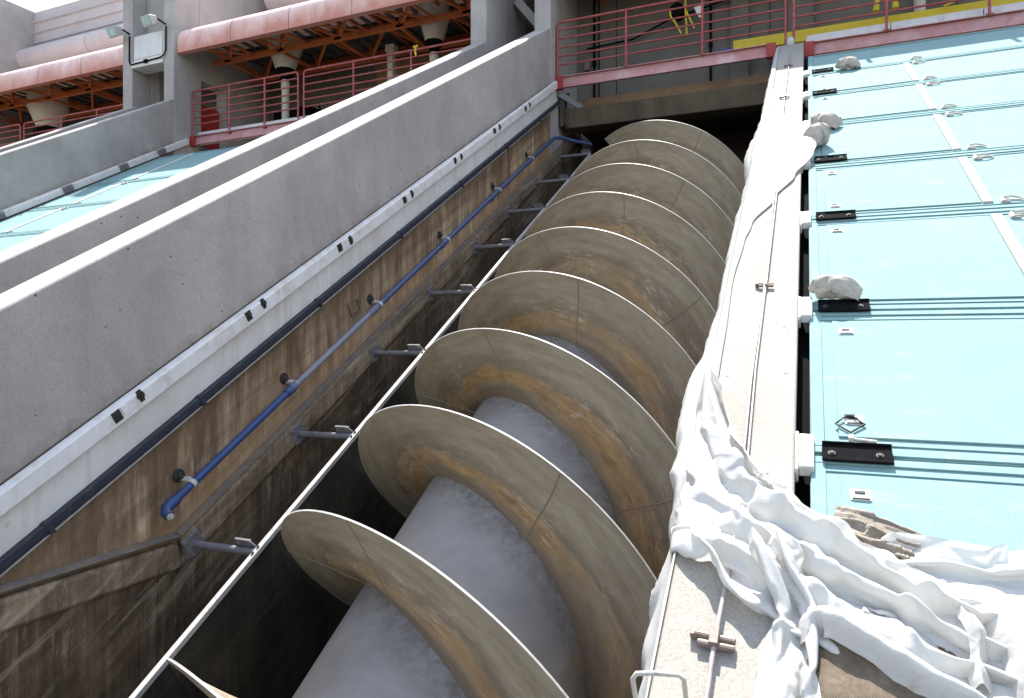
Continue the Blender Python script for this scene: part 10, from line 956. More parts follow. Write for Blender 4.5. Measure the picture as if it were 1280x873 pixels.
CLOTH['right'] = (46, 34, [
112,2,4,-4,-5,-1,-2,0,-2,-1,0,0,0,0,0,0,0,0,1,2,1,0,1,0,-1,0,-1,0,1,2,2,1,5,6,8,0,-3,1,1,0,-1,-1,2,1,0,0,0,0,0,0,0,0,0,0,0,0,-1,1,0,0,0,0,1,-1,0,0,-4,-1,8,-2,2,-1,0,1,-1,1,0,0,0,0,0,0,0,0,0,0,0,0,0,0,0,0,0,0,0,0,0,1,-1,0,1,-4,9,-6,-2,6,0,-3,3,1,0,0,0,0,0,0,0,0,0,0,0,0,0,0,0,0,0,0,1,-1,0,0,1,0,-1,0,4,2,0,1,-1,2,0,0,0,0,0,0,0,0,0,0,0,0,0,0,0,0,0,-1,2,-1,0,1,-1,0,0,0,0,1,3,4,0,0,1,-1,1,0,0,0,0,0,0,-1,1,0,0,0,0,0,0,0,0,0,0,1,-1,0,1,-1,0,1,0,-1,8,0,0,-3,3,1,-1,-1,1,0,0,0,0,0,-1,0,1,0,0,0,0,0,0,0,-1,1,0,0,0,1,0,-1,0,1,8,0,-1,1,-1,1,0,0,0,-1,0,1,0,0,0,0,-1,1,0,-1,1,0,0,0,0,-1,2,-1,0,0,0,1,0,-1,8,0,0,-1,1,-1,1,0,-1,1,0,-1,0,1,0,0,0,0,0,0,0,0,0,0,0,0,0,1,-1,0,0,0,0,1,8,0,0,-1,1,0,0,0,0,0,0,0,0,0,0,0,0,-1,1,0,0,0,0,0,0,0,-1,1,0,1,0,-1,1,0,8,0,0,0,-1,1,-1,0,1,0,0,0,0,0,0,0,0,0,0,1,-1,0,0,0,0,0,1,-1,1,-1,0,1,0,-1,7,0,0,0,1,-1,1,0,-1,0,0,0,1,0,0,0,0,0,0,0,-1,1,0,0,1,0,-1,1,-1,0,1,-1,1,0,7,0,0,1,-1,0,0,0,0,1,0,0,-1,1,0,0,0,0,-1,0,1,0,1,0,-1,0,1,0,0,0,-1,0,0,1,7,1,-1,0,1,0,0,0,0,-1,1,0,0,-1,1,0,0,0,0,0,0,0,0,0,0,1,-1,0,0,0,1,-1,0,0,8,-1,1,0,-1,1,-1,1,0,0,0,0,0,0,0,0,0,0,0,0,-1,1,0,0,0,0,0,0,0,0,-1,0,0,1,8,0,0,0,0,0,0,0,0,0,0,0,0,0,0,-1,1,0,0,-1,0,-1,2,0,0,-1,1,0,0,0,-2,1,1,-1,8,0,0,0,0,0,1,-1,0,0,0,0,0,0,-1,1,-1,1,0,0,0,0,-1,1,0,0,-1,0,1,0,0,-1,0,0,11,-1,0,0,0,0,-1,-1,0,1,-1,0,0,0,0,0,0,0,-1,0,1,-1,0,1,-1,0,1,0,0,-1,0,0,-1,1,8,1,0,0,0,-1,0,1,0,-1,0,0,0,0,0,0,0,0,0,0,0,0,0,-1,1,0,-1,0,0,0,-1,1,0,-1,9,0,0,-1,0,1,0,-1,0,1,0,0,0,0,-1,0,0,-1,-1,1,1,-1,0,0,0,-4,2,2,-1,-2,3,-1,-2,2,9,-1,0,1,0,-1,1,0,0,-1,0,0,0,0,0,0,0,0,0,-2,1,1,-1,0,-6,6,1,-1,-6,6,-1,0,0,-2,9,1,-1,0,0,0,-1,1,0,0,0,0,-1,0,0,0,0,-1,1,0,-1,1,0,-2,4,-4,-1,-6,6,-3,5,5,-1,2,9,-1,1,-1,0,1,0,-1,0,0,0,0,1,-1,0,0,0,0,0,0,-2,1,0,0,0,0,-3,3,-1,0,-1,0,2,-2,9,0,0,0,0,-1,1,0,0,-1,0,0,-1,1,1,-1,0,0,0,0,0,0,-1,0,0,1,0,0,-1,-6,-2,0,3,0,8,1,-1,0,1,0,-1,0,0,1,0,-1,1,-1,0,0,-1,1,0,0,0,-1,1,0,0,-1,0,0,0,1,-5,-5,-4,3,9,-1,0,1,-1,0,0,0,0,0,0,1,-2,1,0,0,0,0,0,0,0,0,-1,0,0,0,0,0,0,0,-1,-2,1,-5,8,0,1,-1,0,1,0,0,-1,0,0,-1,1,0,0,0,0,0,0,0,-1,0,1,-1,1,0,-1,0,0,0,0,-1,-2,-1,8,1,-1,0,0,0,0,0,0,0,-1,1,1,-1,0,0,0,0,0,0,0,0,-1,1,-1,0,0,0,0,0,0,0,-3,0,8,-2,1,0,1,0,0,0,0,0,0,0,0,0,0,0,0,0,0,0,0,0,0,-1,0,1,0,-1,0,0,0,0,1,-2,11,1,-2,0,-1,-1,0,0,0,0,0,0,0,0,0,0,0,0,0,0,0,-1,0,0,0,0,0,1,-1,0,0,1,-1,0,7,0,1,0,0,0,0,0,0,0,0,0,0,0,-1,0,1,0,0,0,0,0,-1,1,0,0,0,-1,0,0,1,-1,0,1,8,0,0,0,0,0,0,0,0,0,0,0,0,0,0,0,0,0,0,0,0,-1,1,-1,0,0,0,1,-1,0,-1,1,1,-1,8,0,0,0,0,0,0,0,0,0,0,0,0,0,0,0,0,0,0,0,0,0,-1,1,0,-1,1,-1,0,0,1,-1,0,0,8,0,0,0,0,0,0,0,0,-1,1,0,0,0,0,0,0,0,0,-1,1,0,0,-1,0,0,0,0,1,0,-1,0,0,0,8,0,0,0,0,0,0,0,0,-2,2,-1,1,-1,0,1,0,0,0,-1,0,0,1,-1,0,1,-1,0,0,0,-1,1,-1,2,8,0,-1,-1,0,-1,0,-1,0,3,-1,2,0,1,0,0,0,-2,0,0,-1,0,0,-1,2,0,0,0,1,0,2,0,0,-1,9,-1,0,0,0,0,0,0,0,0,0,0,0,0,0,-1,0,1,-1,1,-1,0,-2,3,-1,-1,-3,3,1,0,-1,1,1,0,13,-1,-1,-2,-2,1,0,1,0,-1,0,0,0,0,0,0,0,0,0,0,0,-1,1,0,-1,-1,0,-1,2,0,1,-1,0,0,7,0,0,0,0,0,1,-1,1,0,0,0,0,0,-1,1,-1,1,0,0,0,0,0,-1,1,1,3,-2,-4,0,0,0,2,-1,8,0,-1,1,-1,-1,1,1,0,0,0,-1,-2,2,1,0,0,0,0,0,0,0,0,0,0,-1,0,-1,1,0,1,0,-2,1,7,0,0,
0,1,-1,1,0,0,1,-1,-1,1,-1,1,0,0,0,0,-1,0,0,0,1,-1,0,-1,1,-2,2,0,1,0,0,8,-1,1,-1,0,0,0,1,0,0,-1,1,0,0,0,0,0,0,0,0,0,-1,0,0,0,0,0,0,1,0,-1,0,1,0,7,1,-1,0,0,0,-3,4,0,0,0,0,0,0,0,0,0,-1,1,-1,0,1,0,-1,0,0,0,0,0,1,0,0,-1,1,8,-1,0,1,-1,0,-2,-2,5,0,0,0,0,0,0,0,0,0,-1,1,0,0,-1,1,-1,0,0,1,0,0,0,-1,1,-1,7,0,0,0,0,0,-1,0,0,2,0,0,0,0,0,-1,1,0,0,0,0,0,0,-3,2,0,1,-1,1,0,0,0,0,0,7,0,0,0,0,0,0,-1,-1,2,1,0,0,0,0,0,0,0,0,0,-1,0,-1,1,0,-4,5,0,0,-1,1,0,0,0,841,-6,-2,-5,1,7,7,6,7,8,7,7,7,8,7,7,7,7,-6,-6,-5,7,7,7,6,6,7,7,7,7,7,1,-2,-2,2,-1,-5,2,4,0,-1,1,0,-3,0,0,0,-1,0,1,0,0,2,0,0,0,0,-2,1,0,0,0,0,0,-1,0,8,1,-1,0,1,3,0,0,-1,-1,-4,2,0,0,0,0,1,-1,0,0,3,-2,1,0,0,-1,-1,1,0,-1,0,0,1,0,-1,8,-1,6,3,-4,1,-5,2,-4,2,-1,0,0,0,0,-1,1,0,0,2,0,0,0,0,0,-1,0,0,0,0,0,-1,0,1,0,-7,2,10,0,-1,-3,0,0,-2,0,0,0,0,0,0,0,0,0,2,1,-1,0,0,0,-1,0,-1,0,0,0,0,1,1,0,-5,5,0,3,0,-3,0,0,0,-1,0,0,0,0,0,0,0,0,1,2,-1,-1,1,-1,1,-1,0,0,0,0,0,0,0,0,0,1,-1,6,-10,4,1,-1,0,-1,0,0,0,0,0,0,0,0,1,0,2,-1,0,1,-1,-2,1,-1,0,0,0,1,-1,1,-1,0,2,-3,1,1,0,1,-1,1,-1,-1,1,-1,0,0,0,0,1,2,-1,0,-1,-2,-1,3,0,1,-1,-1,-1,2,0,-1,0,0,-1,-2,3,1,-1,-1,2,-1,-2,2,-1,1,0,-1,0,-1,1,2,0,0,0,2,0,-4,0,1,-1,0,1,0,1,-1,0,0,0,1,0,-1,0,1,-3,1,0,0,0,0,0,0,0,0,0,2,0,0,0,0,-3,1,0,0,0,0,1,0,-1,0,-1,0,0,2,1,-2,-1,1,1,-2,1,-1,0,0,0,0,0,0,0,1,1,1,-1,-1,0,-1,0,0,-1,1,0,1,-2,0,0,0,0,0,1,-1,0,-1,2,0,-2,0,0,0,0,1,-1,0,0,-1,7,-6,1,0,1,-2,0,1,-1,0,-1,-1,3,-2,0,0,0,0,0,0,0,2,-2,-1,0,0,1,0,0,-1,0,-1,0,5,-3,0,0,-1,-2,2,0,0,-1,0,1,-2,0,1,0,0,-3,1,2,0,0,0,-1,1,-1,1,-1,0,0,0,0,0,0,0,1,0,-1,1,-1,0,0,-1,1,0,-1,-1,-1,1,-1,0,3,0,-2,0,0,0,0,-1,1,-1,0,0,0,0,0,0,0,0,-3,5,-2,0,-1,1,1,0,-1,0,-2,0,0,1,1,0,-1,-2,-1,3,0,0,1,-1,-1,1,-1,0,0,0,1,-1,0,-2,6,-8,3,1,0,2,-3,0,0,0,-2,1,0,0,-1,1,0,-1,0,2,-1,-2,1,2,-1,-1,0,0,0,-1,0,2,-1,3,-2,-1,-2,1,1,-1,2,-2,1,0,0,-2,0,0,-11,-1,2,6,-1,2,0,3,2,-3,0,1,0,0,-1,1,0,-1,1,0,-1,-1,0,0,2,-1,0,0,1,-1,-3,1,1,-1,2,-1,-1,-1,3,-3,0,1,0,-1,1,-1,0,1,0,0,0,-1,0,0,0,-1,0,1,1,-1,0,-1,1,0,-1,0,-1,0,-1,0,0,-2,1,2,-1,1,0,0,0,0,0,-1,1,0,0,3,-2,-5,4,-1,-1,-1,3,3,-7,3,1,-6,4,1,-2,0,-1,1,0,3,1,-1,-2,-1,-1,1,2,-3,1,0,0,1,-1,0,1,3,-6,1,0,2,0,-2,0,-2,-3,5,4,0,-3,-2,0,0,0,0,-1,1,0,0,0,0,0,0,0,0,0,0,0,0,0,2,-4,2,-1,-9,3,3,3,0,2,1,-2,2,1,2,0,0,0,-2,3,-2,1,0,0,1,0,0,0,0,0,-1,1,-2,2,0,3,-2,-5,5,0,0,3,-6,2,-6,0,-1,2,0,0,0,0,2,-2,1,-1,1,-2,3,-1,0,0,0,-1,0,0,1,-1,0,2,1,-1,0,0,0,-2,1,0,5,1,-1,-1,-1,0,0,0,0,0,1,0,-1,1,-2,0,1,1,-1,0,0,0,1,-1,0,2,0,0,0,0,0,-3,2,-7,2,1,3,2,-1,0,0,1,-1,1,-1,1,0,1,-1,0,0,-1,1,0,-1,0,0,1,-1,1,1,1,0,0,0,1,-3,2,0,1,0,0,2,1,0,-1,-1,0,2,-1,1,0,-1,2,1,-3,0,1,0,0,0,-1,1,0,2,-1,1,-1,-2,3,0,1,-1,0,1,0,1,0,0,-1,0,0,1,1,0,0,0,1,-2,0,0,0,1,0,-1,0,0,1,2,0,-1,-1,0,2,1,-1,1,-1,0,2,-1,-1,-2,-1,1,1,0,3,-1,-2,4,0,0,-2,1,0,0,-1,0,0,0,1,0,2,0,1,-2,0,2,0,-1,1,-1,0,1,-7,0,1,1,0,1,0,0,4,3,-3,1,0,-1,0,0,1,0,-1,0,-1,4,0,1,-1,0,-2,-1,4,-1,0,0,0,0,0,1,1,0,-1,0,0,0,0,-1,0,0,1,0,0,0,-1,0,0,0,2,-3,5,-1,0,-1,-2,3,0,0,0,1,-1,0,0,0,0,0,2,-1,0,0,-1,1,1,-1,0,-1,0,0,1,0,-1,0,0,3,-3,3,0,0,1,-1,1,0,0,-1,0,0,0,1,0,0,-1,1,-1,0,1,-1,-1,2,0,1,0,-1,-1,0,0,0,1,-1,2,0,0,2,-2,1,0,0,0,0,0,0,0,0,
0,0,1,-1,2,-1,-1,-2,1,1,1,0,0,0,-1,1,-1,0,0,3,0,0,-2,2,1,0,-1,0,0,0,1,-1,0,0,0,0,-1,1,0,2,1,2,-3,-3,2,-1,0,1,0,-2,1,-1,-1,1,3,1,0,-3,-2,3,1,1,0,0,0,0,5,-2,0,-1,1,-1,-1,0,1,-1,2,-2,-5,0,0,0,2,0,1,0,1,-1,0,-1,2,2,6,-2,-8,1,0,0,0,1,1,0,-1,1,-1,0,1,-1,0,-3,1,2,0,2,0,0,-2,2,-1,0,0,1,1,-2,1,1,-4,-2,7,-2,-1,1,0,-1,-5,2,0,-1,0,1,-1,0,0,4,2,-1,1,-1,0,0,1,0,0,0,0,0,0,0,1,1,1,1,-4,-1,1,0,-1,0,4,-1,0,0,1,-5,1,0,0,0,0,-1,2,0,0,0,1,-1,0,1,0,0,-1,1,-7,-1,3,3,4,1,-3,0,1,0,2,1,0,0,0,2,-6,1,-1,1,1,3,1,-4,0,-1,1,1,0,0,-1,0,0,-2,3,1,-1,-2,0,-1,3,0,0,1,4,-1,0,1,-1,1,-3,0,-1,0,-1,-1,2,3,-1,0,-1,0,0,0,1,-3,-1,3,2,-2,-2,1,0,3,-1,0,0,0,3,0,0,0,0,1,-2,-2,0,0,-1,2,-1,1,0,0,0,0,1,0,-2,3,0,-1,1,0,-1,0,0,-1,1,0,0,0,3,1,0,-1,-1,-2,7,-8,2,-1,0,-1,1,1,-1,1,0,0,0,0,1,0,0,1,1,-1,-1,1,0,-1,0,0,0,0,4,-1,0,0,1,0,2,2,-9,1,0,1,0,-1,1,0,0,0,2,-1,0,0,1,0,-1,0,0,0,0,0,0,0,0,0,3,0,1,-1,-2,3,1,0,-3,-2,1,0,-1,0,1,0,0,0,1,0,0,0,0,0,1,-4,4,-1,1,-1,-1,0,1,0,4,0,-1,1,0,-2,-1,4,0,-6,0,1,0,1,0,0,0,1,-1,0,1,0,1,0,0,3,-3,-2,1,0,0,0,-1,0,2,-3,6,-5,6,-2,0,-2,0,0,-2,0,0,1,1,-2,-1,2,5,-2,6,2,-2,-2,-4,-4,2,-1,-1,0,2,7,5,5,0,1,-7,12,-2,-1,3,0,-3,-5,4,-2,2,-1,-2,1,1,-1,1,0,0,0,1,-4,2,0,1,-2,1,0,1,0,-2,1,0,6,-2,0,-1,0,1,-3,-3,2,0,1,-1,-1,2,-1,1,-2,1,1,0,0,0,0,-1,1,-1,0,1,-1,0,0,1,-2,1,-8,10,-1,-4,9,-4,-2,1,-2,1,-1,-2,1,0,1,0,-1,1,0,0,2,0,0,-2,0,1,-1,-1,1,0,0,0,-2,-4,10,-4,-1,0,1,0,0,-2,1,-1,1,-1,0,-1,1,1,-1,-1,2,0,0,0,0,-1,0,0,0,1,-1,1,-1,0,-1,6,-9,-2,2,6,-1,0,0,0,-1,-1,-1,1,2,0,0,-2,0,-1,3,-1,0,1,-1,1,-2,1,-1,0,0,0,1,-1,-1,-2,1,1,-2,1,1,1,0,1,-2,0,1,-1,1,-2,-1,0,2,-1,0,1,1,0,1,0,-1,-1,0,-1,1,1,-1,0,0,-1,1,-1,2,0,0,1,0,-2,3,-6,3,0,0,-1,2,1,-1,-2,2,-1,0,1,-1,-2,5,-3,0,3,-3,1,-1,-1,1,-2,1,0,0,2,-1,1,0,1,-1,-1,-1,1,0,1,-2,2,-1,-1,1,0,0,1,1,0,-5,1,2,2,-1,-3,1,-1,3,0,0,1,0,-1,1,0,0,0,-1,0,0,1,-1,0,0,0,0,-1,0,1,0,0,0,0,0,-3,3,1,1,-3,-1,2,1,0,0,1,0,0,0,0,0,0,-1,1,-2,1,0,0,0,1,0,-1,0,0,-1,2,-1,0,-1,1,1,0,0,-1,-1,2,-1,0,2,-2,0,0,0,0,0,1,0,-1,2,-1,-1,0,0,1,0,-2,0,1,3,-3,1,-1,0,1,-1,0,3,-1,1,-3,1,1,-1,1,0,0,0,0,1,-1,0,-1,-1,0,0,0,2,-1,-2,5,-4,0,0,1,0,0,1,-1,0,1,0,1,1,-2,0,2,-4,4,-1,-1,0,1,0,0,0,0,0,-2,1,0,0,0,0,0,-1,0,1,1,-1,1,0,-2,1,-1,-1,3,1,0,-1,-3,6,-4,0,2,0,0,0,0,0,0,0,-1,0,0,1,-1,0,-2,2,0,-3,3,0,0,0,2,-3,1,-1,3,0,0,-1,0,-1,1,1,-1,0,1,0,0,-1,0,1,-1,-2,3,2,-3,0,0,2,-1,2,-4,1,1,1,-3,1,0,0,3,-1,0,-1,2,-2,0,0,1,-1,1,-1,0,1,0,-1,0,2,-1,1,-4,2,3,-5,1,-1,2,1,-1,-1,4,-3,-1,2,-1,1,0,1,0,-1,-4,-5,-1,0,-1,12,1,0,0,-1,0,-1,4,-5,5,-3,0,0,0,-1,1,0,-1,0,3,-2,0,1,0,0,1,0,4,-2,-3,3,-1,1,0,-1,0,0,0,-1,0,0,0,-1,2,0,-1,0,0,-1,0,1,0,0,0,0,-2,3,0,0,1,0,-3,0,4,1,0,-1,1,-1,0,-1,1,-1,0,2,-4,3,-1,3,-8,6,-2,0,1,-2,3,5,-10,3,-1,2,1,-1,4,-3,-2,5,1,-5,0,0,1,0,0,1,0,-2,1,-1,0,-1,1,1,0,-2,1,0,-1,4,5,-5,0,0,2,-3,-3,0,1,6,-1,0,-1,2,1,-1,1,0,0,-1,0,-1,2,1,1,-3,0,-2,2,-2,-1,2,1,9,-1,5,1,-1,0,2,-2,-4,0,-4,1,-2,0,3,-3,2,-1,0,0,1,0,0,-1,-3,3,0,-1,0,2,-2,2,-1,0,0,1,-1,3,-3,-5,2,2,2,-2,3,-1,0,2,-2,1,0,0,1,-1,1,-1,0,2,-2,-1,1,-1,0,3,-2,0,0,1,-1,-1,2,-3,0,3,-6,0,1,-1,-1,0,2,0,-2,1,-1,0,0,0,-1,1,1,0,-2,1,0,-3,2,2,-1,0,0,0,0,-1,1,-1,0,-11,1,-3,-1,2,-1,2,-1,-2,
2,-1,0,0,0,1,-1,0,0,-3,3,0,-2,3,0,-1,-1,0,1,0,1,0,-3,1,-1,2,-2,0,-2,-1,1,-2,-1,3,1,0,0,-1,0,0,0,1,2,-4,1,-1,0,2,-1,1,0,-1,0,0,0,0,-3,1,1,0,1,-1,-3,0,-1,3,-3,2,0,0,-2,1,-1,0,1,1,-3,1,0,-1,1,1,-1,0,0,0,1,0,-1,-3,1,2,-1,0,1,-2,0,-4,1,-4,8,-1,0,-1,0,-2,0,-1,1,0,1,-1,2,-4,4,-2,0,0,0,-1,1,0,0,1,-2,-1,2,-1,0,3,-2,0,-4,6,-10,-4,-2,-1,0,-2,1,11,3,-2,0,0,-2,3,1,-1,-1,1,0,1,-2,0,0,0,-1,-1,0,2,1,-2,1,-1,-1,-5,9,-1,-5,2,-1,0,1,0,0,-1,1,0,2,1,-5,2,0,0,0,-1,1,-1,0,0,0,-1,0,2,1,-1,0,0,0,1,-1,-1,1,-2,1,0,0,1,0,1,-2,1,1,-3,1,1,0,1,0,-1,0,1,-2,0,0,0,0,1,0,2,-1,-1,0,0,0,1,-1,1,-2,2,-2,0,-1,0,2,0,-1,3,-3,0,1,0,2,-1,-1,0,-1,-1,2,-1,0,3,0,-3,3,-2,0,2,-3,-2,5,-2,1,-3,2,0,-3,1,1,0,0,1,0,0,0,0,1,1,-2,-1,0,-1,1,0,0,2,0,1,-2,2,-1,0,-3,5,-1,0,0,0,-2,-2,5,-2,-3,3,3,-6,3,0,0,0,4,-1,0,-3,-1,0,-3,0,8,-1,-4,-1,4,0,-1,-3,8,1,1,1,0,1,0,-1,-2,0,-1,-4,-2,0,4,-6,8,-11,-1,-1,-1,1,-1,0,2,9,2,-9,-1,3,-1,2,5,1,0,0,0,0,0,0,0,1,-3,1,1,0,-3,4,-4,6,-3,-1,1,-2,-2,-2,4,2,3,3,-10,1,6,0,0,-1,-5,0,-7,-2,-2,-1,0,1,0,0,11,2,-1,0,0,0,-1,-1,1,0,-2,2,-2,1,1,2,3,-3,0,0,1,-1,-1,-4,0,-1,4,-1,-1,-2,3,-1,1,-2,0,1,0,1,-1,-3,2,-1,1,0,1,-3,2,1,-2,10,-1,-3,4,2,-11,-5,0,6,1,1,-3,0,0,0,0,4,-3,3,-2,0,2,1,-5,1,4,-1,-2,0,-1,0,1,1,2,-2,-1,-3,-2,1,0,2,2,-4,2,0,1,-1,2,-2,-2,-1,1,1,1,-2,0,3,2,-4,1,-1,1,0,-1,0,4,0,-2,-1,-4,-1,0,0,2,6,-5,3,-1,0,-1,3,-1,0,-3,-1,2,1,-1,-1,2,-3,3,1,-1,-1,0,1,-1,5,-6,0,1,-2,1,-2,1,4,-1,-1,4,-4,1,0,2,-4,0,6,-7,2,1,-2,1,1,-2,3,0,-1,-1,1,0,0,3,-3,-1,0,-2,1,-1,0,1,3,-1,0,-1,3,-1,0,-2,2,3,-4,1,-2,2,1,-2,0,0,0,1,1,-3,2,-1,1,1,-3,1,-1,2,-3,0,0,3,0,0,-1,1,-2,1,-1,2,0,-1,-4,4,-2,0,-3,4,1,1,-2,1,1,1,-2,-2,3,-1,0,0,0,-5,2,-1,4,3,-2,-1,2,-3,2,-1,0,-1,1,0,-1,6,-7,-1,-1,1,0,1,2,-2,3,-1,-1,2,2,-5,1,0,-4,1,0,8,-3,1,-2,0,0,-1,1,0,])
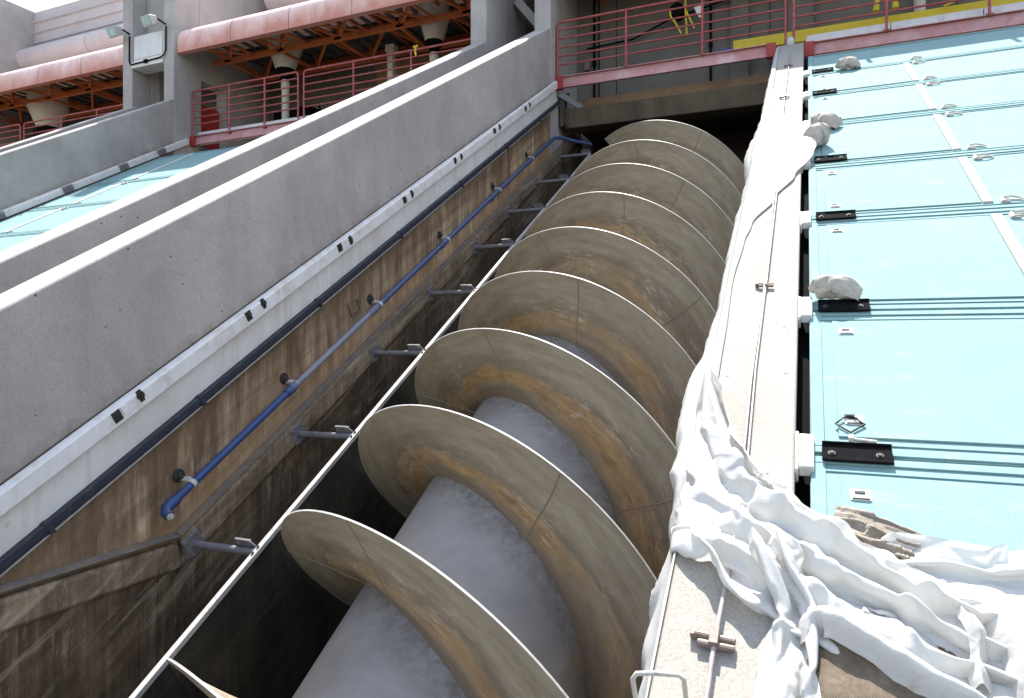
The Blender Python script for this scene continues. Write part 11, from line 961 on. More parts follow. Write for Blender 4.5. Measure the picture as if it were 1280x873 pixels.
CLOTH['lower'] = (50, 32, [
71,-5,1,2,4,3,5,-1,-4,-2,3,3,-6,1,0,2,1,2,1,1,2,2,-2,-2,1,2,1,-2,0,-5,1,-4,2,6,-2,1,-7,-1,-2,6,4,0,-3,-4,5,-8,-2,-1,0,0,0,0,3,3,4,-1,-2,-6,4,7,2,6,-6,5,8,0,1,-6,3,2,1,-6,3,2,-3,-4,-1,7,-5,0,4,2,-1,-2,2,-4,4,-2,0,3,-5,-2,3,-3,7,1,6,1,1,-1,1,-8,4,5,-9,1,-1,6,1,-6,4,4,-2,-3,1,-2,-4,3,-8,6,1,3,3,0,-6,6,-1,0,7,0,1,2,-8,3,-1,-2,0,2,3,-2,0,2,1,-6,4,-2,-1,1,2,-3,4,0,-2,-1,-7,2,3,-2,1,0,7,1,-7,5,4,0,-5,-1,3,-5,6,0,0,3,-1,1,-6,2,4,-1,-9,-2,0,1,5,1,2,0,2,1,-1,2,3,-3,9,-2,-1,1,-2,4,-2,1,-4,4,-6,5,1,0,-1,0,-3,1,3,0,-1,-1,0,-3,3,-3,-5,2,2,-7,9,0,-1,-3,-1,2,-4,-8,9,6,-2,-6,8,-8,7,0,-1,0,0,-3,0,1,2,0,-4,3,0,0,2,-4,0,2,7,2,-2,1,0,-3,-1,3,-3,-2,1,1,1,3,-3,-2,3,0,-5,3,-1,3,1,1,0,-1,1,-8,-1,3,-4,3,6,-3,-4,2,-3,7,4,-5,5,-2,-6,6,0,-4,0,4,-4,-1,-1,5,1,1,-1,-3,2,-2,-1,4,0,-2,-1,-7,8,-3,1,-2,5,-12,-2,8,-11,6,10,-3,-8,9,-2,2,5,-2,4,-6,3,1,-4,-2,1,4,2,-2,-4,2,5,-1,0,0,7,-4,3,2,-4,-3,5,-6,-2,-2,10,-1,2,0,-8,2,-3,2,1,-6,4,6,0,-2,3,-1,5,-11,-1,8,5,-1,-8,4,3,-1,4,1,-5,2,3,-1,0,1,-7,-2,9,2,-2,2,-7,2,3,0,-7,-2,-3,8,-2,8,-2,-7,5,-1,-4,7,-2,3,-2,-7,8,-5,-3,2,3,-7,8,1,-9,3,6,0,-1,-2,-6,0,8,3,1,-3,-1,0,1,3,-5,7,1,0,1,0,1,3,-6,4,2,1,-4,2,-5,-6,8,-1,3,-5,4,-1,2,0,0,-2,-7,3,7,-1,0,1,-6,0,10,-11,0,7,8,-1,2,-2,-1,-2,0,-3,5,1,2,-3,-7,7,-2,3,0,1,-3,-2,4,-5,-3,3,4,-2,6,0,-1,3,-2,-5,-4,9,1,0,-2,2,-7,4,-5,7,-5,1,5,-5,7,-1,0,-2,-3,-2,3,0,0,0,-1,0,5,0,-7,8,-1,-2,-1,-3,4,3,0,-6,4,2,0,-3,3,0,-1,-2,-3,5,1,-7,7,3,-6,4,-4,0,-3,5,-4,4,7,-4,4,-1,0,-2,3,-1,0,2,1,-6,5,-2,-1,-4,4,2,1,-10,0,8,-2,3,3,-8,4,0,0,-5,3,-10,-1,4,-1,7,1,-2,-3,-4,2,8,-5,9,-1,-5,-2,5,-2,6,-6,5,-4,1,-1,-3,-7,10,1,2,-2,1,-1,4,-5,-6,6,-3,4,7,-12,8,2,-9,8,1,0,-1,4,0,0,-6,5,-5,0,-2,4,5,3,-1,3,-8,3,5,4,-4,-1,-3,-4,7,0,-3,13,-5,-9,8,1,-8,1,9,-1,0,-5,2,-2,7,0,0,1,-2,-3,-1,-3,-2,-3,1,-3,7,3,0,-7,-2,0,2,-2,1,11,-7,0,2,2,-3,-1,-2,6,0,-1,-8,6,-8,3,0,7,0,0,1,-3,-5,5,-5,6,5,-5,-10,3,3,-1,2,-6,9,-2,0,0,-2,3,0,1,-2,-3,7,-9,7,-1,3,-3,-2,-6,9,2,-4,8,-1,0,1,-2,0,-6,-3,7,1,-2,0,-7,3,2,5,-2,1,1,-4,4,-4,6,1,-6,1,3,-3,1,-3,5,2,1,5,0,-2,3,-3,3,0,-5,8,0,-9,5,-4,-4,3,0,1,-1,5,2,-2,-2,2,0,-1,2,0,2,-3,-5,2,7,-2,-2,-3,5,1,-1,4,-5,-7,11,1,3,1,-12,-1,4,4,0,-3,1,0,1,1,-2,-4,0,5,2,-1,-3,2,2,4,-2,2,-1,0,1,-2,3,-5,0,5,-3,3,4,-6,0,-1,-4,6,-1,3,1,-1,1,-5,1,0,2,0,0,-1,5,-9,7,1,3,0,0,-4,1,1,-1,3,-1,-2,5,0,-4,-2,3,0,1,-4,-1,1,3,4,-8,1,1,3,0,-1,-6,11,-3,4,-1,4,-6,-2,4,-3,-3,-1,5,3,0,-2,2,0,0,-1,-6,4,5,2,-3,-1,0,-2,-1,2,5,-4,3,-3,4,2,1,-5,5,4,-11,7,-12,3,1,2,6,-1,-5,3,1,-7,6,2,0,0,-2,-1,2,1,0,0,-1,2,12,-3,-3,-4,8,0,-7,3,1,-7,2,-4,1,-1,0,12,-1,-1,0,1,-1,-5,-2,-4,6,-1,4,-1,0,1,2,0,10,-4,-5,2,-10,12,4,-11,4,4,3,-3,0,-1,-6,-1,6,-1,-8,8,1,7,-10,2,3,1,-5,0,-4,1,4,-1,7,0,-2,1,1,-5,7,0,-2,-3,2,4,0,-1,-4,-14,0,2,9,3,-2,-1,7,-3,-5,6,-1,-4,2,-2,0,6,-1,11,-2,0,4,-6,-6,6,5,-3,-1,0,1,2,0,-1,-3,-5,2,-5,3,0,2,-3,4,1,-2,-2,3,-5,-1,-1,-2,-3,16,-8,4,1,-2,-2,-7,11,-2,-4,0,-3,12,4,-5,0,-7,1,-1,4,-3,2,0,-7,1,5,0,3,0,-6,7,-4,-3,10,-10,6,1,-5,7,-8,5,2,-17,9,2,10,1,-4,-3,-5,2,-2,6,1,-5,2,0,2,-2,2,-1,7,7,-4,-6,0,7,0,-4,0,1,3,2,-4,4,-6,0,4,5,-3,3,-2,0,1,0,-1,1,-1,2,-1,0,1,-1,-1,11,-5,2,-6,4,2,0,0,-3,
3,-4,4,-1,-9,-5,-6,5,10,2,7,-3,-3,-5,6,1,0,-1,1,-1,2,-3,1,9,2,-6,6,-5,-3,1,6,-8,-4,3,0,4,4,-1,1,-6,-1,6,0,0,-5,5,-1,4,-9,5,-2,2,-4,4,-1,1,8,-4,-2,2,-4,6,1,3,-5,1,0,2,-6,1,3,-1,0,-5,3,-8,9,-3,-1,-7,14,-3,2,0,-2,3,0,10,-5,0,-3,0,3,-1,1,2,1,0,-3,3,-2,-1,-6,9,-5,1,-4,8,0,-2,-1,1,0,6,-6,2,-3,-5,4,-3,7,6,-3,-8,3,2,0,2,-1,1,-6,2,7,-5,4,-4,0,-1,5,2,-4,3,-1,-2,-7,4,8,-9,6,-2,-4,4,-1,1,-1,4,3,-7,3,-4,7,-6,7,-7,2,1,1,-1,-2,-4,-2,4,4,-4,4,0,2,-1,-1,2,2,1,-9,8,-2,-2,0,3,-6,4,-4,3,-7,5,0,4,4,-2,-7,2,-2,3,-3,-3,3,8,-6,6,-3,0,2,-4,0,-2,10,7,1,-2,3,-2,3,-3,-2,3,0,-2,-1,4,-1,3,-1,-10,9,-1,0,-4,-8,-4,6,-2,8,-3,3,7,-4,-1,1,7,0,-1,-3,0,-1,4,-1,-3,4,-6,1,-2,0,5,3,-3,4,1,-5,4,-4,0,-1,0,-9,3,-5,7,5,-2,-10,14,-7,0,-2,-1,-3,-2,3,6,-2,1,1,-5,1,-11,5,8,-2,-4,-5,2,11,-2,-11,-1,10,0,0,-9,0,7,3,8,3,-7,0,-4,7,1,-5,-1,4,-2,-1,8,-12,2,-7,0,-3,5,7,-3,1,-6,6,1,1,-8,4,1,-4,-1,8,-3,8,3,-4,3,-6,-7,4,-1,3,8,-6,-10,14,2,-2,1,-1,1,-3,-2,-2,7,0,-6,-1,1,-1,-4,3,2,-10,813,-4,1,2,-2,2,-3,-4,-1,4,3,4,0,5,6,-5,5,-3,1,1,-5,6,-1,5,3,1,2,6,0,-6,-4,0,-7,9,1,-3,-3,-5,9,1,-4,3,2,1,2,-8,-2,10,-11,9,1,-8,9,-4,5,-8,-8,4,-2,-4,6,6,3,-1,3,-2,-2,-3,1,2,0,-3,2,1,-1,-6,0,9,-7,-3,5,0,-1,5,-6,4,-2,-3,9,1,-7,2,-2,-3,6,-1,-6,2,3,-2,7,-5,-3,7,0,-11,0,7,0,-6,6,1,5,-7,-6,2,3,-5,3,-1,-1,-1,9,0,-7,4,0,-1,-1,-1,-2,1,-2,0,-1,-2,4,6,0,-1,-4,4,0,-2,-2,-3,3,0,2,4,-8,8,2,-6,3,-7,2,1,-4,5,-6,1,-1,9,-6,0,-1,5,-4,-3,-4,-1,7,-4,-1,3,-2,2,5,-6,-8,1,9,2,-8,6,-3,2,3,-1,2,-2,-6,-4,7,-1,0,5,5,-5,3,-5,6,0,-5,4,-2,1,-3,2,-8,4,2,-2,0,2,5,-11,3,9,-8,-3,-3,2,-5,0,1,-3,0,5,-6,0,1,7,-2,-6,5,-2,4,-1,-2,2,2,5,0,-7,-1,1,-4,9,-5,-1,2,7,-5,2,3,-6,-1,2,3,-4,-3,6,2,4,-9,8,-9,4,-3,-2,8,-1,0,-9,0,4,2,-1,0,1,0,-8,7,-6,12,-9,-6,5,-2,-7,2,1,9,-2,0,-3,4,-4,3,-9,6,1,-4,-1,1,6,-3,3,-1,0,6,-12,1,5,2,8,-8,3,2,2,-8,10,-3,1,-9,4,-2,-3,4,-4,-1,7,-8,2,7,1,-2,0,7,-4,1,-3,-11,4,1,0,-1,0,3,-2,-7,0,7,-5,5,-5,1,-6,4,6,-9,8,2,-6,1,-1,-3,0,3,-2,-1,5,-6,3,12,0,-3,2,-4,-9,2,7,0,-1,-7,3,1,-1,1,4,-6,-2,9,-1,-5,3,2,-7,1,5,-4,6,-1,-5,0,0,-2,1,1,-3,6,2,0,-7,-3,-3,1,3,-1,5,-3,-6,6,0,-5,0,4,2,-1,1,-4,-4,6,1,-2,-1,4,-1,-6,7,-1,4,-7,5,-1,1,-3,7,-1,-8,0,2,-1,6,-9,1,5,-1,5,-4,-6,1,5,-4,3,-4,7,0,0,-5,8,-8,-1,-1,4,0,-1,3,2,-8,-1,4,-3,-1,11,-9,2,2,1,-3,-2,-2,7,5,-7,7,-7,4,-9,3,0,4,-5,0,7,-8,2,-1,1,-2,-2,8,2,-8,-4,4,-8,4,1,-2,1,2,-4,2,0,-3,6,-6,8,-10,10,-3,-1,3,-7,3,-1,0,1,1,-4,0,-5,2,-1,9,0,-12,1,-2,6,0,1,-5,3,5,-4,5,-6,7,-9,2,-6,4,1,-3,4,6,-8,7,-5,-3,2,5,-4,-4,4,1,8,6,-3,-7,-3,-2,0,3,2,-8,8,-3,6,-11,9,-3,-2,0,-5,3,8,-3,0,-4,1,4,-1,-7,5,1,-5,-5,0,-1,0,12,-4,-1,-3,-1,-2,3,-2,-2,-1,2,0,0,8,-4,-4,-4,0,1,0,3,-2,1,1,1,-5,-3,4,2,-4,-2,11,-4,-3,1,-4,0,3,2,-5,0,2,8,-7,6,-7,-2,2,-5,-3,3,8,-2,2,-7,2,6,-9,4,-4,-1,8,1,-9,2,9,-6,4,3,-4,-4,3,1,-5,-2,7,-5,0,6,4,3,-2,-6,-4,0,1,-3,4,-1,-8,-1,4,7,-12,5,-2,8,-7,1,3,-5,0,2,2,-2,1,-2,-1,8,-1,-5,-1,-1,-1,4,-1,3,2,1,-7,-1,-7,-2,8,1,8,-16,0,1,10,-1,-12,5,0,6,-3,-5,2,2,0,-3,1,2,-6,5,4,-2,-2,-1,-3,5,1,-4,-4,3,-4,1,-5,10,-11,-1,5,8,2,0,-7,-6,1,9,-7,0,0,1,2,-5,10,-3,-1,-3,1,0,3,-5,0,9,-3,-6,1,3,-6,-6,20,-3,-2,0,5,-10,8,-5,-2,-1,6,-6,-1,2,4,0,-4,1,0,1,5,-3,1,7,
-7,-7,-4,-2,-1,0,4,-5,0,8,-7,-2,7,0,1,1,-4,-3,0,6,-1,-6,2,1,1,4,-4,1,-1,3,1,-4,1,3,-8,7,-5,-2,0,4,-2,-4,0,2,2,10,-6,0,0,-4,-1,1,-2,3,-2,7,3,-5,6,-8,1,3,-2,-2,0,3,-2,-6,5,-7,5,4,-2,-5,3,-2,-1,5,4,-7,-6,5,1,0,4,5,-2,2,-9,2,0,8,-9,-1,-1,3,2,-1,-13,6,-2,1,4,1,-5,-1,-1,3,-4,-6,6,9,-1,-11,9,-1,4,-3,-4,1,4,5,-3,-6,-1,-2,3,2,5,-7,-9,-3,5,0,-1,5,5,2,1,-9,-9,3,-8,7,17,-2,-17,8,0,-1,5,-1,5,-5,-3,-5,4,1,-3,4,-2,2,-4,1,1,2,0,3,-6,3,2,-5,3,-7,-7,0,4,15,2,-10,-3,3,-1,-2,1,-1,1,-2,1,-1,2,-1,2,0,1,-8,1,0,-2,1,5,-1,-2,12,-6,-5,2,0,-10,1,3,4,-2,-3,4,3,-6,5,1,0,-5,1,-1,-2,4,-3,-3,2,-5,1,1,0,2,-6,-4,1,7,5,1,-7,-1,-6,3,-3,8,3,-1,-4,3,0,0,10,-3,-9,-1,0,-1,8,-3,6,-4,0,4,-5,-2,-1,2,2,-8,6,3,-4,-1,2,-4,2,-12,11,-3,-4,5,-1,0,1,3,-1,0,-1,0,2,-8,2,3,-1,3,1,4,-9,0,4,14,-14,9,-3,-7,-3,0,-2,3,-13,7,2,-4,2,1,-8,4,12,1,0,1,-9,-5,-3,4,3,-6,4,1,8,-5,-7,-8,11,-4,13,-1,-3,0,-6,-7,0,-1,1,1,1,-2,-2,-1,0,2,0,0,10,0,-6,2,2,-6,-2,-1,3,2,-7,-1,4,6,-1,4,6,-2,0,1,1,-8,1,-1,-2,1,2,2,1,-2,2,-1,-3,0,-1,0,-5,-2,1,1,5,-5,6,7,-2,-8,-2,9,-5,6,4,-1,-5,-6,3,-5,0,3,-1,-1,0,1,1,-4,1,-3,7,-8,0,10,3,-2,-12,12,1,-10,-4,2,6,-9,9,-7,-3,10,-5,1,-2,1,-2,3,8,-6,-10,1,-1,6,-4,0,-5,6,-2,0,1,-3,6,-5,-6,6,6,-1,-11,9,-6,0,9,-10,13,0,-7,-3,-5,1,5,3,-5,0,0,-2,1,-1,7,4,0,-8,-3,-5,2,-2,6,2,-11,2,3,1,-4,7,-6,6,-2,-1,3,-3,1,-4,1,6,2,-5,-4,1,-1,-7,0,1,2,-4,0,9,-7,2,-5,2,3,-2,6,-7,4,0,-3,3,-2,9,-2,-2,2,-4,-7,5,4,-7,3,2,-6,10,-9,-7,-1,13,-8,-2,4,-3,6,-8,8,-2,-7,1,5,-1,7,-6,-2,-5,4,7,-8,-4,6,2,8,-6,-1,-2,6,-1,8,-2,1,-8,5,-8,-5,5,-3,5,-2,-1,6,2,-1,-2,-6,0,5,3,-5,1,2,4,2,-3,0,9,-6,0,-3,-3,-1,1,-5,5,2,0,9,-11,3,5,-8,0,0,7,-8,3,2,0,-2,-6,6,-5,6,4,-7,-2,-1,4,6,-4,-4,-5,5,-5,2,2,-7,10,1,0,-2,-9,12,2,-8,-4,4,-3,0,4,-6,11,-8,3,-6,1,0,0,0,-2,1,-3,3,-1,-1,-5,7,-1,-1,1,-7,10,-7,4,0,-7,9,-5,3,-5,5,2,1,-8,6,-1,8,-6,4,-1,-6,3,-6,-2,0,1,-5,12,-5,-9,8,-3,-6,0,3,1,-6,12,-4,-2,-3,10,-5,-8,3,2,-2,6,-8,0,0,-2,0,-1,0,4,8,7,-8,-7,5,3,-2,0,9,-1,-4,-3,-4,1,0,1,8,-4,-7,8,5,-5,-2,3,1,3,0,1,-1,0,1,-1,-6,2,0,4,6,5,-4,-5,6,5,3,-5,-3,-2,-3,-2,-4,-2,-3,7,6,-2,1,-6,5,-5,-7,7,-6,9,0,4,-5,-2,-1,1,-2,-4,8,7,-1,-1,-5,6,0,-3,3,-1,0,-4,0,-2,-2,1,-4,7,-10,6,5,-11,8,-8,9,-9,10,2,-3,1,-5,3,1,-3,-4,1,6,-4,3,-1,-3,1,1,1,3,1,2,-1,5,-4,1,2,-4,3,2,0,-16,8,0,-3,3,-1,0,1,-8,2,3,-5,3,0,3,1,-1,-3,6,0,5,-8,0,8,-6,0,2,-8,10,-1,-1,-8,11,1,-11,-4,5,1,-1,-7,2,0,3,-3,-4,9,-6,-1,7,1,-10,7,-1,8,1,-7,4,-4,-3,7,-10,1,-1,15,0,-10,10,1,-1,-6,4,3,-1,4,-10,8,2,-10,6,10,-9,1,4,4,2,-3,-7,2,1,8,0,-6,5,-5,2,-3,-9,12,-8,8,-9,-1,2,-2,8,-6,3,1,-1,3,-8,-6,6,-1,6,-1,-1,-1,-6,4,2,1,2,-2,-3,0,-4,-1,9,-2,0,1,0,-2,1,4,-8,6,4,-2,-3,-3,3,-2,-5,3,1,0,1,2,1,2,2,-6,2,0,1,-1,-3,0,-3,-1,6,-5,4,4,-1,-7,10,-2,-2,-10,2,-1,2,1,3,7,-9,-1,0,-2,5,-1,-1,6,-1,1,-1,2,0,-10,4,-2,0,-1,9,0,-7,4,-5,0,-6,8,3,4,-5,-2,-1,-8,8,2,0,-4,7,-5,-2,-1,-3,0,1,0,-1,6,-2,-8,3,3,-10,4,2,5,1,0,4,-5,-7,4,-1,3,2,-4,-2,-8,0,6,-9,6,0,-4,0,6,-2,1,8,0,-2,0,-3,-2,6,-1,2,0,-7,-5,7,6,2,-7,6,-1,-4,0,-1,1,1,-10,7,0,-3,-1,8,-3,0,4,-1,-4,-5,12,-5,6,1,-7,5,0,1,-4,-3,1,-1,1,4,-1,2,3,-5,-3,-4,8,-2,-12,9,3,-2,3,-1,-4,2,6,-3,-8,3,8,-4,5,-6,-9,7,7,-2,-2,3,
-2,0,1,1,-1,0,0,-7,4,-5,8,-2,4,-1,-7,1,-1,-2,4,6,-2,-7,-6,1,-2,2,10,-1,0,-1,1,-1,0,-1,1,-3,2,0,4,-1,-8,8,2,-2,-2,-5,6,1,0,0,-5,0,0,1,-8,5,2,3,-1,-4,0,1,2,-2,8,-9,-1,3,-2,1,2,3,4,-2,-4,0,-4,7,-6,3,2,-7,-3,1,4,2,6,-10,4,-5,0,-2,5,0,1,-2,0,1,-1,-4,-1,8,-7,7,1,1,-3,2,-2,-5,4,-5,6,-1,6,2,-4,-1,-3,2,-4,2,-1,2,0,2,-8,2,0,2,-2,3,-1,-2,10,-4,2,-8,8,-6,1,-1,-1,7,-8,7,-10,3,13,1,-5,3,3,-7,1,5,-2,-5,7,2,-4,-1,2,-1,7,-10,-1,2,-3,4,0,-4,10,-1,4,-5,0,-8,11,-9,0,2,6,-4,0,6,-12,-1,0,-1,0,2,-4,0,1,0,4,9,-11,1,0,4,-7,10,-1,1,-5,-1,4,5,-11,4,1,-3,-6,8,-9,6,6,-15,-7,8,3,2,4,1,3,3,-10,-3,5,-1,3,-9,7,-9,0,8,0,8,-3,-5,2,5,-12,9,-1,-6,8,-4,6,7,2,-16,-4,1,0,-2,1,7,9,-2,-5,1,-9,5,-1,4,0,2,0,-8,2,0,8,-8,8,0,2,-5,2,-2,-1,10,4,10,-15,-12,7,0,1,-1,-4,-2,13,-11,4,4,-1,0,-3,-4,2,8,-4,3,-8,7,1,-10,-1,1,-3,0,2,-6,1,9,8,-3,-13,6,-3,-4,1,8,-6,3,1,2,-9,5,1,2,4,-7,0,5,-1,-4,0,6,-3,7,-8,0,3,1,-5,1,7,5,0,-3,0,-7,2,-5,5,0,1,-6,10,-8,2,2,-7,6,0,-6,2,6,0,-2,9,-11,3,1,-4,-3,7,-4,-4,9,-2,1,-5,6,-10,8,-9,11,-6,4,-2,-3,2,0,0,-1,2,-1,0,1,-7,8,0,0,5,-3,4,-1,1,-3,-7,-2,7,-1,4,-1,1,-10,8,-6,5,0,-7,11,-3,-4,0,-8,4,4,5,-2,1,0,0,8,-13,7,-2,2,-2,-2,-2,-5,11,-3,2,-5,6,1,-4,-3,6,-1,0,2,-5,3,-1,4,1,-1,-2,0,0,-7,1,-4,14,-15,2,4,-1,-3,2,-4,1,8,-8,5,-2,-1,-2,6,-4,-5,8,-11,8,-5,10,-5,-4,1,3,0,4,-4,-4,9,-9,11,-4,-1,-7,8,3,-4,-10,2,11,-3,-3,0,3,-6,0,5,1,5,-5,3,-12,3,4,-1,-4,-1,2,3,4,-8,5,4,-9,-1,7,1,3,-2,-8,-4,1,7,1,3,-6,5,0,1,-5,-3,-2,4,-3,6,-4,1,3,-1,2,-3,1,0,3,-11,10,1,-1,1,2,0,1,-3,-6,-4,8,1,2,-6,1,0,-3,6,-5,1,1,-1,-1,4,-1,-4,1,0,-2,6,-11,6,2,-4,2,-6,5,5,-1,1,3,-1,-9,1,5,3,-6,-1,6,-7,6,-10,10,-3,1,1,-5,1,-3,5,2,1,2,-1,-9,9,-7,1,-10,11,2,-3,1,5,-4,-3,-5,2,2,5,-6,7,-5,2,6,-5,3,-9,8,-1,-8,8,9,-9,-2,4,-3,-4,8,-3,7,-6,1,0,-8,1,16,2,0,-3,-7,-10,10,-1,-1,4,-9,6,1,2,-6,-1,4,-11,-7,3,8,0,0,3,-11,4,4,4,-3,2,-1,-6,-3,6,0,0,6,-7,-10,1,10,-6,-1,2,-3,0,-1,7,0,0,-6,9,-1,-2,-3,1,4,2,-9,4,4,-2,1,-4,-4,-1,8,6,-4,4,0,-9,-3,6,-2,-1,0,1,4,-4,-1,4,4,-10,1,-3,11,-11,11,-8,5,-8,5,8,0,-1,1,-5,-7,2,0,8,-4,2,1,-4,2,1,-3,3,0,-3,4,1,-2,4,0,3,-5,3,-7,3,1,3,1,-9,11,-2,0,-2,5,-8,1,1,4,1,-9,2,2,-1,-1,3,-4,3,2,-4,-5,3,8,-1,3,3,0,-8,-6,-2,-3,11,-9,5,2,5,-1,-5,0,-6,4,-4,5,2,4,-6,8,-9,2,5,-11,10,8,-8,-6,0,2,-3,3,2,6,-7,6,-2,-1,1,-3,1,-2,5,1,-1,-1,5,0,-7,-6,10,-5,4,0,-8,6,-5,-3,2,2,2,-5,9,-9,1,3,2,-4,0,0,5,-2,-5,0,6,3,-6,-5,5,0,-2,3,0,0,4,-5,-4,6,1,1,-4,1,-2,2,-2,-2,9,-13,11,0,-4,6,-6,0,7,2,-9,-3,7,4,-9,0,5,6,-7,7,-10,5,5,-10,0,6,2,-11,6,-3,1,6,-7,9,-9,5,-3,-9,8,-2,-6,0,8,7,2,1,-1,-4,0,-8,-1,-2,5,0,-4,2,-1,-6,9,0,-4,5,-12,4,5,-5,7,-10,0,14,-5,-3,6,1,-9,0,-5,-2,4,6,-5,0,7,3,0,-3,3,2,-9,7,-12,11,-5,-7,8,-2,-3,7,-2,0,3,-7,-4,7,-3,-8,9,1,-1,3,7,-4,2,1,-3,-9,0,7,1,-7,4,-2,9,0,-4,4,-8,-4,3,-5,3,8,2,-2,4,-6,-8,7,-6,-2,11,-4,-6,-2,5,1,-4,5,7,-7,2,-1,5,-5,4,0,9,-2,1,-1,-9,2,1,1,-3,1,-4,4,8,-5,4,2,-7,3,2,1,-7,-1,11,-3,0,-2,-1,2,-9,-7,5,5,-8,0,-1,4,3,-2,1,-6,6,2,6,1,-9,4,-8,-1,7,4,-2,0,-1,-2,-7,8,-9,2,6,-3,10,6,-13,3,8,-5,9,-3,-3,-4,-6,10,-6,1,-2,6,2,-5,6,-3,-3,-6,0,7,0,-1,2,0,2,0,-4,3,-5,])
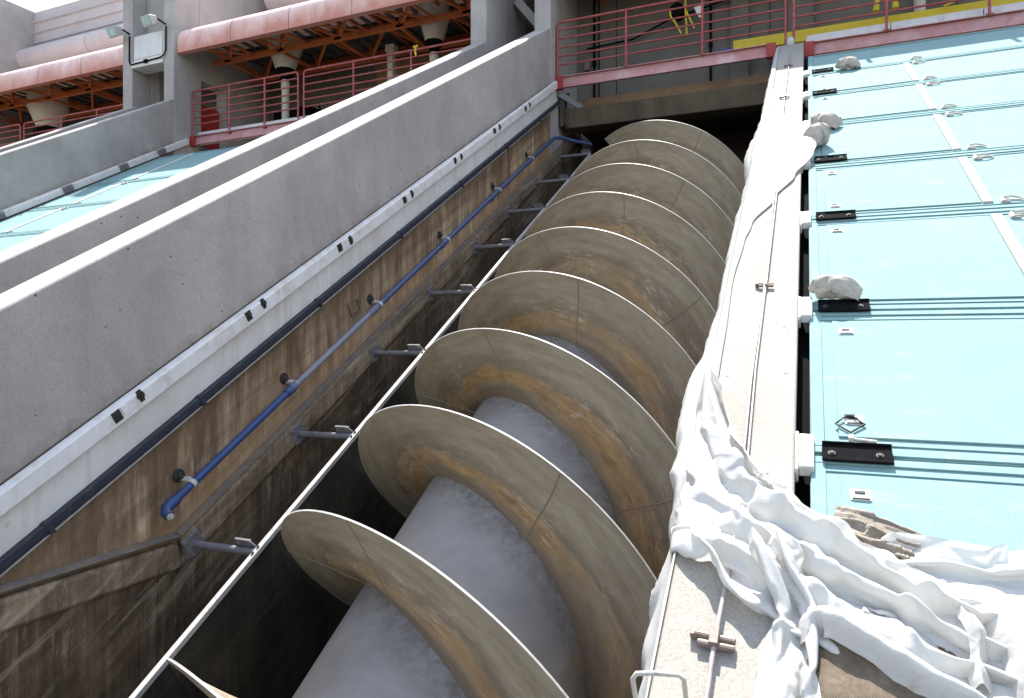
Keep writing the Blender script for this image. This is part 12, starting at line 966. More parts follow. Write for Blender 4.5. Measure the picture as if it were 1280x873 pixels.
CLOTH['sack'] = (40, 32, [
37,0,3,-5,2,-1,3,-3,-1,-1,0,2,4,-1,1,-1,2,5,0,-4,3,0,0,1,-1,0,0,1,2,0,0,4,4,0,-6,4,1,-1,-1,2,1,-1,0,0,-4,3,1,1,-1,-3,-1,4,-1,1,1,-1,-1,0,1,0,-1,2,0,-3,4,-4,2,1,-2,3,-2,2,-1,1,0,-1,1,-1,-2,1,2,0,0,0,-1,0,0,0,1,-1,0,0,0,0,1,-1,2,1,1,0,0,-1,0,0,1,-1,0,1,-1,0,0,0,0,0,0,0,1,0,0,-1,1,0,0,0,0,-1,0,1,0,3,0,-2,1,1,1,0,-1,0,0,0,0,0,1,-1,0,0,1,0,-1,1,-1,1,-1,1,0,0,0,0,0,0,4,-1,-3,2,1,1,-1,0,0,0,1,-1,1,-1,0,0,-1,2,0,0,0,-1,1,0,0,0,0,0,0,0,0,0,3,0,-1,0,0,-1,1,1,1,0,-1,0,0,1,0,0,-1,-2,2,0,1,0,0,0,0,0,0,0,0,0,0,0,3,-1,1,0,-1,1,0,0,0,0,0,0,1,-1,0,0,1,0,0,0,-1,0,1,-1,0,1,0,0,0,0,0,0,2,0,1,-1,1,0,0,0,0,0,1,-1,-1,2,0,-1,0,0,0,1,0,0,-2,0,1,0,1,0,0,0,0,0,3,0,0,0,0,0,0,0,0,1,-1,1,-1,0,0,1,0,0,0,0,0,0,-1,1,0,0,-1,1,0,0,0,0,2,1,0,0,0,0,0,0,1,-1,1,-1,0,0,1,-1,0,0,0,0,0,0,1,-1,1,0,0,0,0,-1,1,-1,4,-1,0,0,0,-1,1,0,0,0,0,0,0,0,0,0,0,0,1,0,0,0,-2,2,-1,0,1,-1,0,1,0,0,3,0,0,0,0,0,0,0,0,1,0,0,0,-1,0,0,1,0,-1,0,0,0,1,0,0,0,-1,1,0,0,-1,1,3,0,0,0,-1,1,0,0,0,0,0,0,0,1,0,0,-1,0,0,1,0,-1,0,0,1,0,0,-1,1,-1,1,-1,4,-1,0,0,0,0,1,-1,0,1,0,0,-1,0,0,0,0,0,0,0,1,0,0,0,-1,0,1,0,0,0,-1,1,3,0,0,0,0,0,0,0,0,0,0,0,1,0,-1,0,0,1,-1,0,0,0,0,0,1,0,-1,1,-1,0,0,0,3,1,-1,0,0,1,-1,0,0,1,0,-1,0,0,1,2,0,0,0,2,-5,-2,2,1,0,-1,1,-1,1,0,0,0,3,0,1,0,0,-1,0,0,0,0,0,0,1,-1,-1,0,1,-3,2,-4,3,2,0,0,0,1,-1,1,0,0,0,4,3,0,0,0,0,0,0,0,0,1,0,-1,0,0,0,1,-2,1,-3,3,1,0,-1,0,1,-1,0,0,0,-1,1,-3,3,0,0,0,0,0,0,-1,1,0,0,0,1,-1,0,0,0,1,-1,0,-2,1,2,0,0,0,0,0,0,0,0,-1,3,0,0,0,0,0,0,0,0,-1,-2,4,-1,0,1,-1,1,-1,0,0,1,-1,0,0,0,1,0,-1,0,0,1,0,3,0,0,0,0,1,-1,1,-1,-1,1,0,1,0,-1,1,-1,1,0,-1,0,0,0,0,1,0,-1,1,0,0,-1,-1,3,0,0,0,0,0,1,-1,0,0,0,0,0,1,0,-1,1,-1,0,0,0,0,0,0,0,0,1,-1,0,1,0,0,3,0,0,0,1,-1,0,0,0,1,-1,0,0,0,0,1,-1,0,0,1,-1,1,0,0,-1,1,0,0,0,-1,0,0,3,0,1,-1,0,0,0,1,0,-1,1,0,0,0,0,-1,0,0,0,0,0,0,0,0,0,1,-1,0,0,1,0,0,4,0,-1,1,-1,0,0,0,0,0,0,-1,1,0,0,1,0,-2,1,0,0,0,1,0,0,-1,1,0,0,-1,0,0,3,0,0,0,0,0,1,0,0,-1,1,0,-2,1,1,-1,0,1,-1,0,1,0,-1,0,0,0,0,0,0,0,1,0,3,0,0,0,0,0,0,0,0,1,-1,0,1,0,-1,0,1,-1,1,-1,0,0,0,0,0,1,-1,0,0,1,-1,1,3,1,0,-1,1,0,-1,1,-1,0,1,0,-1,0,0,1,-1,0,0,0,0,1,-1,1,0,-1,1,-1,1,-1,0,0,4,-1,0,1,-1,0,0,0,1,0,-1,0,0,1,0,-1,1,0,-1,0,1,-1,1,-1,0,0,0,1,-1,1,-1,0,3,0,1,-1,0,1,0,0,-1,0,1,0,0,-1,0,1,-1,0,0,0,-1,1,0,0,1,0,-1,0,0,0,1,-2,3,1,-1,0,0,0,0,0,1,0,-1,0,0,0,1,-1,1,0,0,-1,1,-1,0,1,-1,0,0,0,1,-1,0,0,3,0,0,1,-1,0,0,0,-1,1,1,-1,1,0,-1,1,-1,1,-1,0,0,1,0,-2,1,0,1,-1,0,1,-1,0,4,-2,2,-1,1,-2,0,1,1,0,-1,0,0,0,1,-1,1,-1,1,-1,0,0,0,0,0,1,-1,1,-1,0,1,-2,7,2,-4,-1,2,2,0,-1,-3,-1,1,0,-1,0,0,1,-1,1,-1,1,0,-1,0,1,-1,-1,1,0,0,1,-1,1,0,2,0,0,0,-1,2,0,1,-1,-1,2,-1,1,0,-1,1,-1,1,-1,1,-1,1,-1,0,0,0,0,0,0,0,0,3,-1,0,2,-3,0,0,2,-2,2,-1,1,0,0,0,0,0,1,-1,1,-1,1,-3,2,0,-1,1,0,0,1,-1,0,3,-3,3,1,-3,2,0,-6,6,0,0,0,1,-1,0,1,-1,0,1,-1,0,0,0,0,-1,1,0,1,-1,0,1,-1,2,2,0,-2,0,-1,-4,7,-3,1,1,0,0,0,0,0,-4,5,0,0,0,0,-2,-3,4,0,0,0,1,-1,0,0,2,1,0,-1,1,-6,4,-1,0,3,0,-2,1,1,0,-5,4,-1,2,1,-1,0,-3,2,-2,2,1,0,0,1,-1,0,941,5,4,1,4,0,4,1,3,-5,2,5,1,2,5,5,-3,1,5,3,4,-5,0,5,3,5,5,5,4,5,5,-1,-1,0,-2,3,-1,-2,1,4,-3,0,0,0,-1,3,-1,0,-1,2,-3,1,1,2,-3,0,1,0,0,0,1,0,-2,5,0,-3,1,1,-3,4,0,
-1,-1,1,0,-1,1,-1,1,-1,2,-1,1,-1,0,2,-1,0,1,0,-1,0,0,-1,1,-2,0,2,-1,-2,2,-2,0,0,0,-1,0,1,0,1,0,-2,4,-1,0,-2,0,1,0,0,0,0,0,-1,0,0,1,-2,0,1,0,-5,2,1,0,0,0,0,0,-1,1,0,0,-1,1,0,2,-1,-1,1,0,0,0,0,0,0,0,1,-1,-1,0,1,-4,1,-1,2,0,0,-1,0,1,0,0,0,-1,0,0,2,0,-1,0,1,1,0,0,-1,-1,1,0,-1,0,0,0,-1,-2,0,1,2,-2,0,1,0,0,-1,2,-1,0,0,0,1,-1,0,0,1,0,0,0,0,0,0,-1,0,1,0,0,-2,1,-1,1,-2,1,1,0,0,0,1,0,-1,0,-1,0,1,0,0,0,1,0,0,-2,2,-1,0,1,-1,0,0,2,-4,0,0,0,0,1,-1,0,1,0,-1,0,1,0,0,0,-1,1,1,-1,1,3,-5,2,-2,2,0,-1,0,0,0,1,-2,-1,1,-1,1,-1,1,0,0,0,0,-1,0,0,0,1,0,-1,1,0,-1,1,1,-1,0,1,-1,0,1,-1,0,-2,0,0,0,0,0,0,0,1,0,0,0,-1,1,0,-1,0,1,0,1,-1,0,1,0,-1,0,-1,1,0,-1,0,0,-1,-1,1,-1,0,0,1,-1,0,1,1,-1,0,-1,1,-1,1,-1,0,1,0,0,-2,3,0,-1,0,0,0,0,0,0,-1,0,-1,0,1,0,0,-1,1,0,0,0,-1,1,-1,1,-1,1,0,0,0,-1,1,0,0,0,0,0,1,-2,1,0,-1,-1,0,0,0,0,0,0,0,1,0,0,0,-1,1,-1,0,0,0,1,0,0,-1,1,0,0,0,0,0,0,-1,0,-1,0,0,0,-1,1,-1,0,0,1,1,-1,0,0,0,-1,1,-1,0,0,1,-1,1,0,1,-1,0,0,-1,1,-1,1,-2,1,-1,0,1,-1,1,-2,1,1,0,0,0,0,-1,1,-1,1,0,-1,1,0,0,-1,1,-1,1,-1,1,-1,1,-1,-1,-1,0,1,-1,1,-1,0,0,1,0,-2,1,1,-1,7,1,-1,-1,0,-4,-4,4,0,-2,1,-1,1,0,0,-1,2,-2,1,0,-1,1,-1,0,0,1,1,0,-1,0,-1,2,0,-1,-2,0,1,-2,3,-1,1,0,-1,1,0,0,-1,-1,0,-1,-1,0,1,-1,1,0,-1,0,1,0,-1,1,1,0,0,-2,2,-2,0,3,0,-2,-1,1,1,-1,0,-1,0,1,-3,-2,1,0,0,0,-1,0,0,0,1,0,0,1,-1,0,-1,3,-1,-2,0,-1,0,1,1,0,0,0,-1,1,-1,1,3,-1,-1,0,0,1,0,0,0,0,1,-3,2,0,1,-1,0,0,0,-1,0,0,0,0,0,0,1,0,-1,0,0,1,1,-2,1,0,0,-1,0,0,0,2,-3,1,4,-2,-1,0,0,-1,0,0,0,0,0,1,0,0,0,-1,1,-1,0,0,-1,-1,-1,1,0,0,0,0,0,0,1,-1,0,0,1,-1,0,1,-2,0,0,0,0,1,-1,0,1,0,-1,0,1,-1,-1,-2,1,-1,0,1,-1,0,1,0,0,0,-1,1,0,0,0,0,-1,0,0,0,0,0,0,1,0,0,-1,1,-1,0,0,-1,0,0,0,-1,1,0,1,-1,-1,0,1,0,0,-1,1,0,-1,0,0,0,1,-1,0,0,0,0,0,0,0,0,0,-2,0,1,0,0,-1,1,0,0,0,0,-1,2,-1,0,0,0,-1,0,0,0,0,1,0,-1,1,-1,1,-1,0,0,1,-1,0,-1,1,0,0,-1,1,0,0,0,1,-2,1,0,0,0,-1,0,0,0,0,0,0,1,-1,1,-1,0,0,1,0,-2,1,0,0,0,-1,1,0,0,-1,1,0,0,-1,1,0,0,0,-1,0,0,1,-1,1,-1,1,-1,0,0,1,-1,1,-1,-1,1,0,0,0,-1,1,0,0,1,-2,0,1,0,0,0,-1,1,-1,0,1,-1,0,0,0,0,0,1,-1,0,1,-1,0,0,0,0,0,-1,1,-1,1,0,0,0,0,0,0,-1,1,-1,-1,3,-2,1,-1,1,-1,0,0,0,0,1,-2,-2,2,-1,-1,1,0,0,0,0,0,0,1,-2,0,0,0,1,1,-2,0,-1,2,-1,1,-1,1,-1,0,0,1,0,-1,-1,0,0,0,-1,2,-1,0,0,0,0,-2,2,0,0,0,0,0,0,-1,1,1,-1,-1,1,-1,0,1,-1,1,-1,-1,-2,1,1,0,0,-2,1,0,-1,1,1,-1,1,-2,1,0,0,0,0,-1,1,0,-1,1,-1,0,1,-1,0,0,1,-2,-1,-2,2,1,0,3,0,-5,2,0,-1,-1,1,1,-1,0,-1,1,0,0,0,0,2,-1,0,-1,-1,0,0,1,-1,0,-6,7,4,0,-1,-1,-5,-5,1,2,-2,6,-2,0,0,0,1,0,0,0,1,-2,1,-1,0,-1,0,1,0,1,-1,0,-1,1,-3,2,-1,-1,4,0,0,-1,2,-2,-2,1,0,0,0,0,1,-1,0,-1,1,0,-2,0,1,0,0,0,0,-1,2,-4,0,2,3,0,-4,3,0,0,-4,0,1,-1,1,0,-1,1,0,0,0,3,-4,0,0,0,0,0,0,1,0,-1,-1,-2,3,0,-3,0,6,-3,-2,1,-2,1,0,0,1,-1,1,1,-1,0,0,0,-2,1,0,-1,1,0,1,-1,0,0,-3,4,1,0,-5,1,-1,3,2,-5,5,-4,1,0,-1,1,-1,1,0,1,0,-1,-1,0,0,0,0,1,-1,1,-1,1,2,-1,1,0,-1,1,-5,6,-6,1,2,-3,1,0,1,-2,1,1,1,0,0,-1,3,-2,-4,1,1,0,1,-1,0,0,-1,1,2,2,1,-5,3,-4,5,-2,5,-2,-1,-5,3,1,4,-1,1,-2,-1,0,-5,1,4,1,-1,-2,-2,0,3,-4,1,-1,2,1,-3,1,-5,5,0,0,0,0,-4,7,-6,1,-1,5,-5,4,2,-4,1,1,-5,0,1,4,0,-2,1,0,0,2,0,0,-3,-1,5,-3,0,1,-1,0,0,1,3,-6,1,0,0,2,0,-1,1,-3,3,-2,3,-4,1,2,-1,-1,3,-4,
1,1,0,0,0,-1,0,0,1,0,0,-3,2,0,-1,1,0,1,-1,0,1,-1,0,0,0,0,-1,3,-2,0,-4,3,0,0,2,0,-1,0,0,1,0,-1,0,1,0,-1,-1,-1,2,0,1,0,-1,1,-1,-1,1,0,0,-1,2,-1,1,-2,-1,1,1,1,-1,0,0,1,-1,0,1,-2,1,0,2,-3,1,0,1,0,0,0,0,-1,0,0,0,1,-1,1,-1,3,-3,0,0,4,-5,2,0,0,1,-1,1,-2,1,0,0,-4,4,0,0,2,-1,-1,-1,1,0,1,-1,0,0,0,2,1,-3,0,2,-3,1,0,0,1,-1,2,-1,-1,0,0,-1,1,-1,0,2,0,0,1,-4,1,1,0,0,0,0,0,-2,2,-1,0,1,0,1,-1,0,0,0,-2,1,1,0,0,0,0,0,0,0,1,-1,-4,6,-2,-1,1,0,0,0,0,1,-1,0,0,0,1,-1,0,0,0,0,0,-1,2,-1,0,0,0,0,0,0,0,0,0,1,-1,-1,1,0,0,1,0,-1,0,1,-1,0,0,0,1,0,1,-1,0,-1,2,-1,0,0,0,0,-1,1,-1,0,0,1,1,-1,0,0,1,-1,0,0,0,-1,1,0,-1,3,-2,0,0,0,-1,1,0,0,0,-1,1,0,0,0,-1,0,2,0,-1,1,-2,1,1,0,0,1,-2,1,0,-1,1,1,-1,0,0,0,0,-1,1,0,0,0,0,0,-1,0,0,0,1,0,0,0,-1,1,0,1,-1,0,-1,1,0,-2,3,-1,0,0,1,-1,0,0,0,0,0,-1,1,0,0,0,0,0,0,1,-1,0,0,0,0,0,1,0,-1,1,0,1,-2,1,0,-1,1,0,-1,0,1,0,0,-1,1,1,-1,-1,0,0,2,-1,0,-1,1,0,1,0,0,0,0,0,0,-1,1,1,-1,0,0,-1,1,0,-1,1,0,1,0,-1,2,-2,-1,0,2,-1,0,0,0,1,-1,0,0,0,1,-1,0,0,0,0,0,1,-1,-1,1,0,-1,1,6,0,-1,2,-3,-6,1,3,-3,1,0,0,1,-1,0,1,0,0,0,0,0,0,-1,1,0,-1,1,0,-1,1,1,-4,0,1,4,-2,2,-1,-1,-1,1,0,0,-2,0,2,0,-9,4,0,0,0,0,1,-1,0,0,0,-1,0,1,0,-2,0,1,2,-2,3,-2,1,-1,-1,2,-1,0,2,-2,0,0,2,-3,0,0,0,0,-1,1,0,0,0,-2,1,0,1,2,-2,0,-2,2,0,0,-1,1,0,0,-1,1,1,-1,0,0,1,-1,-1,1,1,0,0,-1,0,0,0,-2,4,-1,0,0,-1,0,0,0,-1,1,0,-1,2,0,-1,0,0,0,0,0,1,0,0,0,0,0,1,-1,0,0,-3,5,-1,0,-1,0,0,-2,2,0,0,-1,0,1,2,-4,1,1,1,-1,1,0,-1,0,0,0,0,0,0,0,0,0,1,-1,0,1,0,0,-1,1,-3,1,1,0,0,0,0,0,-1,1,0,0,0,0,0,-1,0,1,0,0,-1,1,-1,0,0,0,1,0,0,-1,0,0,0,0,-1,1,0,0,0,-1,-1,2,0,0,0,0,0,0,0,0,0,0,0,0,0,0,0,1,0,0,0,0,-1,0,-1,0,1,0,-1,1,0,0,1,-1,0,0,0,0,-1,1,0,0,1,0,0,-1,0,0,1,0,-1,-1,3,-2,0,0,0,-1,0,0,1,0,-1,1,0,0,1,-1,0,0,0,0,0,0,1,0,0,-1,-1,1,0,0,1,1,-3,1,0,0,-1,1,-1,1,0,0,0,0,0,0,0,0,-1,1,0,0,1,0,0,0,0,0,-1,0,1,0,-1,-1,1,-1,1,-1,1,-1,1,0,0,0,-1,1,0,0,0,0,0,-1,1,1,0,0,1,-1,1,0,-1,1,-1,0,0,0,0,0,0,0,0,0,-1,1,0,1,-2,1,1,-1,0,0,0,0,-1,1,1,0,-1,1,0,0,-2,1,1,0,0,0,-2,1,0,0,0,-1,1,0,0,-1,1,0,0,0,0,0,0,0,1,-2,0,1,0,0,0,0,-1,1,0,-1,0,0,0,0,0,1,-1,1,-2,1,0,1,-1,0,0,0,0,0,0,0,1,-1,1,0,1,-1,-2,2,0,-1,0,1,-1,0,1,-2,1,0,0,1,-2,0,1,1,0,-1,0,0,0,0,0,0,-1,1,0,1,0,1,0,-1,0,0,1,-2,0,0,1,-1,0,0,0,0,0,0,0,1,0,2,-5,2,0,0,0,0,0,0,1,-2,2,0,1,0,1,-2,-3,2,0,0,1,0,-1,0,0,0,-1,0,3,0,0,-4,5,-3,0,0,0,0,-1,1,-4,-2,-1,-1,1,1,0,1,-2,-2,1,8,-2,2,1,-1,0,0,0,0,1,-3,2,-1,1,0,0,0,0,0,-1,2,4,-1,-1,0,-2,-1,1,2,-2,0,-1,1,-1,1,0,-1,1,0,-1,0,1,-1,1,0,1,-1,-1,1,1,-1,0,0,-2,5,-1,0,1,-1,1,-3,3,-5,2,0,0,0,0,0,0,0,0,0,-2,4,-4,2,0,0,0,0,1,-2,0,1,0,-1,2,-1,-2,2,0,3,-4,2,-1,-1,1,-2,3,-1,0,0,0,0,1,-2,0,1,1,-1,0,0,-1,1,0,0,0,0,0,-2,0,0,5,-2,2,-5,1,1,0,-1,-1,3,2,-5,1,0,1,0,1,3,-4,0,-1,1,-1,1,-1,0,-1,1,0,-2,0,1,-1,4,-5,4,-3,-1,1,3,1,0,-5,0,3,0,1,-1,3,-6,2,2,-1,1,-1,-1,0,1,])
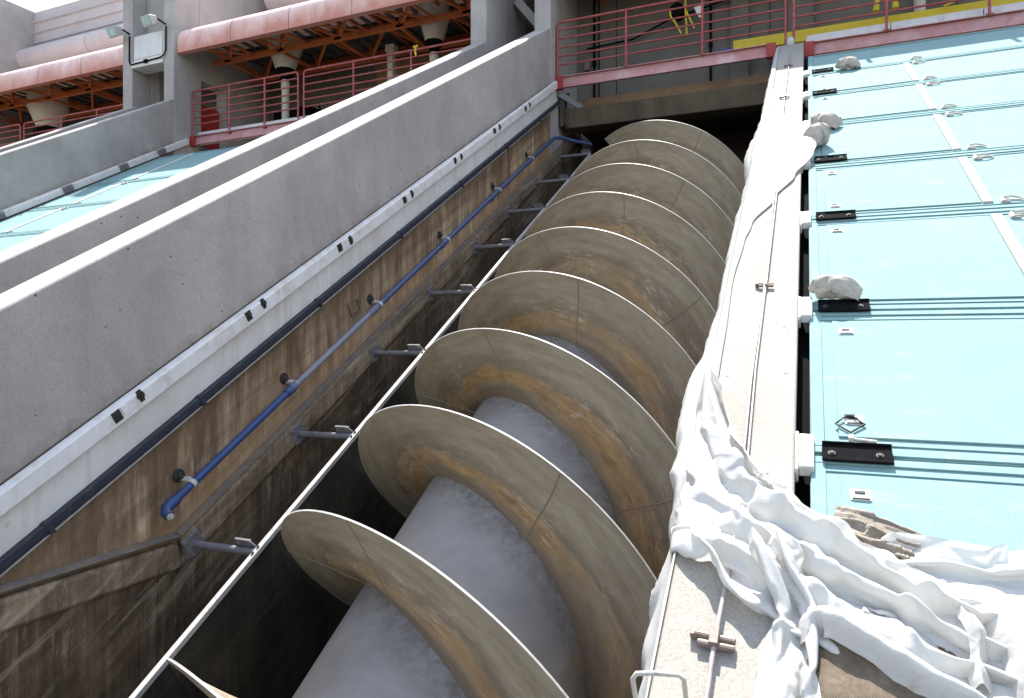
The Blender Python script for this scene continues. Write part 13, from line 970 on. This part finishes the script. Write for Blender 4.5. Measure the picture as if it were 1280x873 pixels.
CLOTH['bag'] = (30, 32, [
-72,0,-2,1,-2,-1,1,-1,-2,-1,-1,-1,-2,-1,-1,-2,0,-1,3,0,1,1,0,1,3,3,1,-1,1,2,1,0,6,0,1,-3,1,-1,-3,0,2,0,0,0,2,1,0,1,0,-2,-3,2,0,-1,1,0,0,-1,0,3,0,-3,0,3,6,1,0,0,0,0,0,1,0,-1,0,0,1,-1,-1,1,-1,1,-3,0,-1,1,0,0,0,-1,1,0,-2,4,-1,1,7,-2,2,-1,1,0,0,0,0,1,-1,0,0,0,0,0,0,-1,0,-2,3,1,0,-3,-1,1,-2,2,3,-1,-1,0,7,0,-2,2,-1,0,1,-1,1,-1,0,1,0,-3,3,-1,1,0,-1,-1,-1,2,0,1,-3,1,1,1,0,-3,2,-1,7,0,0,0,0,0,-1,1,0,-1,1,-1,-3,4,-1,0,1,-1,0,0,-3,-1,2,0,2,-1,1,-1,0,0,1,1,7,0,0,0,-1,1,0,-2,-3,4,1,0,-1,1,0,0,-1,0,1,-1,0,-2,0,0,1,0,0,0,1,0,1,-1,6,1,-1,0,1,-3,2,-2,3,-2,1,-2,3,-1,1,0,-1,-3,3,1,-1,-1,-2,3,0,0,0,-2,1,1,0,1,6,0,1,0,-3,3,-3,2,1,0,-3,3,0,0,0,-1,-6,7,-1,0,1,-1,0,1,-1,0,0,0,-2,3,0,-1,5,2,0,-1,-1,-1,1,1,0,0,-1,2,0,0,-1,-3,4,-2,1,-1,1,0,1,-1,1,-1,0,0,1,0,0,0,6,0,1,-2,1,0,0,0,0,0,0,1,0,-2,-1,2,0,0,0,0,-1,2,-1,0,0,1,-1,0,0,0,0,0,7,-3,0,1,0,2,-1,1,-4,-1,4,0,1,0,-1,1,0,0,-1,1,-1,1,0,0,-1,0,1,0,-1,0,1,-1,6,-3,-3,2,0,0,4,0,-3,4,-1,-1,1,1,0,-1,0,1,-1,0,1,-1,1,-1,1,0,-1,0,1,-1,0,1,6,1,-2,-1,2,0,0,-3,3,-2,2,0,1,-1,1,-1,0,1,0,-2,2,0,0,0,0,-1,1,0,-2,2,-2,1,-2,5,3,1,0,-1,0,0,1,-1,1,0,-1,1,-2,2,-3,2,-2,2,0,1,-1,1,0,0,0,0,0,-3,2,0,5,-2,4,-1,1,0,-1,0,1,0,-1,1,-2,0,1,-1,-3,1,1,3,0,0,0,0,-1,1,0,-1,1,0,-4,-5,6,1,0,0,0,-2,0,2,-1,1,-3,-6,1,3,0,0,3,-3,4,0,1,-1,1,-1,1,0,-1,1,-1,0,1,-1,7,-1,-3,1,1,2,0,0,0,-1,0,1,-4,-4,1,1,5,1,0,0,-1,1,0,0,0,-2,0,-1,0,0,0,3,7,-1,1,0,0,0,0,0,0,-1,0,0,1,0,-1,0,1,0,0,0,0,0,-1,1,-1,1,0,0,0,0,0,0,7,0,-1,1,-1,1,0,-1,0,1,0,0,-1,0,0,1,0,-1,1,-1,1,0,0,0,0,0,0,0,0,0,0,-1,6,1,0,0,0,0,-1,-3,3,-1,1,0,1,0,0,0,-1,1,-1,1,0,-1,1,-1,1,0,0,0,0,0,0,-1,7,-2,1,1,0,-3,-1,2,0,1,-1,2,-1,0,1,-1,1,0,0,0,-1,1,0,0,-1,1,0,0,0,0,-1,1,6,-2,2,0,0,1,-1,0,0,1,0,-1,1,0,-1,1,-1,0,1,0,0,0,-1,1,0,-1,0,0,1,0,0,-1,7,-1,1,-8,6,0,1,1,-1,1,0,-1,0,0,1,0,0,0,0,-1,1,-1,1,0,0,0,0,0,-1,0,1,0,-7,14,-11,4,0,4,3,-1,1,-1,0,1,0,0,0,0,0,0,0,0,-2,2,0,-1,1,0,0,0,-4,-4,-4,2,-1,-1,4,-2,-5,1,4,7,-4,-5,1,1,4,3,0,0,0,0,0,-1,-1,2,-3,-1,-2,3,-4,-5,-1,1,2,-3,1,0,0,1,4,0,-2,-6,3,4,0,0,0,-1,3,0,0,-1,-1,-3,4,-1,2,0,0,-11,-2,1,5,7,-5,-1,2,-1,0,3,1,-4,-3,6,0,3,1,0,0,-1,-4,4,0,0,-1,-1,1,-1,-6,0,0,1,5,0,2,-8,2,1,4,-3,2,4,-7,2,2,-1,1,-1,1,-2,4,1,0,-4,4,0,-3,2,0,-8,2,-1,0,6,-1,2,-4,2,3,-2,1,1,3,-1,1,-1,-1,1,-1,0,-1,2,-7,6,4,-4,-5,-1,8,1,-9,7,2,1,-3,-3,0,1,1,1,-1,4,-59,5,7,7,6,7,7,6,7,6,7,7,6,6,7,7,6,-7,-6,-7,-6,-7,-7,-6,-6,-7,-6,-7,-7,-6,-7,-7,0,0,0,-2,1,0,-1,1,0,1,0,0,1,1,0,-1,0,1,-1,0,-1,0,1,-1,-1,1,-1,1,0,-1,0,1,-1,1,0,1,0,0,1,0,-1,0,0,0,-1,0,0,2,-2,0,1,0,0,0,-1,0,0,-1,0,0,0,1,0,1,0,1,-1,1,1,-1,0,0,1,-1,0,0,0,0,0,-1,0,1,1,-1,0,-1,0,0,0,0,0,0,2,-1,-1,0,-1,1,1,-1,0,1,0,0,0,0,-1,1,0,-1,1,-3,1,1,1,1,-2,2,-1,0,-1,0,0,2,-2,0,-1,-1,0,-2,0,2,0,0,1,0,-1,0,1,-2,0,2,-1,-2,2,0,2,-1,1,-2,1,-1,1,0,-1,0,0,-1,1,0,1,-1,1,-1,0,1,-1,0,-1,1,1,1,0,-3,1,0,0,3,-3,2,-1,0,0,0,0,-1,1,-2,0,0,1,2,3,-2,0,1,0,-3,1,-2,3,-1,0,-2,2,0,0,0,-3,-3,4,1,1,1,-1,1,-1,1,-1,-1,1,-1,1,2,3,-1,-1,0,-2,3,-3,1,-1,1,-3,3,0,1,-2,0,0,0,-4,4,1,1,0,0,0,0,0,0,-2,3,-1,-3,5,-2,-2,0,-1,-1,0,2,-2,1,1,-2,1,-2,0,4,-1,1,0,-6,2,3,1,-1,1,-1,0,0,1,-1,0,1,2,0,1,-2,1,0,1,-3,1,0,1,-2,0,3,1,-3,1,-5,
0,6,1,-2,-1,0,0,0,0,0,0,0,1,0,-1,6,-1,0,-1,-2,-3,1,2,0,0,-1,0,-1,0,1,0,-1,4,-2,2,-2,0,1,-1,0,1,-1,0,1,0,0,4,1,0,0,-10,2,4,2,-2,-2,0,3,-3,1,-1,0,0,0,-1,1,3,0,0,-1,1,0,-1,0,2,1,-1,0,3,-1,3,-10,6,1,-1,-2,2,1,-5,2,0,-1,0,-1,2,1,0,5,-4,0,0,1,-1,0,1,0,-3,3,3,-2,5,-1,-5,0,1,0,1,0,0,1,-4,-1,2,1,-3,3,2,0,4,-3,-3,1,1,-1,0,1,-1,0,1,-5,4,3,-5,-1,4,1,2,-1,1,0,0,0,-2,-1,0,0,4,2,-5,7,-1,-4,1,0,-1,1,0,-1,1,0,-1,0,-7,0,-3,3,-2,6,-2,0,-2,2,-2,0,5,-1,-1,0,0,0,3,1,-4,-1,-1,-1,1,0,0,1,-1,1,1,-1,-1,-3,-1,-2,-3,1,6,0,-1,0,1,-2,5,-3,1,0,1,0,-3,1,0,0,1,-1,1,-1,1,0,1,0,0,0,0,-3,0,-3,2,1,0,0,1,-2,1,1,1,0,0,1,-1,0,-1,1,-1,1,-1,1,-1,0,0,-1,0,1,-1,0,0,3,0,0,0,0,0,1,1,0,-2,0,0,2,0,0,1,-1,0,0,-1,0,0,0,0,0,0,0,0,-1,0,0,1,2,1,-1,0,0,0,0,1,-3,2,-1,1,2,0,-1,0,0,2,-1,0,-1,0,0,0,1,-1,0,-1,0,0,1,0,2,1,4,-1,-3,0,-1,0,4,-5,2,0,2,-2,1,0,0,0,-1,0,0,0,0,0,0,0,0,0,0,0,-1,2,0,3,2,-2,-2,1,1,-1,-1,1,-1,-1,0,2,0,0,-1,1,-1,0,0,0,1,-1,0,0,0,1,-1,0,1,-1,0,3,0,-5,5,-2,0,0,1,-1,0,0,0,0,0,0,1,0,-2,1,0,1,-1,0,0,0,0,-1,1,0,1,0,-3,3,-5,2,2,0,-1,0,0,1,-1,0,0,0,0,-2,1,0,0,0,0,-2,2,1,-1,1,0,1,-1,4,0,0,0,-1,-5,10,-2,1,0,-1,-1,2,-2,0,0,-1,-1,0,0,0,1,-1,-2,0,3,-1,0,0,2,0,3,-2,2,1,-4,0,3,-1,1,-5,-2,0,0,0,3,0,-1,1,-1,2,-1,1,-4,1,0,2,0,0,1,0,3,1,-1,0,-2,-2,1,0,3,-1,1,0,1,0,-1,0,-2,-1,0,-1,2,-3,0,0,0,-2,2,3,-4,3,0,-1,-1,0,-1,2,0,1,0,1,2,1,-3,3,0,0,0,0,0,0,-1,-3,-1,1,-1,0,0,0,-2,2,2,-2,0,1,-3,0,0,-1,0,0,5,4,0,-2,2,0,0,-1,1,-1,1,-1,0,2,-6,0,-3,0,0,2,3,-1,-2,0,2,2,2,0,0,-1,0,1,-3,5,-4,0,0,1,0,0,1,1,1,0,1,2,1,0,1,1,0,-2,0,-1,-1,-1,-1,0,-1,-1,0,0,-2,0,0,3,0,-1,4,0,1,1,0,0,0,0,-1,-2,-2,-1,-4,4,2,3,-1,1,1,0,0,-1,0,0,-2,-1,3,-1,-2,2,1,-2,1,-3,-2,1,0,2,-4,-1,1,2,-1,-1,3,2,2,2,1,1,0,1,-1,-1,0,0,1,1,-4,1,-2,2,2,-2,-6,5,-2,-2,2,-1,0,-1,0,1,0,-1,5,0,1,1,2,-2,-2,1,4,0,0,0,0,-5,2,1,-1,1,1,2,-5,0,-1,0,-2,3,0,-2,0,1,-3,5,3,-1,0,2,1,1,-1,-1,-1,3,-1,0,-4,3,2,-2,1,3,-5,-1,2,-1,1,-2,1,-1,-1,3,4,-9,8,1,-1,0,0,0,1,3,1,-2,1,-2,0,0,1,-1,1,-2,-1,1,-1,1,-1,-3,1,4,3,-10,3,3,-2,0,4,-1,1,-1,1,0,0,0,3,0,-1,-1,1,0,-1,1,-1,-1,-2,1,-2,0,3,-3,6,-1,-10,5,6,-1,-8,4,0,1,0,2,-6,2,3,1,1,2,-3,1,-1,0,3,-1,-2,-1,0,0,0,-2,0,8,-5,-6,9,-3,0,-6,6,-1,-1,2,0,-7,6,-1,1,1,3,-1,0,0,1,-1,2,0,-3,0,1,1,0,-1,4,-9,-1,11,-2,-1,-6,9,-6,1,1,1,-8,7,2,-1,-5,1,3,0,2,-1,1,0,-1,0,0,0,0,2,-1,0,-6,8,-3,-1,4,1,0,-1,-1,-2,-2,-3,7,0,-5,0,5,1,-2,1,0,-1,1,1,-1,0,0,0,-1,1,3,-1,-2,1,-1,2,-1,4,1,-4,-1,0,1,0,0,-1,-2,2,-1,1,-1,1,-2,4,-2,0,1,0,-1,-1,1,1,2,1,0,-8,10,-3,-7,-2,4,5,2,-3,-1,2,-1,1,-3,0,1,0,-1,-1,3,-1,0,1,1,-3,-1,3,-1,1,-2,4,-1,-3,-3,0,-2,3,-2,3,3,1,0,1,0,0,-2,0,-1,-1,0,1,1,-1,1,0,-1,4,-1,-4,2,6,-1,-6,0,0,-2,0,0,0,0,0,3,3,0,0,0,-8,6,-1,1,-2,1,1,-1,1,0,-1,1,0,3,-1,-2,-2,-1,3,-1,1,3,-7,7,-3,-2,0,1,6,-2,-3,-4,-2,6,0,-1,1,-1,1,0,1,0,0,-2,0,2,3,-1,-1,3,-2,1,-2,-2,9,-5,-2,2,1,-8,0,0,0,0,5,1,1,-1,-1,0,0,1,1,0,-2,0,-1,-1,1,1,0,-2,-1,0,8,-5,-1,0,1,4,-4,-1,-5,0,-1,1,6,-1,0,0,1,-1,1,-1,1,-3,-1,-1,0,0,1,4,-1,-1,1,0,-1,2,0,-3,5,-2,-1,0,0,-1,0,2,0,0,-1,0,0,0,0,1,-1,2,1,-1,1,0,0,-3,-1,0,0,1,-2,2,-1,1,3,0,-5,1,1,0,-1,0,0,0,0,1,-1,1,-1,1,-1,1,0,1,0,0,-2,-1,0,0,0,0,-1,1,-3,9,-3,-8,3,1,2,0,-1,0,0,-1,
0,-1,1,0,0,0,0,0,2,0,-1,-1,0,0,-1,2,0,-2,3,4,1,-4,-9,3,-2,5,2,-4,2,-1,0,0,0,0,0,0,0,0,-1,1,0,1,0,0,-1,0,-2,4,-1,0,2,-4,1,3,0,-3,3,0,-6,4,-2,1,-1,0,0,1,-1,0,1,-1,1,-1,-1,1,0,0,0,-1,-2,1,2,6,-3,0,-1,-1,0,0,-3,-1,4,-4,3,-1,-1,0,1,-1,1,-1,-1,0,0,1,1,-2,2,-1,0,1,1,2,3,0,1,-1,-3,-1,1,-1,-1,0,-3,2,2,-2,0,0,0,-1,-4,3,0,0,1,-1,1,2,-5,0,2,-1,7,-3,1,2,-3,1,1,-4,3,2,0,0,-1,-5,0,-1,0,1,-2,-2,0,0,-2,-1,-1,2,-2,5,4,-2,-2,7,7,0,0,-1,-2,-4,-4,-2,-1,2,0,0,1,10,-7,2,0,-3,0,-4,2,0,1,0,-1,-1,3,-3,-2,7,6,1,6,0,1,-2,1,0,0,0,1,-4,-1,-2,2,-3,7,-4,-1,-1,-3,-2,1,-1,-2,-1,0,0,2,1,8,4,0,-1,6,0,0,-2,2,0,0,1,-1,1,0,0,-2,-2,-1,4,-5,0,-6,1,0,-3,0,0,0,1,0,1,-1,1,4,6,7,0,-3,1,0,1,0,0,0,1,-1,0,-3,4,-5,-6,-2,1,0,8,-9,1,2,4,5,1,0,-1,0,-1,-1,-1,])

def unpack(key):
    # settled shapes of the crumpled end of the sheet, as steps of 2 mm in the slope frame
    nl, nw, d = CLOTH[key]; n = nl*nw; ax = []
    for c in range(3):
        q = [0]*n
        for i in range(nl):
            for k in range(nw):
                l = q[i*nw+k-1] if k else 0; u = q[(i-1)*nw+k] if i else 0; ul = q[(i-1)*nw+k-1] if i and k else 0
                q[i*nw+k] = d[c*n+i*nw+k] + (l+u-ul if (i and k) else (l if k else u))
        ax.append(q)
    dy = -.05 if key == 'main' else .055 if key == 'sack' else 0
    return [[(ax[0][i*nw+k]/500, ax[1][i*nw+k]/500 + dy, DK + ax[2][i*nw+k]/500 + .004) for k in range(nw)] for i in range(nl)]
for key in CLOTH:
    if key in ('sack', 'bag'): continue
    b = MB().grid(unpack(key)); o = part('sheet_fold', b, M['sheet'], t, 180)
    sm = o.modifiers.new('smooth', 'SMOOTH'); sm.factor = .5; sm.iterations = 3
    sd = o.modifiers.new('soft', 'SUBSURF'); sd.levels = 1; sd.render_levels = 1
def spline(P, m):
    out = []
    n = len(P)
    for i in range(n-1):
        p0, p1, p2, p3 = [Vector(P[min(max(j, 0), n-1)]) for j in (i-1, i, i+1, i+2)]
        for k in range(m):
            u = k/m; out.append(.5*((2*p1) + (p2-p0)*u + (2*p0-5*p1+4*p2-p3)*u*u + (3*p1-p0-3*p2+p3)*u**3))
    out.append(Vector(P[-1])); return out
def fold(mb, P, hw, seed, drop=.09, wr=1.0, ns=30, m=14, taper=(.6,.5), skew=0.):
    # a soft fold of sheet: ridge line P (x, s, height over the deck), half width hw, sides falling by drop
    L = spline([(p[0], p[1], DK + p[2]) for p in P], m); rows = []; n = len(L)
    r_ = random.Random(seed); fr = [r_.uniform(2.2, 5.5) for _ in range(3)]; ph = [r_.uniform(0, 6.28) for _ in range(3)]
    for i, c in enumerate(L):
        tt = (L[min(i+1, n-1)] - L[max(i-1, 0)]); tt.z = 0; tt.normalize(); lat = Vector((-tt.y, tt.x, 0)); q = i/(n-1)
        wq = hw*(1 - (1-taper[0])*max(0, 1-q*4)**2 - (1-taper[1])*max(0, q*4-3)**2)*(1 + .22*nz(q*4, seed, 1))
        row = []
        for k in range(ns+1):
            u = -1 + 2*k/ns
            prof = 1 - abs(u - skew*(1-u*u))**1.8
            wrk = sum(.0045*math.sin(u*fr[j]*1.5 + ph[j] + q*(2.2+j*1.7)) for j in range(2))
            p = c + lat*(wq*u*(1.08 if abs(u) > .9 else 1))
            x, y = p.x, p.y
            crease = .034*ridged(x*6+y*4+seed, y*6-x*3, seed*.7) +   .013*ridged(x*15-y*8, y*15+seed+x*6, 2) + .004*ridged(x*33, y*30+seed, 4)
            z = c.z - drop*(1-prof) + wr*(wrk + crease)
            row.append((x + .010*nz(x*14, y*14, seed), y + .010*nz(x*14, y*14, seed+9), max(z, DK+.004)))
        rows.append(row)
    mb.grid(rows); return mb

# flat shaded spread of sheet under the folds
b = MB(); rows = []
for i in range(50):
    q = i/49; row = []
    for k in range(70):
        x = .30 + (1.35-.30)*k/69; s0 = 1.40 - .25*max(0, x-.35); s1 = 1.80 + .05*math.sin(x*9) - .10*max(0, .2-x)*3
        s = s0 + (s1-s0)*q
        z = DK + .014 + .020*ridged(x*5, s*6, 3.3) + .012*ridged(x*12+s*5, s*12, 1.7) + .03*math.sin(q*PI)*min(1, max(0, x-.3)*3)
        row.append((x, s, max(z, DK+.004)))
    rows.append(row)
b.grid(rows); part('sheet_spread', b, M['sheet'], t, 180)

def pillow(c, L, W, H, yaw, seed, tie=1, roll=0., sag=.25):
    mb = MB(); rows = []; n, m = 40, 36
    for i in range(n+1):
        u = -1 + 2*i/n; au = abs(u)
        env = (1 - au**3.2)**.5 if au < 1 else 0
        if tie and u > .82: env = max(env*.75, .20 + .16*(u-.82)/.18)
        elif u < -.9: env = max(env, .34)
        row = []
        for k in range(m+1):
            a = 2*PI*k/m; ca_, sa_ = math.cos(a), math.sin(a)
            y = W/2*env*math.copysign(abs(ca_)**.75, ca_); z = H/2*env*math.copysign(abs(sa_)**.8, sa_)
            if z < 0: z *= .75
            x = L/2*u
            wob = .05*H*nz(u*2.2+seed, ca_*1.2, sa_*1.2) *1.5 + .05*H*max(0, au-.55)*math.sin(k*PI/2.6+seed)*env + .022*H*ridged(u*4+seed, ca_*1.4, sa_*1.4)
            row.append((x, y + ca_*wob, z + sa_*wob - sag*H*(u*u)*.35 + H*.36))
        rows.append(row)
    out = []
    cy, sy = math.cos(yaw), math.sin(yaw)
    for r in rows: out.append([(c[0]+p[0]*cy-p[1]*sy, c[1]+p[0]*sy+p[1]*cy, c[2]+p[2]+p[0]*roll) for p in r])
    mb.grid(out); mb.add(out[0][:-1], [tuple(range(len(out[0])-1))]); mb.add(out[-1][:-1], [tuple(range(len(out[-1])-2, -1, -1))])
    return mb
GB_ = 'sandbags weighing down the deck edge'
def sag_bag(c, k, yaw, flip=1):
    rows = unpack('bag'); cy, sy = math.cos(yaw), math.sin(yaw); out = []
    for r in rows:
        q = []
        for p in r + [r[0]]:
            x, y, z = p[0]*k[0]*flip, p[1]*k[1], (p[2]-DK-.004)*k[2]
            q.append((c[0]+x*cy-y*sy, c[1]+x*sy+y*cy, c[2]+z))
        out.append(q)
    mb = MB().grid(out); m = len(out[0])-1
    mb.add(out[0][:-1], [tuple(range(m))]); mb.add(out[-1][:-1], [tuple(range(m-1, -1, -1))]); return mb
def sandbag(c, k, yaw, flip, mat, label):
    o_ = single('sandbag', sag_bag(c, k, yaw, flip), mat, label, 'sandbag', c, group=GB_, smooth=180)
    sd_ = o_.modifiers.new('soft', 'SUBSURF'); sd_.levels = 1; sd_.render_levels = 1
sandbag((.14,3.735,DK+.018), (.80,.56,1.15), -.03, -1, M['bag2'], 'fat pale sandbag lying over the black bracket near the wall edge')
sandbag((.47,9.92,DK+.004), (.85,.80,1.25), .12, -1, M['bag'], 'lone sandbag lying by itself near the pink beam')
sandbag((.155,7.30,DK+.004), (.85,.85,1.25), -.25, -1, M['bag'], 'upper of the two heaped sandbags, farther from the sheet flap')
sandbag((.075,6.72,DK+.004), (.75,.85,1.75), .6, 1, M['bag2'], 'lower of the two heaped sandbags, partly under the sheet flap')
single('sandbag', pillow((.225,1.42,DK-.014), .44, .34, .06, .15, 14, 0), M['burlap'], 'brown burlap sandbag mostly hidden under the bunched plastic sheet', 'sandbag', (.12,1.36,DK), group=GB_, smooth=180)
WING = [((.0,1.47,.03),(.02,1.54,.075),(.07,1.545,.10),(.16,1.49,.10),(.29,1.415,.085),(.44,1.35,.06))]
for P in WING:
    b = fold(MB(), P, .05, 4, .06, .35, 30, 16, (.7,.5)); part('sheet_fold', b, M['sheet'], t, 180)
for P, hw, sd in (([(.50,1.72,.05),(.53,1.62,.12),(.555,1.50,.14),(.57,1.36,.12)], .075, 41), ([(.41,1.64,.07),(.432,1.55,.10),(.43,1.47,.07),(.42,1.40,.05)], .02, 42)):
    b = fold(MB(), P, hw, sd, .12 if hw > .05 else .04, .6, 26, 14, (.5,.9)); part('sheet_fold', b, M['sheet'], t, 180)
b = MB().grid(unpack('sack'))
single('burlap_sack', b, M['sack'], 'crumpled empty burlap sack lying on the nearest deck panel by the sheet', 'sack', (.2,1.88,DK), smooth=180)
# dirt washed out of the sack
b = MB()
rr = random.Random(3)
for i in range(150):
    a = rr.gauss(.17, .06); s = rr.gauss(1.97, .05); r = rr.uniform(.001, .0035); b.add([(a-r,s,DK-.0115),(a,s-r,DK-.0115),(a+r,s,DK-.0115),(a,s+r,DK-.0115),(a,s,DK-.0115+r)], [(0,1,4),(1,2,4),(2,3,4),(3,0,4)])
o = mesh_obj('dirt', b, M['bag'], (.17,1.97,DK), 0); place(o, (.17,1.97,DK), True); o['kind'] = 'stuff'
